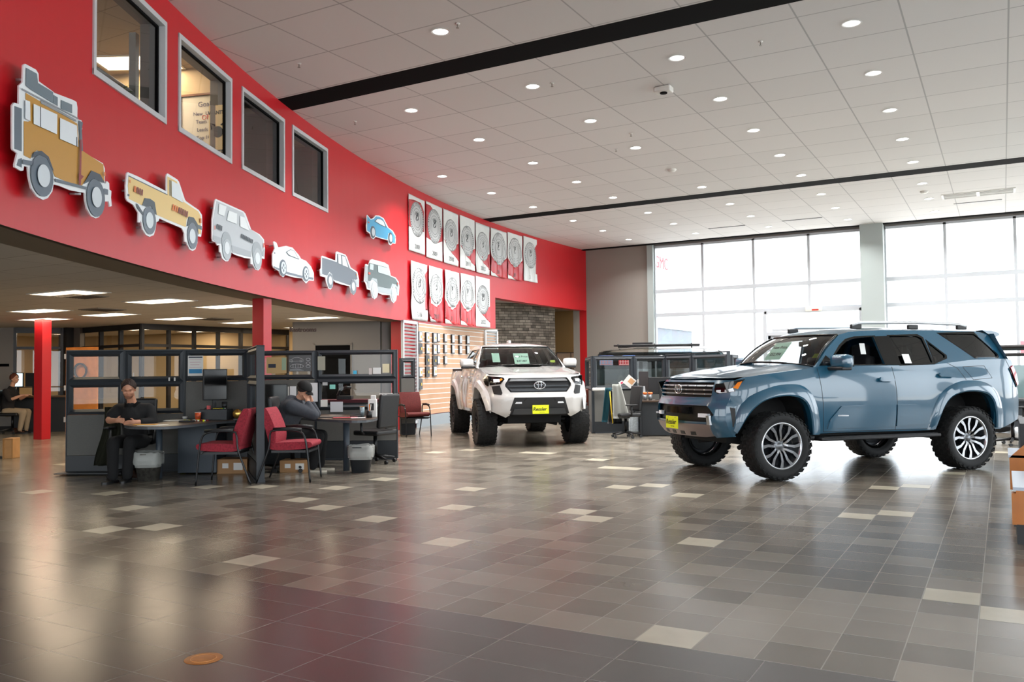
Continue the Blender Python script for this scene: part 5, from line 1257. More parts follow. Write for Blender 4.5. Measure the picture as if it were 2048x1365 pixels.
# ================================================================== cubicles and furniture
RV = Vector((math.cos(YAW), math.sin(YAW), 0)); DV = Vector((-math.sin(YAW), math.cos(YAW), 0))
M_cfr = mat('charcoal_blue_frame', '#2a3036', .5); M_fab = mat('grey_panel_fabric', '#62625f', .85, noise=(60, .05)); M_fabd = mat('dark_panel_fabric', '#4a4c4d', .85)
M_cgl = glass('partition_glass', '#f2f5f4', keep=.93, refl=.8); M_base = mat('dark_base_rail', '#23272b', .5)
M_desk = mat('dark_walnut_laminate', '#4a3a2e', .3); M_edge = mat('grey_desk_edge', '#4a4f54', .4); M_deskp = mat('blue_grey_desk_panel', '#3c454e', .5)
M_redf = mat('red_speckled_fabric', '#8e2230', .85, noise=(45, .3)); M_blk = mat('black_plastic', '#121315', .45); M_blkm = mat('black_metal_tube', '#101113', .3, metal=.3)
M_paper = mat('paper_white', '#dcdcd8', .7)
def partition(p, q, rows, lab, h=1.75, th=.075, group=None, frac=(0, 1)):
    p = Vector((p.x, p.y, 0)); q = Vector((q.x, q.y, 0)); a, b_ = p.lerp(q, frac[0]), p.lerp(q, frac[1]); L = (b_-a).length; ang = math.atan2((b_-a).y, (b_-a).x)
    t = thing('partition_panel', lab, 'office partition', a, ang, group)
    f = MB(); f.bb(0, L, -th/2, th/2, h-.02, h, bev=.004); f.bb(0, .012, -th/2, th/2, .02, h); f.bb(L-.012, L, -th/2, th/2, .02, h); f.bb(0.02, L-.02, -th/2-.01, th/2+.01, 0.0, .03); f.done('panel_edge', M_cfr, t)
    for (z0, z1, kind) in rows:
        if kind == 'glass':
            w = .075; f = MB()
            o = [(.012, z0), (L-.012, z0), (L-.012, z1), (.012, z1)]; i_ = [(.012+w, z0+w), (L-.012-w, z0+w), (L-.012-w, z1-w), (.012+w, z1-w)]
            def brd(sy):
                m_ = [(.012+w*.55, z0+w*.55), (L-.012-w*.55, z0+w*.55), (L-.012-w*.55, z1-w*.55), (.012+w*.55, z1-w*.55)]
                for k in range(4):
                    k2 = (k+1) % 4
                    f.face([(o[k][0], sy*.030, o[k][1]), (o[k2][0], sy*.030, o[k2][1]), (m_[k2][0], sy*.052, m_[k2][1]), (m_[k][0], sy*.052, m_[k][1])])
                    f.face([(m_[k][0], sy*.052, m_[k][1]), (m_[k2][0], sy*.052, m_[k2][1]), (i_[k2][0], sy*.012, i_[k2][1]), (i_[k][0], sy*.012, i_[k][1])])
                    f.face([(i_[k][0], sy*.012, i_[k][1]), (i_[k2][0], sy*.012, i_[k2][1]), (i_[k2][0], 0, i_[k2][1]), (i_[k][0], 0, i_[k][1])])
            brd(1); brd(-1); fr = f.done('window_frame', M_cfr, t)
            g = MB(); g.face([(i_[0][0], 0, i_[0][1]), (i_[1][0], 0, i_[1][1]), (i_[2][0], 0, i_[2][1]), (i_[3][0], 0, i_[3][1])]); g.done('glass_pane', M_cgl, fr, normals=False)
        elif kind == 'fabric':
            f = MB(); f.bb(.014, L-.014, -th/2+.006, th/2-.006, z0+.004, z1-.004, bev=.004); f.done('fabric_panel', M_fab, t)
        elif kind == 'base':
            f = MB(); f.bb(.014, L-.014, -th/2, th/2, z0, z1); f.done('base_rail', M_base, t)
    return t
GG = [(1.29, 1.73, 'glass'), (.83, 1.29, 'glass'), (.25, .83, 'fabric'), (.03, .25, 'base')]
GF = [(1.29, 1.73, 'glass'), (.25, 1.29, 'fabric'), (.03, .25, 'base')]
A_, B_ = atd(134, 12.2), atd(497, 12.5)
partition(atd(134, 12.2), atd(250, 12.3), GG, 'grey partition with two windows, left end of the left cubicle')
partition(atd(250.5, 12.3), atd(370, 12.4), GG, 'grey partition with two windows right behind the man in black')
partition(atd(370.5, 12.4), atd(497, 12.5), GF, 'grey partition with one upper window, behind the black monitor on its stand')
D_ = atd(521, 10.95); Bk = atd(486, 13.72)
partition(D_, Bk, GG, 'tall partition seen edge-on between the two red chairs', frac=(0, .5), th=.10)
partition(D_, Bk, GF, 'tall partition seen edge-on, rear half by the hooded man\'s monitor', frac=(.505, 1), th=.09)
partition(atd(487, 13.75), atd(632, 13.72), [(1.29, 1.75, 'glass'), (.25, 1.29, 'fabric'), (.03, .25, 'base')], 'grey partition with drawings taped on its window, behind the hooded man')
partition(atd(632.5, 13.72), atd(795, 13.7), [(1.29, 1.75, 'glass'), (.80, 1.29, 'glass'), (.30, .80, 'fabric'), (.03, .30, 'base')], 'grey partition with two windows, right end of the left cubicles')
partition(atd(800, 19.0), atd(829, 19.2), [(1.25, 1.68, 'glass'), (.25, 1.25, 'fabric'), (.03, .25, 'base')], 'short far partition end beside the lone red chair', h=1.70)
struct_base = MB(); struct_base.box(atd(190, 12.02, .03), (1.0, .25, .012), rz=YAW); tag(struct_base.done('cable_tray', M_base), 'flat dark floor plate at the foot of the leftmost partition', 'floor plate')
# papers and posters on the panels
def sheet(name, lab, px, py, w, h, depth, m_, draw=None, cat='paper', lift=.0, ang=0, rz=0, group=None):
    z = EYE-(py-(775.2-.0106*(px+1979)))*depth/F_PX
    o = atd(px, depth, z); t = thing(name, lab, cat, o, group=group)
    n = -DV; t.matrix_world = frame_mat(o, RV*math.cos(ang)+Vector((0, 0, math.sin(ang))), n) 
    f = MB(); f.box((0, 0, 0), (w, h, .003)); f.done('sheet', m_, t)
    if draw: draw(t)
    return t
def lines_draw(nl, w, h, colr='#5a5f66', head=None, block=None):
    def d(t):
        f = MB()
        for k in range(nl): f.box((-w*.02*(k % 3), h*.3-h*.62*k/max(1, nl-1), .002), (w*(.8-.1*(k % 3)), h*.018, .001))
        f.done('printed_lines', mat('ink_'+colr.strip('#'), colr, .7), t)
        if block: f = MB(); f.box((0, -h*.27, .003), (w*.85, h*.22, .001)); f.done('colour_block', mat('ink_'+block.strip('#'), block, .6), t)
        if head: f = MB(); f.box((0, h*.42, .003), (w*.9, h*.07, .001)); f.done('heading', mat('ink_'+head.strip('#'), head, .6), t)
    return d
sheet('printed_notice', 'white notice with a blue block taped inside the third cubicle window', 391, 732, .22, .29, 12.33, M_paper, lines_draw(6, .22, .29, '#b98a9a', '#3c4450', '#2b7fb0'), 'notice')
def blueprint(t):
    f = MB()
    def pl(P, r=.0022): f.tube([(x, y, .003) for x, y in P], r, n=4, cap=False)
    car = [(-.17, .03), (-.165, .055), (-.13, .065), (-.09, .09), (-.03, .095), (.02, .075), (.05, .06), (.055, .035), (-.17, .03)]
    pl(car); 
    for cx in (-.13, .015): pl([(cx+.017*math.cos(a), .035+.017*math.sin(a)) for a in [k*.5 for k in range(14)]])
    pl([(-.16+.11+.105*math.cos(a)*(1 if 1 else 1), -.045+.032*math.sin(a)) for a in [k*.33 for k in range(20)]])
    for x in (-.11, -.07, -.03, .01): pl([(x, -.072), (x, -.018)])
    for cy in (.06, -.0, -.05): pl([(.13+.032*math.cos(a), cy+.02*math.sin(a)) for a in [k*.5 for k in range(14)]])
    for k in range(4): pl([(-.16, -.095-.006*k), (.0+.02*k, -.095-.006*k)], .0012)
    f.done('white_line_drawing', mat('chalk_white', '#c8ccce', .7), t)
sheet('blueprint_poster', 'grey poster with white line drawings of a car, behind the hooded man', 600, 727, .36, .26, 13.66, mat('poster_grey', '#585a5c', .5), blueprint, 'poster')
sheet('desert_photo', 'photo poster of a vehicle on tan sand, left of the grey car drawing', 553, 731, .32, .26, 13.66, mat('sand_tan', '#b79a6a', .6), lambda t: (MB().box((-.07, -.01, .003), (.12, .06, .001)).done('vehicle_print', mat('ink_navy', '#2a3140', .6), t), MB().box((.12, .02, .003), (.07, .20, .001)).done('green_block', mat('ink_sage', '#93a78d', .6), t)), 'poster')
for (px, py, w, h, m_, lb) in ((571, 790, .11, .26, '#e2e1dc', 'tall white list pinned beside the hooded man\'s monitor'), (586, 788, .10, .24, '#e4e6e8', 'white sheet pinned left of the black cap'), (627, 785, .13, .30, '#dfe0e2', 'white sheet pinned right of the black cap'),
   (648, 807, .11, .11, '#e6e6e2', 'small square white sheet low on the window right of the hooded man'), (665, 774, .09, .07, '#8fd8cc', 'turquoise sticky note on the lower window'), (673, 814, .20, .16, '#cfd2d8', 'pale landscape sheet behind the desk phone'), (650, 768, .08, .05, '#b9bcbc', 'small grey card at the top of the lower window'),
   (754, 742, .13, .10, '#dfe1e0', 'white card in the upper right cubicle window'), (772, 737, .11, .14, '#d8cfae', 'cream card in the corner of the upper right window'), (710, 745, .055, .055, '#46b4dc', 'small light blue card in the upper window'), (741, 743, .05, .10, '#c9c2c0', 'narrow framed card in the upper window'), (643, 727, .12, .22, '#9a9a8c', 'pale printed poster at the left of the upper right window')):
    sheet('pinned_sheet', lb, px, py, w, h, 13.655 if px < 632 else 13.66, mat('sheet_'+m_.strip('#'), m_, .7), None, 'paper')
sheet('photo_calendar', 'white sheet with a red car photo, right end of the lower window', 772, 797, .215, .165, 13.655, M_paper, lambda t: (MB().box((0, -.005, .003), (.20, .09, .001)).done('photo_print', mat('ink_brownred', '#8a3d34', .5), t), MB().box((.0, -.03, .004), (.19, .035, .001)).done('cars_print', mat('ink_lightgrey', '#b9b9bd', .5), t)), 'calendar')
for k, px in enumerate((338.5, 349.5)):
    sheet('wall_clip', 'small white clip on the frame above the seated man, %s one' % ['left', 'right'][k], px, 759, .022, .05, 12.28, M_whitepl, None, 'clip')
for k, (px, py) in enumerate(((146, 928), (163, 931), (203, 932), (247, 928))): pass
# desks
def desk(name, lab, out, z, extra):
    o = atd(out[0][0], out[0][1]); t = thing(name, lab, 'desk', (o.x, o.y, 0))
    P = []
    for px, dp in out: q = atd(px, dp)-Vector((o.x, o.y, 0)); P.append((q.x, q.y))
    P = chaikin(P, 2, closed=True)
    f = MB(); f.prism(P, lambda u, v, w: (u, v, w), z-.004, z); f.done('worktop', M_desk, t)
    f = MB(); f.prism(P, lambda u, v, w: (u, v, w), z-.035, z-.005); f.done('edge_band', M_edge, t)
    extra(t, o)
    return t
def d1(t, o):
    f = MB(); p = atz(318, 957)-o; f.cyl((p.x, p.y, .35), .042, .70, n=20); f.done('leg', M_deskp, t)
    f = MB(); p = atd(405, 12.15)-o; f.box((p.x, p.y, .36), (.54, .40, .68), rz=YAW, bev=.005); cb = f.done('side_cabinet', M_deskp, t)
    f = MB(); p = atd(472, 12.38)-o; f.box((p.x, p.y, .42), (.40, .03, .55), rz=YAW); f.done('modesty_panel', M_base, t)
desk('desk', 'dark wood peninsula desk with a round end, in front of the man in black', [(246, 11.05), (262, 10.72), (300, 10.58), (345, 10.68), (400, 11.2), (450, 11.8), (482, 11.95), (478, 12.38), (352, 12.32), (335, 11.75), (305, 11.35), (258, 11.3)], .745, d1)
def d2(t, o):
    f = MB(); p = atz(693, 942)-o; f.cyl((p.x, p.y, .35), .045, .70, n=20); f.done('leg', M_deskp, t)
    f = MB(); p = atd(560, 13.2)-o; f.box((p.x, p.y, .36), (.5, .5, .68), rz=YAW); f.done('side_cabinet', M_base, t)
desk('desk', 'dark wood peninsula desk the hooded man leans on', [(560, 12.9), (600, 12.45), (640, 12.0), (700, 11.5), (738, 11.62), (757, 12.2), (750, 12.65), (700, 13.1), (640, 13.55), (540, 13.62), (510, 13.55), (520, 12.95)], .745, d2)
def zat(px, py, depth): return EYE-(py-(775.2-.0106*(px+1979)))*depth/F_PX
def monitor(lab, px, depth, z0, w, h, rz, tilt=0, foot=True):
    o = atd(px, depth, z0); t = thing('computer_monitor', lab, 'monitor', o, rz)
    zc = .12+h/2
    f = MB(); f.box((0, 0, zc), (w, .035, h), bev=.008, rot=Matrix.Rotation(tilt, 4, 'X')); f.done('housing', M_blk, t)
    f = MB(); f.box((0, -.019, zc), (w-.03, .003, h-.03), rot=Matrix.Rotation(tilt, 4, 'X')); f.done('screen', M_gloss, t)
    f = MB(); f.box((0, .03, zc*.55), (.05, .025, zc)); f.box((0, .02, .006), (.22, .17, .012), bev=.004); f.done('stand', M_blk, t)
    return t
monitor('black portrait monitor on a stand on the left desk', 430, 12.15, .90, .34, .44, YAW+R(38))
tag(MB().box((0, 0, .075), (.38, .26, .15), bev=.006).done('docking_box', M_base, loc=atd(433, 12.1, .745)), 'dark flat box under the monitor on the left desk', 'box').rotation_euler = (0, 0, YAW)
monitor('dark monitor seen from behind, left of the hooded man', 553, 13.35, .745, .34, .36, YAW+R(8))
def mug(name, lab, px, depth, r, h, m_, cat='cup', z=.745, n=24, handle=False, rim=None):
    t = thing(name, lab, cat, atd(px, depth, z)); f = MB(); f.lathe([(0, .003), (r*.82, 0), (r, h), (r*.93, h), (r*.78, .01), (0, .01)], n=n); f.done('cup_body', m_, t)
    if rim: f = MB(); f.tube([(r*math.cos(a), r*math.sin(a), h) for a in [k*.3 for k in range(21)]], .003, n=5, closed=True); f.done('cup_rim', rim, t)
    return t
mug('tumbler', 'orange and black patterned tumbler on the left desk', 396, 11.9, .042, .115, mat('orange_black_print', '#b8481d', .4, noise=(30, .6)), rim=M_whitepl)
mug('tub', 'small white lidded tub on the left desk', 370, 12.2, .035, .045, M_whitepl, 'tub')
mug('mug', 'black mug on the desk beside the monitor stand', 449, 12.1, .04, .10, M_blk, z=.895)
t = thing('puzzle_cube', 'red and dark puzzle cube on the box beneath the monitor', 'toy', atd(418, 11.98, .895), YAW+.2); MB().box((0, 0, .028), (.056, .056, .056), bev=.003).done('cube_body', M_blk, t)
f = MB()
for i in range(3):
    for j in range(3): f.box(((i-1)*.018, -.029, .028+(j-1)*.018), (.015, .002, .015))
f.done('red_tiles', mat('toy_red', '#c22a2a', .4), t)
t = thing('pen_clutter', 'yellow and green pens lying on the box under the monitor', 'pens', atd(437, 11.98, .9), YAW)
for k, cc in enumerate(('#d8c93a', '#3aa04a', '#d0d0c8')): MB().tube([(-.07+.03*k, -.02+.01*k, .006), (.06+.02*k, .01*k, .008)], .005, n=6).done('pen', mat('pen_'+cc.strip('#'), cc, .4), t)
t = thing('desk_medallion', 'round gold disc on a little stand on the left desk', 'desk ornament', atd(475, 11.95, .745), YAW)
f = MB(); f.lathe([(0, -.008), (.062, -.008), (.066, 0), (.062, .008), (0, .008)], n=32, c=(0, 0, .085), axis='Y'); f.done('disc', mat('brushed_brass', '#c9a557', .25, metal=.9), t)
MB().box((0, 0, .009), (.10, .05, .018)).done('stand', M_blk, t)
tag(MB().box((0, 0, .012), (.20, .07, .024), bev=.01).done('desk_phone', M_blk, loc=atd(374, 11.55, .746)), 'black handset lying on the left desk near the orange tumbler', 'phone').rotation_euler = (0, 0, YAW+.1)
t = thing('desk_clutter', 'scattered sweets and cables around the orange tumbler', 'clutter', atd(392, 11.7, .746), YAW); f = MB(); rnd = random.Random(3)
for k in range(26): f.box((rnd.uniform(-.18, .16), rnd.uniform(-.06, .1), .012), (.02, .02, .018), rz=k, mi=k % 3)
f.done('small_items', [M_yel, M_whitepl, M_redf], t)['kind'] = 'stuff'
for k, (px, dp, w, h, c_, lb, rz) in enumerate(((352, 11.95, .30, .21, '#c9cacb', 'white papers fanned out on the left desk', .2), (362, 12.15, .28, .20, '#2a2d33', 'dark folder on the papers of the left desk', .35), (292, 10.9, .28, .13, '#cf9433', 'orange pad under the hand of the man in black', .05), (306, 10.85, .30, .22, '#d9d6cf', 'white sheet under the orange pad', -.15),
      (690, 12.15, .34, .18, '#a8303a', 'red folder on the right peninsula desk', .1), (716, 11.95, .20, .14, '#d9d2d2', 'white paper on the red folder', .3), (668, 12.4, .38, .22, '#15171a', 'open black binder on the right peninsula desk', -.1))):
    tag(MB().box((0, 0, .004+.004*(k % 3)), (w, h, .006), bev=.001).done('desk_paper', mat('dp_'+c_.strip('#'), c_, .6), loc=atd(px, dp, .746)), lb, 'paper').rotation_euler = (0, 0, YAW+rz)
t = thing('paper_carton', 'white carton standing at the right end of the hooded man\'s desk', 'carton', atd(745, 12.35, .745), YAW)
f = MB(); f.box((0, 0, .13), (.12, .09, .26), bev=.01); f.box((.01, 0, .285), (.07, .07, .06), bev=.01); f.done('carton_body', mat('paper_white_b', '#d5d6d4', .5), t)
f = MB(); f.box((-.005, -.047, .15), (.06, .004, .10)); f.done('printed_label', M_ink, t)
mug('striped_tin', 'tall striped tin with coloured bands on the hooded man\'s desk', 724, 12.4, .035, .15, mat('banded_tin', '#9fb4bc', .35, metal=.3), 'tin', rim=mat('tin_orange', '#d88a3c', .4))
t = thing('pen_cup', 'black pen cup in front of the white carton', 'pen cup', atd(738, 12.2, .745)); f = MB(); f.lathe([(0, .002), (.042, 0), (.042, .10), (.038, .10), (.038, .01), (0, .01)], n=20); f.done('cup', M_blk, t)
for k in range(6): MB().tube([(.01*math.cos(k), .01*math.sin(k), .02), (.032*math.cos(k*1.1), .03*math.sin(k*1.1), .19)], .004, n=6).done('pen', [M_paper, M_blk, M_amb][k % 3], t)
t = thing('stapler', 'black hole punch on the hooded man\'s desk beside the tin', 'stapler', atd(712, 12.3, .745), YAW+.3); f = MB(); f.box((0, 0, .015), (.17, .05, .03), bev=.006); f.box((0, 0, .05), (.15, .03, .02), rot=Matrix.Rotation(.15, 4, 'Y')); f.done('body', M_blk, t)
t = thing('desk_telephone', 'black desk telephone with a raised handset on a shelf behind the glass', 'phone', atd(690, 14.1, .95), YAW); f = MB(); f.box((0, 0, .03), (.24, .2, .06), bev=.01); f.tube([(-.12, 0, .06), (-.08, 0, .16), (.02, 0, .20), (.10, 0, .19)], .025, n=8); f.done('body', M_blk, t)
t = thing('side_shelf', 'dark shelf with a red runner behind the lower cubicle window', 'shelf', atd(700, 14.15, 0), YAW); MB().bb(-.6, .6, -.2, .2, .90, .95).done('shelf_board', mat('dark_red_runner', '#6a2530', .7), t)
MB().bb(-.58, .58, -.18, .18, 0, .90).done('cabinet', M_base, t)
# guest chair with red fabric
def guest_chair(lab, loc, rz, m_=None, group='red fabric guest chairs'):
    t = thing('guest_chair', lab, 'chair', loc, rz, group); m_ = m_ or M_redf
    f = MB(); P = chaikin([(-.25, .40), (.20, .42), (.27, .44), (.29, .49), (.24, .52), (-.22, .505), (-.27, .48)], 2, closed=True)
    f.prism(P, lambda u, v, w: (u, w, v), -.25, .25, res=.1, smooth=True); s_ = f.done('seat', m_, t); md = s_.modifiers.new('soft', 'BEVEL'); md.width = .035; md.segments = 3; md.limit_method = 'ANGLE'; sharp(s_, 50)
    f = MB(); P = chaikin([(-.26, .44), (-.20, .44), (-.17, .60), (-.215, .76), (-.30, .94), (-.34, .95), (-.39, .93), (-.335, .74), (-.29, .58)], 2, closed=True)
    f.prism(P, lambda u, v, w: (u, w, v), -.24, .24, res=.1, smooth=True); s_ = f.done('backrest', m_, t); md = s_.modifiers.new('soft', 'BEVEL'); md.width = .04; md.segments = 3; md.limit_method = 'ANGLE'; sharp(s_, 50)
    for sy in (1, -1):
        y = sy*.285
        pts = [(.27, y, .0), (.23, y, .42), (.20, y, .60), (.14, y, .655), (.0, y, .672), (-.20, y, .665), (-.235, y, .655), (-.245, y, .60), (-.25, y, .45), (-.29, y, .34), (-.42, y, 0)]
        f = MB(); f.tube([tuple(p) for p in resample_poly(pts, 34)], .0125, n=8); f.done('side_frame', M_blkm, t)
        f = MB(); f.tube([(.16, y, .672), (.0, y, .688), (-.20, y, .68)], .018, n=8); f.done('armrest', M_blk, t)
    f = MB(); f.bb(-.24, .24, -.24, .24, .375, .405); f.tube([(.2, -.285, .40), (.2, .285, .40)], .011); f.tube([(-.26, -.285, .42), (-.26, .285, .42)], .011); f.done('seat_support', M_blk, t)
    return t
def resample_poly(P, n):
    P = [Vector(p) for p in chaikin3(P)]; return resample(P, n)
def chaikin3(P, n=2):
    for _ in range(n):
        Q = [P[0]]
        for a, b_ in zip(P[:-1], P[1:]): Q += [tuple(x*.75+y*.25 for x, y in zip(a, b_)), tuple(x*.25+y*.75 for x, y in zip(a, b_))]
        Q.append(P[-1]); P = Q
    return P
guest_chair('red fabric chair left of the edge-on partition, facing left', atd(450, 11.05), YAW+math.pi)
guest_chair('red fabric chair right of the edge-on partition, facing right, nearest to the hooded man', atd(590, 11.2), YAW-.02)
guest_chair('lone dark red chair beside the slatted wall behind the cubicles', atd(828, 18.75), YAW-R(62), mat('dark_red_fabric', '#5c1f1d', .85, noise=(40, .2)))
# task chair
def task_chair(lab, loc, rz, arms=True):
    t = thing('task_chair', lab, 'office chair', loc, rz, 'black office chairs')
    f = MB(); f.box((0, 0, .47), (.48, .48, .08), bev=.03); f.done('seat', M_blk, t)
    f = MB(); f.box((-.25, 0, .80), (.07, .44, .52), bev=.03, rot=Matrix.Rotation(-.12, 4, 'Y')); f.done('backrest', M_blk, t)
    f = MB(); f.cyl((0, 0, .28), .03, .32, n=14); f.done('gas_column', M_blkm, t)
    for sy in ((1, -1) if arms else ()):
        f = MB(); f.tube([(.0, sy*.26, .45), (.02, sy*.30, .50), (.02, sy*.30, .66)], .02, n=8); f.box((.02, sy*.30, .675), (.24, .08, .03), bev=.012); f.done('armrest', M_blk, t)
    for k in range(5):
        a = 2*math.pi*k/5+.3; f = MB(); f.tube([(0, 0, .12), (.30*math.cos(a), .30*math.sin(a), .075)], [.028, .018], n=8); l = f.done('base_arm', M_blk, t)
        f = MB(); f.cyl((.30*math.cos(a), .30*math.sin(a), .028), .028, .04, n=14, axis='Y'); f.done('caster', M_blk, l)
    return t
task_chair('black office chair tucked behind the hooded man\'s desk, arm raised', atd(750, 13.2), YAW+R(150))
task_chair('black office chair the man in black sits on', atd(266, 11.72), YAW-R(90))
task_chair('black office chair under the hooded man', atd(585, 12.25), YAW, arms=False)
# coat over the chair back, left of the man in black
t = thing('olive_coat', 'olive coat draped over the chair back left of the man in black', 'coat', atd(226, 11.85, 0), YAW)
f = MB()
def coat(u, v):
    z = .95-.80*v; x = -.12+.26*u+.03*math.sin(v*5)-.05*v; y = .04+.03*math.sin(u*14+v*3)+.05*math.sin(u*3.14)
    return (x*(.75+.45*v), -y, z)
grid(f, coat, 14, 16); bmesh.ops.solidify(f.bm, geom=f.bm.faces[:], thickness=.015); f.done('coat_cloth', mat('olive_cloth', '#2e2f22', .9), t)
# waste bins
def bin_(lab, px, py, bagm, m_, w0=.105, w1=.15, h=.36, bag=True):
    t = thing('waste_bin', lab, 'waste bin', atz(px, py), YAW)
    f = MB()
    def ring(s, z, n=24): return [(s*1.15*math.copysign(abs(math.cos(a))**.55, math.cos(a)), s*.9*math.copysign(abs(math.sin(a))**.55, math.sin(a)), z) for a in [2*math.pi*k/n for k in range(n)]]
    rs = [ring(w0, 0), ring(w1, h), ring(w1+.008, h), ring(w1+.008, h-.015)]
    V = [[f.bm.verts.new(p) for p in r_] for r_ in rs]
    for A, B in zip(V[:-1], V[1:]):
        for k in range(24): q = f.bm.faces.new((A[k], A[(k+1) % 24], B[(k+1) % 24], B[k])); q.smooth = True
    f.bm.faces.new(V[0]); f.done('bin_body', m_, t)
    if bag:
        f = MB(); rnd = random.Random(px)
        rs = [ring(w1*.9, h*.5), ring(w1*1.0, h+.02), ring(w1*1.07, h+.01), ring(w1*1.06, h*.72), ring(w1*1.02, h*.60)]
        V = [[f.bm.verts.new((p[0]*(1+rnd.uniform(-.03, .03)), p[1]*(1+rnd.uniform(-.03, .03)), p[2]+rnd.uniform(-.012, .012)*(1 if i else 0))) for p in r_] for i, r_ in enumerate(rs)]
        for A, B in zip(V[:-1], V[1:]):
            for k in range(24): q = f.bm.faces.new((A[k], A[(k+1) % 24], B[(k+1) % 24], B[k])); q.smooth = True
        f.done('bin_liner', bagm, t)
    return t
M_liner = mat('clear_plastic_liner', '#c9ccc8', .25, alpha=.45, bump=(25, .6)); M_mesh = mat('silver_mesh_bin', '#5c5a55', .4, metal=.5, noise=(25, .4))
bin_('full waste basket with clear liner between the man in black and the desk leg', 297, 962, M_liner, M_mesh)
bin_('dark grey waste bin with white liner beside the right desk leg', 722, 945, M_liner, mat('grey_plastic_bin', '#2f3235', .5))
# boxes and bag on the floor
def carton(lab, px, py, w, d, h, rz=0):
    t = thing('cardboard_box', lab, 'box', atz(px, py), YAW+rz); f = MB(); f.box((0, d/2, h/2), (w, d, h), bev=.003); f.done('box_body', mat('brown_cardboard', '#a37c54', .8), t)
    f = MB(); f.box((-w*.22, -.001, h*.55), (w*.2, .002, h*.34)); f.box((w*.2, -.001, h*.5), (w*.3, .002, h*.5)); f.done('shipping_label', M_paper, t)
carton('brown cardboard box with white labels under the left red chair', 464, 948, .42, .3, .20)
carton('brown cardboard box under the hooded man\'s chair', 588, 946, .40, .3, .17)
t = thing('lime_pouch', 'lime green folded bag on the floor under the left desk', 'bag', atz(383, 945), YAW); f = MB()
grid(f, lambda u, v: ((u-.5)*.28, (v-.5)*.16, .012+.062*math.sin(math.pi*u)**.6*math.sin(math.pi*v)**.6+.006*math.sin(u*20)), 14, 8); bmesh.ops.solidify(f.bm, geom=f.bm.faces[:], thickness=.008); f.done('bag_cloth', mat('lime_cloth', '#b9c22e', .7), t)
# upper red column rising behind the edge-on partition
o = MB().box((0, 0, ZL/2), (.22, .22, ZL), bev=.004).done('column', M_redcol, loc=atd(524, 14.2)); o.rotation_euler = (0, 0, YAW-.35); tag(o, 'square red column rising behind the two cubicles', 'column')
# wooden crate at the far left and orange floor medallion
t = thing('wooden_crate', 'small light wood display crate standing on the floor at the left edge', 'crate', atz(15, 918), YAW)
f = MB(); f.box((0, .12, .17), (.16, .22, .34), bev=.004); f.done('crate_board', mat('light_pine', '#b98a55', .6, noise=(8, .12)), t)
f = MB()
for x in (-.075, .075): f.box((x, .005, .17), (.02, .015, .34))
f.box((0, .005, .33), (.17, .015, .02)); f.done('crate_frame', mat('pine_edge', '#a87a45', .6), t); MB().box((-.11, .05, .02), (.07, .09, .04)).done('black_foot', M_blk, t)
t = thing('floor_medallion', 'round orange brown medallion set in the dark foreground tiles', 'floor inlay', atz(407, 1318, .001)); f = MB(); f.lathe([(0, .0015), (.085, .0015), (.09, 0)], n=36); f.done('disc', mat('copper_brown', '#a3692f', .4, noise=(20, .15)), t)
f = MB(); f.tube([(.06*math.cos(a), .06*math.sin(a), .002) for a in [k*.3 for k in range(21)]], .002, n=4, closed=True); f.done('ring_mark', mat('copper_light', '#b98048', .4), t)
# ---- background office seen through the glass on the left: counter, screens, seated worker
t = thing('office_counter', 'dark counter with shelves in the glass office at the far left', 'counter', atd(60, 21.4), YAW)
f = MB(); f.bb(-.4, .9, 0, .5, 0, .86); f.done('counter_body', M_base, t); f = MB(); f.bb(-.45, .95, -.1, .5, .86, .90); f.bb(-.45, .95, .3, .5, 1.1, 1.12); f.done('counter_top', mat('brown_counter_top', '#5d4630', .5), t)
t = thing('computer_monitor', 'bright lit screen in the glass office at the far left', 'monitor', atd(35, 21.3, .90), YAW); f = MB(); f.box((0, 0, .40), (.30, .03, .36)); f.box((0, .03, .12), (.05, .03, .24)); f.done('housing', M_blk, t)
f = MB(); f.box((0, -.018, .40), (.27, .004, .32)); f.done('screen', mat('lit_screen', '#cfeaf2', .4, emit='#cdeaf2', estr=1.1), t)
t = thing('computer_monitor', 'dark screen beside the lit one in the glass office', 'monitor', atd(66, 21.3, .90), YAW); f = MB(); f.box((0, 0, .40), (.36, .03, .34)); f.box((0, .03, .12), (.05, .03, .24)); f.done('housing', M_blk, t)
# ---- right-hand cubicle group
GR = [(.93, 1.68, 'glass'), (.25, .93, 'fabric'), (.03, .25, 'base')]
def right_panel(a, b_, lab, h=1.70, rows=GR): return partition(atd(*a), atd(*b_), rows, lab, h=h, th=.08)
right_panel((1186, 18.9), (1266, 19.1), 'right cubicle partition with a tall window, beside the hanging jackets')
right_panel((1267, 19.1), (1332, 19.3), 'right cubicle partition behind the orange topped pots')
right_panel((1333, 19.3), (1386, 18.3), 'right cubicle partition in front of the parked dark car', h=1.72)
right_panel((1387, 18.3), (1458, 17.0), 'right cubicle partition with its edge toward the blue car', h=1.74)
right_panel((1462, 19.0), (1474, 19.4), 'last right cubicle partition end beside the windscreen', h=1.70)
right_panel((1186, 18.9), (1174, 21.5), 'far partition return at the left side of the right cubicles')
right_panel((1176, 21.4), (1330, 21.8), 'rear partition of the right cubicles carrying pictures')
t = thing('desk', 'dark desk in the right cubicle holding pens and a screen', 'desk', atd(1325, 18.2), YAW)
f = MB(); f.bb(-.55, .4, -.35, .45, .71, .745, bev=.004); f.done('worktop', M_desk, t); f = MB(); f.bb(-.53, -.48, -.3, .42, 0, .71); f.bb(-.5, .38, -.30, -.26, 0.02, .71); f.done('desk_panel', M_base, t)
monitor('dark monitor seen from behind in the right cubicle', 1320, 18.2, .745, .50, .36, YAW+math.pi*.97)
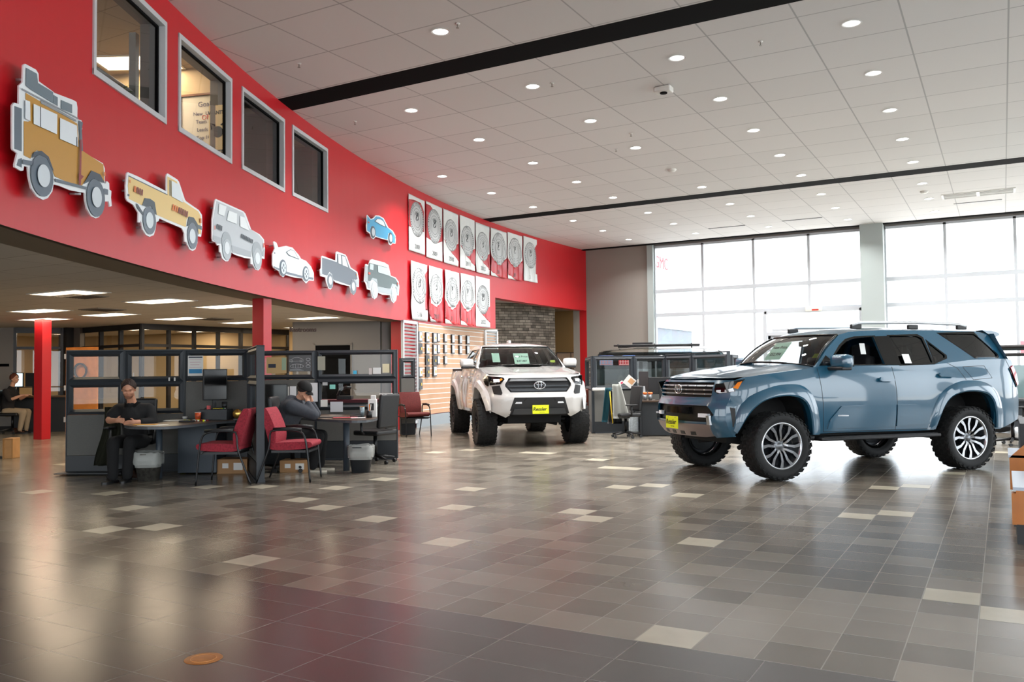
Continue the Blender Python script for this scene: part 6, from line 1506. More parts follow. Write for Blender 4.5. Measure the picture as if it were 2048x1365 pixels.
tag(MB().box((0, 0, .21), (.19, .16, .42), bev=.006).done('speaker_tower', mat('dark_brown_case', '#2f2a2a', .5), loc=atd(1287, 18.7, .93)), 'upright dark case on the ledge of the right cubicle', 'case').rotation_euler = (0, 0, YAW)
for k, px in enumerate((1289, 1300)):
    t = thing('pen_pot', 'pot with orange tops on the right cubicle desk, %s one' % ['left', 'right'][k], 'pen pot', atd(px, 18.0, .745)); f = MB(); f.lathe([(0, 0), (.035, 0), (.04, .12), (.0, .12)], n=16); f.done('pot', M_steel, t)
    f = MB(); f.lathe([(.03, .12), (.055, .15), (.04, .17), (0, .17)], n=12); f.done('orange_tops', mat('orange_tops', '#d8672a', .6), t)
def tilted(lab, px, py, w, h, depth, ang, m_, inner=None):
    z = zat(px, py, depth); t = thing('hanging_sheet', lab, 'paper', atd(px, depth, z)); t.matrix_world = frame_mat(atd(px, depth, z), RV*math.cos(ang)+Vector((0, 0, math.sin(ang))), -DV)
    MB().box((0, 0, 0), (w, h, .004)).done('sheet', m_, t)
    if inner: MB().box((w*.12, -h*.12, .004), (w*.5, h*.55, .002)).done('printed_square', inner, t)
tilted('white and tan card hanging diagonally on the right cubicle window', 1259, 763.5, .22, .22, 18.8, R(50), M_paper, mat('tan_print', '#c9986c', .6))
tilted('small white card with a pink edge left of the diagonal card', 1242, 766, .10, .07, 18.8, R(30), M_paper, mat('pink_print', '#c8305a', .6))
tilted('white sheet pinned right of the diagonal card', 1281, 763, .15, .09, 18.85, 0, M_paper)
tilted('white card leaning on the right cubicle desk', 1280, 783, .22, .20, 18.3, .1, mat('pale_blue_paper', '#ccd3d8', .6))
for k, (px, py, w, h, c_, lb) in enumerate(((1213, 722, .33, .22, '#6f7f9c', 'blue and orange picture on the rear wall of the right cubicle'), (1249, 722, .28, .22, '#a02a30', 'red chart with a white grid on the rear wall of the right cubicle'))):
    z = zat(px, py, 21.3); t = thing('wall_picture', lb, 'picture', atd(px, 21.3, z)); t.matrix_world = frame_mat(atd(px, 21.3, z), RV, -DV); MB().box((0, 0, 0), (w, h, .006)).done('print', mat('pic_'+c_.strip('#'), c_, .6), t)
    f = MB()
    for j in range(4): f.box((0, -h*.4+h*.27*j, .005), (w*.9, .008, .002)); f.box((-w*.35+w*.23*j, 0, .005), (.008, h*.8, .002))
    f.done('print_detail', mat('pic_detail_%d' % k, ['#c06a3c', '#d8c8c8'][k], .6), t)
tag(MB().box((0, 0, .035), (.30, .12, .07), bev=.02).done('tissue_pack', M_whitepl, loc=atd(1198, 18.75, .935)), 'white bundle lying on the ledge at the left of the right cubicle', 'bundle').rotation_euler = (0, 0, YAW)
t = task_chair('black office chair in the right cubicle with jackets hung on it', atd(1250, 17.6), YAW+R(200))
def cloth(name, lab, px, depth, z0, z1, w, m_, ph, lean=0, sy=-.02):
    t = thing(name, lab, 'jacket', atd(px, depth, 0), YAW); f = MB()
    grid(f, lambda u, v: ((u-.5)*w*(.55+.6*v)+lean*v, sy-.03*math.sin(u*11+ph+v*2)-.05*math.sin(math.pi*u), z0+(z1-z0)*v), 12, 12); bmesh.ops.solidify(f.bm, geom=f.bm.faces[:], thickness=.014); f.done('cloth', m_, t)
    return t
cloth('hanging_jacket', 'teal and black jacket hanging at the left of the right cubicle', 1216, 17.95, 1.02, .30, .26, mat('teal_cloth', '#134a55', .8), 1)
cloth('hanging_jacket', 'black jacket with a yellow stripe in the right cubicle', 1228, 17.75, .98, .28, .26, M_blk, 2)
cloth('hanging_jacket', 'pale grey jacket hung over the chair in the right cubicle', 1232, 17.5, 1.10, .40, .30, mat('pale_grey_cloth', '#a9aba6', .85), 3, .10)
t = thing('yellow_strap', 'yellow strap hanging between the jackets in the right cubicle', 'strap', atd(1221, 17.55, 0), YAW); MB().tube([(-.02, -.02, .95), (.0, -.03, .6), (.03, -.02, .30)], .012, n=6).done('strap', mat('yellow_strap', '#d8b52a', .6), t)
bin_('grey bin with a clear liner in the right cubicle, left of the blue car', 1312, 866, M_liner, mat('grey_plastic_bin', '#2f3235', .5), w0=.13, w1=.17, h=.38)
t = thing('yellow_bundle', 'yellow and pink bundle on the floor of the right cubicle', 'bundle', atz(1268, 862), YAW); f = MB()
grid(f, lambda u, v: ((u-.5)*.34, (v-.5)*.2, .015+.10*math.sin(math.pi*u)**.5*math.sin(math.pi*v)), 10, 6); bmesh.ops.solidify(f.bm, geom=f.bm.faces[:], thickness=.01); f.done('cloth', mat('yellow_cloth', '#c7b52a', .7), t); MB().box((.15, -.02, .05), (.06, .06, .07), bev=.01).done('pink_tag', mat('pink_tag', '#d82a6a', .5), t)
t = thing('paper_bag', 'white patterned bag behind the yellow bundle', 'bag', atd(1266, 18.1, 0), YAW); MB().box((0, 0, .25), (.20, .12, .34), bev=.02).done('bag', mat('pale_pattern', '#c3ccd2', .7, noise=(30, .2)), t)
for k, (px, c_) in enumerate(((1213, '#2c4a86'), (1258, '#2f5a9c'))):
    tag(MB().box((0, 0, .03), (.36 if k == 0 else .30, .2, .05), bev=.01).done('flat_box', mat('binder_'+c_.strip('#'), c_, .5), loc=atd(px, 21.7, 1.70)), 'blue flat box on top of the rear right partition, %s one' % ['left', 'right'][k], 'box').rotation_euler = (0, 0, YAW)
# framed pictures in the passage and the red sofa-like seat
for k, (px, w) in enumerate(((1128, .62), (1146, .20))):
    z = 2.0; o = aty(px, 722, 31.9); t = thing('framed_picture', ['wide pale framed print on the beige passage wall', 'narrow dark framed print on the beige passage wall'][k], 'picture', o)
    t.matrix_world = frame_mat(o, RV, -DV); W_ = w; H_ = .70
    f = MB(); f.prism([(-W_/2, -H_/2), (W_/2, -H_/2), (W_/2, H_/2), (-W_/2, H_/2)], lambda u, v, s: (u, v, s), -.015, .015, holes=[[(-W_/2+.03, -H_/2+.03), (W_/2-.03, -H_/2+.03), (W_/2-.03, H_/2-.03), (-W_/2+.03, H_/2-.03)]]); f.done('frame', M_dkframe, t)
    MB().box((0, 0, 0), (W_-.05, H_-.05, .006)).done('mat_board', mat('pic_cream', '#b7a596', .6), t)
t = guest_chair('rust red armchair at the left edge of the right cubicles', atd(1176, 20.6), YAW+R(90), mat('rust_leather', '#6b2a1a', .5), group=None)
# right edge: wooden sales desk with angled ends
M_or = mat('orange_oak', '#b56f30', .35, noise=(5, .12)); M_top = mat('pale_blue_top', '#b4c0cf', .3)
t = thing('display_stand', 'orange wood stepped stand with pale tops, cut by the right edge', 'display stand', (0.06, 7.7, 0))
f = MB(); f.prism([(0, .16), (0, .42), (.25, .42), (.9, .9), (1.2, .9), (1.2, .16)], lambda u, v, w: (u, w, v), 0.0, .05); f.prism([(-.03, .16), (-.03, .40), (0, .40), (0, .16)], lambda u, v, w: (u, w, v), -.02, .10); f.done('front_board', M_or, t)
f = MB(); f.bb(-.02, 1.2, .02, 1.3, .14, .18); f.bb(0, 1.2, .05, 1.3, 0, .14); f.done('plinth', M_blk, t)
f = MB(); f.bb(-.02, .30, .0, 1.2, .42, .445); f.done('lower_top', M_top, t)
t = thing('display_stand', 'orange wood sloping desk end with a dark panel behind the stepped stand', 'display stand', (0.03, 10.0, 0))
f = MB(); f.prism([(0, .14), (0, .46), (.5, .95), (1.3, .95), (1.3, .75), (.6, .75), (.25, .42), (.25, .14)], lambda u, v, w: (u, w, v), 0, .05); f.done('front_board', M_or, t)
f = MB(); f.bb(.1, 1.3, .06, 1.4, 0, .80); f.done('dark_panel', M_base, t); f = MB(); f.bb(-.01, .30, 0, .9, .46, .485); f.bb(.45, 1.3, 0, 1.4, .95, .98); f.done('pale_top', M_top, t)
task_chair('black office chair behind the rear wheel of the blue car', atd(2022, 15.0), YAW)
t = thing('desk', 'dark desk behind the tail of the blue car', 'desk', atd(2012, 16.4), YAW)
f = MB(); f.bb(-.6, 1.2, -.3, .4, .72, .76); f.done('worktop', M_blk, t); f = MB(); f.bb(-.55, -.5, -.25, .38, 0, .72); f.bb(-.55, 1.15, .3, .34, .2, .72); f.done('desk_panel', M_base, t)
# dark bed rack of a pale vehicle behind the blue car
t = thing('parked_truck', 'pale teal truck with a black overhead rack, mostly hidden at the right edge', 'car', (1.1, 21.5, 0), R(0))
f = MB(); P = [(-1.9, .55), (2.4, .55), (2.4, 1.30), (1.2, 1.36), (.7, 1.40), (-1.9, 1.40)]; f.prism(P, lambda u, v, w: (u, w, v), -.9, .9); f.done('truck_body', mat('pale_teal_paint', '#6f8a8c', .3, coat=1), t)
f = MB(); f.prism([(1.05, 1.38), (2.55, 1.34), (2.5, 1.9), (2.3, 1.98), (1.25, 1.98), (1.1, 1.9)], lambda u, v, w: (u, w, v), -.78, .78); f.prism([(2.4, .55), (3.4, .60), (3.45, 1.15), (3.3, 1.25), (2.4, 1.32)], lambda u, v, w: (u, w, v), -.88, .88); f.done('truck_cab', mat('pale_teal_paint', '#6f8a8c', .3, coat=1), t)
for y in (-.785, .785):
    f = MB(); f.prism([(1.2, 1.45), (2.4, 1.42), (2.3, 1.86), (1.25, 1.88)], lambda u, v, w: (u, y+w, v), -.004, .004); f.done('side_window', M_gloss, t)
    f = MB()
    for x in (-.6, .9): f.box((x, y*1.15, 1.0), (.012, .006, .7))
    f.bb(-1.9, 2.4, y*1.147-.004, y*1.147+.004, .62, .66); f.done('panel_gaps', M_ink, t)
for x in (-1.2, 2.6):
    for y in (-.92, .92):
        f = MB(); f.lathe([(.2, -.12), (.40, -.12), (.42, 0), (.40, .12), (.2, .12)], n=28, c=(x, y, .42), axis='Y'); f.done('tyre', M_tire, t)
f = MB(); f.tube([(-1.85, -.85, 1.78), (2.3, -.85, 1.78)], .045, n=8); f.tube([(-1.7, -.85, 1.62), (2.3, -.85, 1.62)], .035, n=8); f.tube([(-1.85, .85, 1.78), (2.3, .85, 1.78)], .045, n=8)
for x in (-1.6, 0, 1.6): f.tube([(x, -.85, 1.38), (x, -.85, 1.78), (x, .85, 1.78), (x, .85, 1.38)], .03, n=8)
f.done('overhead_rack', M_trim, t)
# dark SUV parked behind the right cubicles (roof and screens show above the panels)
t = thing('parked_wagon', 'dark off-road wagon parked behind the right-hand cubicles, roof showing', 'car', atd(1360, 23.6), YAW+R(-12), scale=1.09)
def wag(u, v):
    x = -2.2+4.4*u; yy = v*2-1; z = interp(x, [(-2.2, 1.50), (-1.9, 1.74), (-1.2, 1.80), (.6, 1.80), (1.0, 1.72), (1.5, 1.32), (2.2, 1.22)])+.05*(1-yy*yy); w = interp(x, [(-2.2, .70), (.9, .72), (1.5, .85), (2.2, .80)]); return (x, yy*w, z)
f = MB(); grid(f, wag, 30, 12); sharp(f.done('roof_and_hood', mat('dark_green_black_paint', '#1a2320', .25, coat=1), t))
f = MB(); P = [(-2.2, .55), (2.2, .55), (2.25, 1.20), (1.5, 1.30), (-2.2, 1.30)]; f.prism(P, lambda u, v, w: (u, w, v), -.9, .9); f.done('lower_body', mat('dark_green_black_paint', '#1a2320', .25, coat=1), t)
for sy in (-1, 1):
    f = MB(); f.prism([(-2.1, 1.30), (1.35, 1.30), (1.0, 1.70), (-1.95, 1.72)], lambda u, v, w: (u, sy*(.88-.35*(v-1.3)+w), v), 0, .01, res=.3); f.done('side_glass', glass('dim_car_glass', '#aebcc0', keep=.7), t)
    for x in (-1.4, 1.4): f = MB(); f.lathe([(.2, -.12), (.38, -.12), (.40, 0), (.38, .12), (.2, .12)], n=24, c=(x, sy*.85, .40), axis='Y'); f.done('tyre', M_tire, t)
f = MB()
for x in (-1.5, -.6, .3): f.tube([(x, -.6, 1.90), (x, .6, 1.90)], .02, n=6)
f.tube([(-1.6, -.6, 1.88), (.5, -.6, 1.88)], .025, n=6); f.tube([(-1.6, .6, 1.88), (.5, .6, 1.88)], .025, n=6); f.box((-.9, -.3, 1.93), (.5, .3, .05)); f.done('roof_rack', M_trim, t)
# ================================================================== upstairs room contents, outdoors
def deep(name, lab, cat, px, py, back, rot_n=None):
    a, z, p = onarc(px, py); d = ray(px, py); d.normalize(); return p+d*back
t = troffer(-11.3, 6.9, 5.97, 'lit ceiling panel seen through the first upstairs window', power=24, rz=R(28))
def clampz(px, py, z): return atz(px, py, z)
p_ = atz(275, 125, 5.97); t.location = (p_.x, p_.y, 5.97)
t = troffer(-13, 9.5, 5.97, 'ceiling panel lighting the room behind the second upstairs window', power=24); t.location = (arc(206.3, 0, -3.2).x, arc(206.3, 0, -3.2).y, 5.97)
# divider post and rail inside the first window
t = thing('interior_mullion', 'grey post and rails standing inside the first upstairs window', 'window post', (0, 0, 0)); f = MB()
a, z, p = onarc(268, 120, -.75); p0, p1 = arc(a, 4.3, -.75), arc(a, 5.9, -.75)
f.box((p0+p1)/2, (.09, .09, 1.6), rz=R(a)); a2 = onarc(190, 120, -.75)[0]; q0 = arc(a2, 5.1, -.75); r0 = arc(a, 5.1, -.75)
f.tube([q0, r0], .03, n=4); t.location = p0; f.M = None; bmesh.ops.translate(f.bm, vec=-Vector(p0), verts=f.bm.verts[:]); f.done('post', mat('pale_blue_grey_post', '#8f9696', .5), t)
# potted plant on the sill of the first window
sp = arc(onarc(236, 168, -.42)[0], 4.50, -.42)
t = thing('potted_plant', 'green leafy plant on the sill of the first upstairs window', 'plant', sp); f = MB(); rnd = random.Random(5)
for k in range(46):
    a = rnd.random()*6.28; r = rnd.uniform(.02, .16); h = rnd.uniform(.05, .30); c0 = Vector((r*math.cos(a), r*math.sin(a), h)); u = Vector((math.cos(a), math.sin(a), rnd.uniform(-.4, .6)))*.05; w = Vector((-math.sin(a), math.cos(a), 0))*.018
    f.face([c0-u, c0+w, c0+u, c0-w])
f.done('leaves', mat('leaf_green', '#4f7a3a', .6), t, normals=False); f = MB(); f.lathe([(0, 0), (.06, 0), (.08, .08), (0, .08)], n=16); f.done('pot', M_whitepl, t)
# whiteboard on the side wall of the second room
wa, wb = rad(205.0, .34), rad(204.2, 5.5); wd_ = (wb-wa).normalized(); wn_ = Vector((wd_.y, -wd_.x, 0))
if wn_.y > 0: wn_ = -wn_
def onw(px, py, off=.06): return atp(px, py, wa+wn_*off, wn_)
c1, c2 = onw(362, 196), onw(438, 180); zt = (onw(436, 180).z+onw(362, 200).z)/2
t = thing('whiteboard', 'whiteboard with coloured handwriting seen through the second upstairs window', 'whiteboard', ((c1.x+c2.x)/2, (c1.y+c2.y)/2, zt-.75)); t.matrix_world = frame_mat(((c1.x+c2.x)/2, (c1.y+c2.y)/2, zt-.75), RV if wd_.dot(RV) > 0 else wd_, wn_)
xw = wd_ if wd_.dot(RV) > 0 else -wd_
t.matrix_world = frame_mat(((c1.x+c2.x)/2, (c1.y+c2.y)/2, zt-.75), xw, wn_); Wb = (c2-c1).length; Wb = math.hypot(c2.x-c1.x, c2.y-c1.y)
sg = 1 if wn_.cross(xw).z > 0 else -1
MB().box((0, 0, 0), (Wb, 1.5, .01)).done('board', mat('whiteboard_face', '#d3cdbd', .3), t)
f = MB()
for s_ in (-1, 1): f.box((0, s_*.75, .01), (Wb, .03, .03)); f.box((s_*Wb/2, 0, .01), (.03, 1.5, .03))
f.done('frame', mat('brown_board_frame', '#7a4a2c', .5), t)
for k, (tx, xx, yy, cc, sz) in enumerate((('Goal', .25, .60, '#4a4a6a', .11), ('New  Used', .25, .46, '#4a4a6a', .08), ('Team 12', .25, .34, '#4a4a6a', .08), ('Leads 8', .25, .22, '#4a4a6a', .08), ('OFFICE', .62, .40, '#c8402a', .10), ('Top 10', .2, .10, '#4a4a6a', .08), ('sell 20', -.3, -.30, '#c8402a', .1), ('per month', .1, -.42, '#c8402a', .1))):
    text('handwriting', tx, sz, mat('marker_'+cc.strip('#'), cc, .6), Matrix.Translation((xx*Wb/2, yy*sg, .008)) @ (Matrix.Identity(4) if sg > 0 else Matrix.Rotation(math.pi, 4, 'Z')), t, depth=.001)
def poster(px, py, w, h, lab):
    c0 = onw(px, py, .10); t = thing('black_print_poster', lab, 'poster', c0); t.matrix_world = frame_mat(c0, xw, wn_); MB().box((0, 0, 0), (w, h, .004)).done('paper', mat('poster_tan', '#c9b486', .6), t)
    rt = Matrix.Identity(4) if sg > 0 else Matrix.Rotation(math.pi, 4, 'Z')
    text('poster_lettering', 'WANTED', .075, M_ink, rt @ Matrix.Translation((0, h*.36, .003)), t, depth=.001, bold=.003); text('poster_lettering', 'BEST', .085, M_ink, rt @ Matrix.Translation((0, -h*.38, .003)), t, depth=.001, bold=.003)
    f = MB(); f.M = rt; f.cyl((0, 0, .004), .085, .002, n=20); f.tube([(-.10, .04, .004), (-.12, .14, .004), (-.05, .10, .004)], .012); f.tube([(.10, .04, .004), (.12, .14, .004), (.05, .10, .004)], .012); f.done('emblem_print', M_ink, t)
poster(436, 264, .30, .80, 'tan poster with bold black print beside the upstairs whiteboard')
# posts in the two dark upstairs rooms
for k, (px, lab) in enumerate(((515, 'pale vertical post inside the third upstairs window'),)):
    a = onarc(px, 290, -1.2)[0]; p0 = arc(a, 4.6, -1.2); o = MB().box((0, 0, 0), (.10, .16, 2.7), rz=R(a)).done('vertical_blind', mat('pale_blue_grey_post', '#8f9696', .5), loc=p0); tag(o, lab, 'post')
# ---- outdoors: paving and pale buildings across the lot
f = MB(); f.face([(-80, 30.6, -.15), (60, 30.6, -.15), (60, 120, -.15), (-80, 120, -.15)]); f.face([(9.9, -30, -.15), (60, -30, -.15), (60, 30.6, -.15), (9.9, 30.6, -.15)]); f.face([(-40, -40, -.15), (9.9, -40, -.15), (9.9, -8.3, -.15), (-40, -8.3, -.15)])
struct(f.done('floor.003', mat('pale_concrete_paving', '#cfcdc8', .8), normals=False))
M_bld = mat('pale_stucco', '#e2e4e6', .8); M_bld2 = mat('light_grey_cladding', '#c3c8ce', .7)
t = thing('neighbouring_building', 'pale building wing outside at the left of the big window', 'building', (-15.9, 40, 0))
f = MB(); f.bb(-6, 0.0, -5.2, 24, -.15, 9.2); f.done('wall', M_bld, t)
f = MB()
for z in (6.7, 7.1, 4.6): f.bb(-.01, .05, -5.2, 24, z, z+.05)
f.done('wall_bands', M_bld2, t); f = MB(); f.bb(.0, .06, 2, 9, -.1, 3.6); f.done('dark_window', mat('outdoor_dark_glass', '#5c6873', .2), t); f = MB(); f.bb(.0, .3, 1.6, 9.4, 3.6, 4.2); f.done('canopy', M_bld2, t)
t = thing('hanging_sign', 'white box sign with red letters on the building outside', 'sign', (-15.69, 43.2, 6.9))
f = MB(); f.box((0, 0, 0), (.3, 3.2, 1.5), bev=.02); f.done('sign_box', M_bld, t); text('sign_lettering', 'GMC', .9, mat('sign_red', '#c8303a', .5), Matrix(((0, 0, 1, .16), (1, 0, 0, 0), (0, 1, 0, .1), (0, 0, 0, 1))) @ Matrix.Rotation(0, 4, 'Z'), t, depth=.02)
t = thing('showroom_across_lot', 'low pale showroom with faint blue lettering across the lot', 'building', (-9, 66, 0))
f = MB(); f.bb(-16, 5, 0, 14, -.15, 8.2); f.done('wall', M_bld2, t); f = MB(); f.bb(5, 40, 3, 14, -.15, 5.6); f.done('low_wing', M_bld, t); f = MB(); f.bb(8, 40, 2.9, 3.0, 3.2, 3.4); f.bb(8, 40, 2.9, 3.0, 5.2, 5.4); f.done('wall_bands', M_bld2, t)
text('sign_lettering', 'Certified', 1.1, mat('sign_pale_blue', '#7fa6c8', .5), Matrix(((1, 0, 0, .6), (0, 0, -1, -.1), (0, 1, 0, 6.0), (0, 0, 0, 1))), t, depth=.05)
t = thing('street_sign', 'white roadside sign with red panels outside the right window', 'sign', (.6, 45, 0)); f = MB(); f.bb(-.1, .1, -.1, .1, -.15, 3.2); f.done('post', M_bld2, t); f = MB(); f.bb(-.6, 1.5, -.12, 0, 1.0, 2.8); f.done('board', M_bld, t); f = MB(); f.bb(.1, .8, -.16, -.12, 1.9, 2.5); f.done('red_panel', mat('sign_red', '#c8303a', .5), t)
# ================================================================== people
M_skin = mat('skin_tone', '#c08a6e', .5); M_skin2 = mat('skin_tone_light', '#c9967a', .5)
def skin_mesh(nodes, edges, subd=1, voxel=None, extra=None):
    """nodes {name: (x, y, z, radius)}; grows one limb surface with the Skin modifier, rooted at the first node"""
    names = list(nodes); me = bpy.data.meshes.new('body'); me.from_pydata([nodes[n][:3] for n in names], [(names.index(a), names.index(b_)) for a, b_ in edges], [])
    ob = bpy.data.objects.new('body', me); COL.objects.link(ob)
    ob.modifiers.new('skin', 'SKIN'); 
    for i, n in enumerate(names):
        r = nodes[n][3]; sv = me.skin_vertices[0].data[i]; sv.radius = (r, r) if not isinstance(r, tuple) else r; sv.use_root = (i == 0)
    s = ob.modifiers.new('sub', 'SUBSURF'); s.levels = subd; s.render_levels = subd
    dg = bpy.context.evaluated_depsgraph_get(); m2 = bpy.data.meshes.new_from_object(ob.evaluated_get(dg)); bpy.data.objects.remove(ob)
    b = bmesh.new(); b.from_mesh(m2)
    if extra: extra(b)
    m3 = bpy.data.meshes.new('body'); b.to_mesh(m3); b.free()
    if voxel:
        ob = bpy.data.objects.new('body', m3); COL.objects.link(ob); r_ = ob.modifiers.new('remesh', 'REMESH'); r_.mode = 'VOXEL'; r_.voxel_size = voxel; r_.use_smooth_shade = True
        sm_ = ob.modifiers.new('smooth', 'SMOOTH'); sm_.iterations = 2; sm_.factor = .4
        dg = bpy.context.evaluated_depsgraph_get(); m3 = bpy.data.meshes.new_from_object(ob.evaluated_get(dg)); bpy.data.objects.remove(ob)
    m3.polygons.foreach_set('use_smooth', [True]*len(m3.polygons))
    return m3
def cloth_mesh(nodes, edges, voxel=.012):
    """a garment grown round the limbs: rounded tapering sleeves fused into one surface"""
    b = bmesh.new()
    for n, (x, y, z, r) in nodes.items():
        v = bmesh.ops.create_icosphere(b, subdivisions=2, radius=r)['verts']; bmesh.ops.translate(b, vec=(x, y, z), verts=v)
    for a, c_ in edges:
        A, B = Vector(nodes[a][:3]), Vector(nodes[c_][:3]); L = (B-A).length
        v = bmesh.ops.create_cone(b, cap_ends=True, segments=18, radius1=nodes[a][3], radius2=nodes[c_][3], depth=L)['verts']
        q = Vector((0, 0, 1)).rotation_difference(B-A).to_matrix().to_4x4()
        bmesh.ops.transform(b, matrix=Matrix.Translation((A+B)/2) @ q, verts=v)
    m3 = bpy.data.meshes.new('cloth'); b.to_mesh(m3); b.free()
    ob = bpy.data.objects.new('cloth', m3); COL.objects.link(ob); r_ = ob.modifiers.new('remesh', 'REMESH'); r_.mode = 'VOXEL'; r_.voxel_size = voxel; r_.use_smooth_shade = True
    sm_ = ob.modifiers.new('smooth', 'SMOOTH'); sm_.iterations = 6; sm_.factor = .5
    dg = bpy.context.evaluated_depsgraph_get(); m4 = bpy.data.meshes.new_from_object(ob.evaluated_get(dg)); bpy.data.objects.remove(ob)
    m4.polygons.foreach_set('use_smooth', [True]*len(m4.polygons)); return m4
def as_part(name, me, m_, parent):
    me.materials.clear(); me.materials.append(m_); o = bpy.data.objects.new(name, me); COL.objects.link(o); o.parent = parent; return o
def head_geo(c, h, mw):
    """adds a modelled head (cranium, jaw, nose, brow, ears) of height h; local -Y is the face"""
    def add(b):
        def ell(cx, cy, cz, rx, ry, rz, n=16):
            v = bmesh.ops.create_uvsphere(b, u_segments=n, v_segments=n-4, radius=1)['verts']
            bmesh.ops.transform(b, matrix=mw @ Matrix.Translation((cx*h, cy*h, cz*h)) @ Matrix.Diagonal((rx*h, ry*h, rz*h, 1)), verts=v)
        ell(0, .04, .12, .335, .40, .37); ell(0, -.06, -.16, .275, .33, .30); ell(0, -.12, -.33, .18, .22, .15)
        ell(0, -.40, -.07, .045, .085, .11); ell(0, -.36, .10, .22, .07, .05); ell(0, -.345, -.24, .11, .06, .05)
        ell(.335, .04, -.05, .035, .07, .11); ell(-.335, .04, -.05, .035, .07, .11); ell(.17, -.26, -.10, .10, .12, .09); ell(-.17, -.26, -.10, .10, .12, .09)
    return add
def face_parts(parent, h, mw, hairc, beard=False):
    P = lambda x, y, z: mw @ Vector((x*h, y*h, z*h))
    f = MB()
    for s_ in (-1, 1):
        s0 = f.M; f.M = mw @ Matrix.Translation((s_*.135*h, -.372*h, .03*h)) @ Matrix.Diagonal((1.3, .5, .55, 1)); f.lathe([(0, -.028*h), (.02*h, -.02*h), (.030*h, 0), (.02*h, .02*h), (0, .028*h)], n=12); f.M = s0
    f.done('eyes', mat('eye_dark', '#2a211d', .3), parent)
    f = MB()
    for s_ in (-1, 1): f.tube([P(s_*.07, -.418, .115), P(s_*.14, -.418, .13), P(s_*.21, -.38, .11)], .010*h, n=6)
    f.done('eyebrows', hairc, parent)
    f = MB(); f.tube([P(-.075, -.385, -.235), P(0, -.41, -.23), P(.075, -.385, -.235)], .017*h, n=6); f.done('lips', mat('lip_tone', '#9a5a4c', .5), parent)
    if beard:
        f = MB(); grid(f, lambda u, v: P(.27*math.sin((u-.5)*3.1)*(1-.25*v), -.06-.345*math.cos((u-.5)*3.0)*(1-.12*v), -.26-.15*v-.03*math.cos((u-.5)*3)), 14, 6)
        f.done('beard', mat('stubble_brown', '#8a5e48', .8), parent)
def hand_chain(N, E, wr, d, side, palm_n, r=.0085, curl=.3, pre='h'):
    """palm plus five tapering fingers; wr wrist point, d unit direction, side unit thumb side, palm_n palm normal"""
    wr, d, side, palm_n = Vector(wr), Vector(d).normalized(), Vector(side).normalized(), Vector(palm_n).normalized()
    pc = wr+d*.045; N[pre+'palm'] = (*pc, .027)
    for k in range(4):
        o = side*(.030-.020*k); L = [.074, .082, .076, .06][k]; b0 = wr+d*.078+o
        q = [b0]; dd = d.copy()
        for j in range(3): dd = (dd+palm_n*curl).normalized(); q.append(q[-1]+dd*L*[.45, .32, .23][j])
        for j, p in enumerate(q): N['%sf%d%d' % (pre, k, j)] = (*p, r*[1.1, 1.0, .92, .75][j])
        E.append((pre+'palm', '%sf%d0' % (pre, k)))
        for j in range(3): E.append(('%sf%d%d' % (pre, k, j), '%sf%d%d' % (pre, k, j+1)))
    t0 = wr+d*.025+side*.028; t1 = t0+(d*.6+side*.8).normalized()*.035; t2 = t1+(d*.9+side*.3+palm_n*.2).normalized()*.03
    for j, p in enumerate((t0, t1, t2)): N['%st%d' % (pre, j)] = (*p, r*[1.35, 1.15, .9][j])
    E += [(pre+'palm', pre+'t0'), (pre+'t0', pre+'t1'), (pre+'t1', pre+'t2')]
def hair_cap(parent, h, mw, m_, kind):
    f = MB(); rnd = random.Random(4)
    def hp(u, v):
        a = u*2*math.pi; front = .5-.5*math.cos(a)            # 1 at the back (+y), 0 at the face
        ph = v*(.93+1.12*front+.55*abs(math.sin(a))**2*(1 if kind == 'hair' else .3)) ; r = 1.02+.05*math.sin(a*7+1)*v+.03*math.sin(a*17+v*6)-.05*math.exp(-((a if a < 3.14 else 6.283-a)/.18)**2)*v
        x = math.sin(a)*math.sin(ph)*.375*r; y = .04-math.cos(a)*math.sin(ph)*.44*r; z = .14+math.cos(ph)*.42*r
        return mw @ Vector((x*h, y*h, z*h))
    grid(f, hp, 40, 14); bmesh.ops.remove_doubles(f.bm, verts=f.bm.verts[:], dist=.0005)
    o = f.done(kind, m_, parent); md = o.modifiers.new('thick', 'SOLIDIFY'); md.thickness = .008; return o

def inflate(N, keys, k, cut=None):
    return {n: (*N[n][:3], N[n][3]+k*.6) for n in keys}
def slim(N, keys):
    for n in keys: N[n] = (*N[n][:3], N[n][3]*.62)
    for n in ('lt', 'rt'): N[n] = (N[n][0]*.4+N[n[0]+'a'][0]*.6, N[n][1]*.4+N[n[0]+'a'][1]*.6, .05, .018)
    for n in ('la', 'ra'): N[n] = (*N[n][:3], .026)
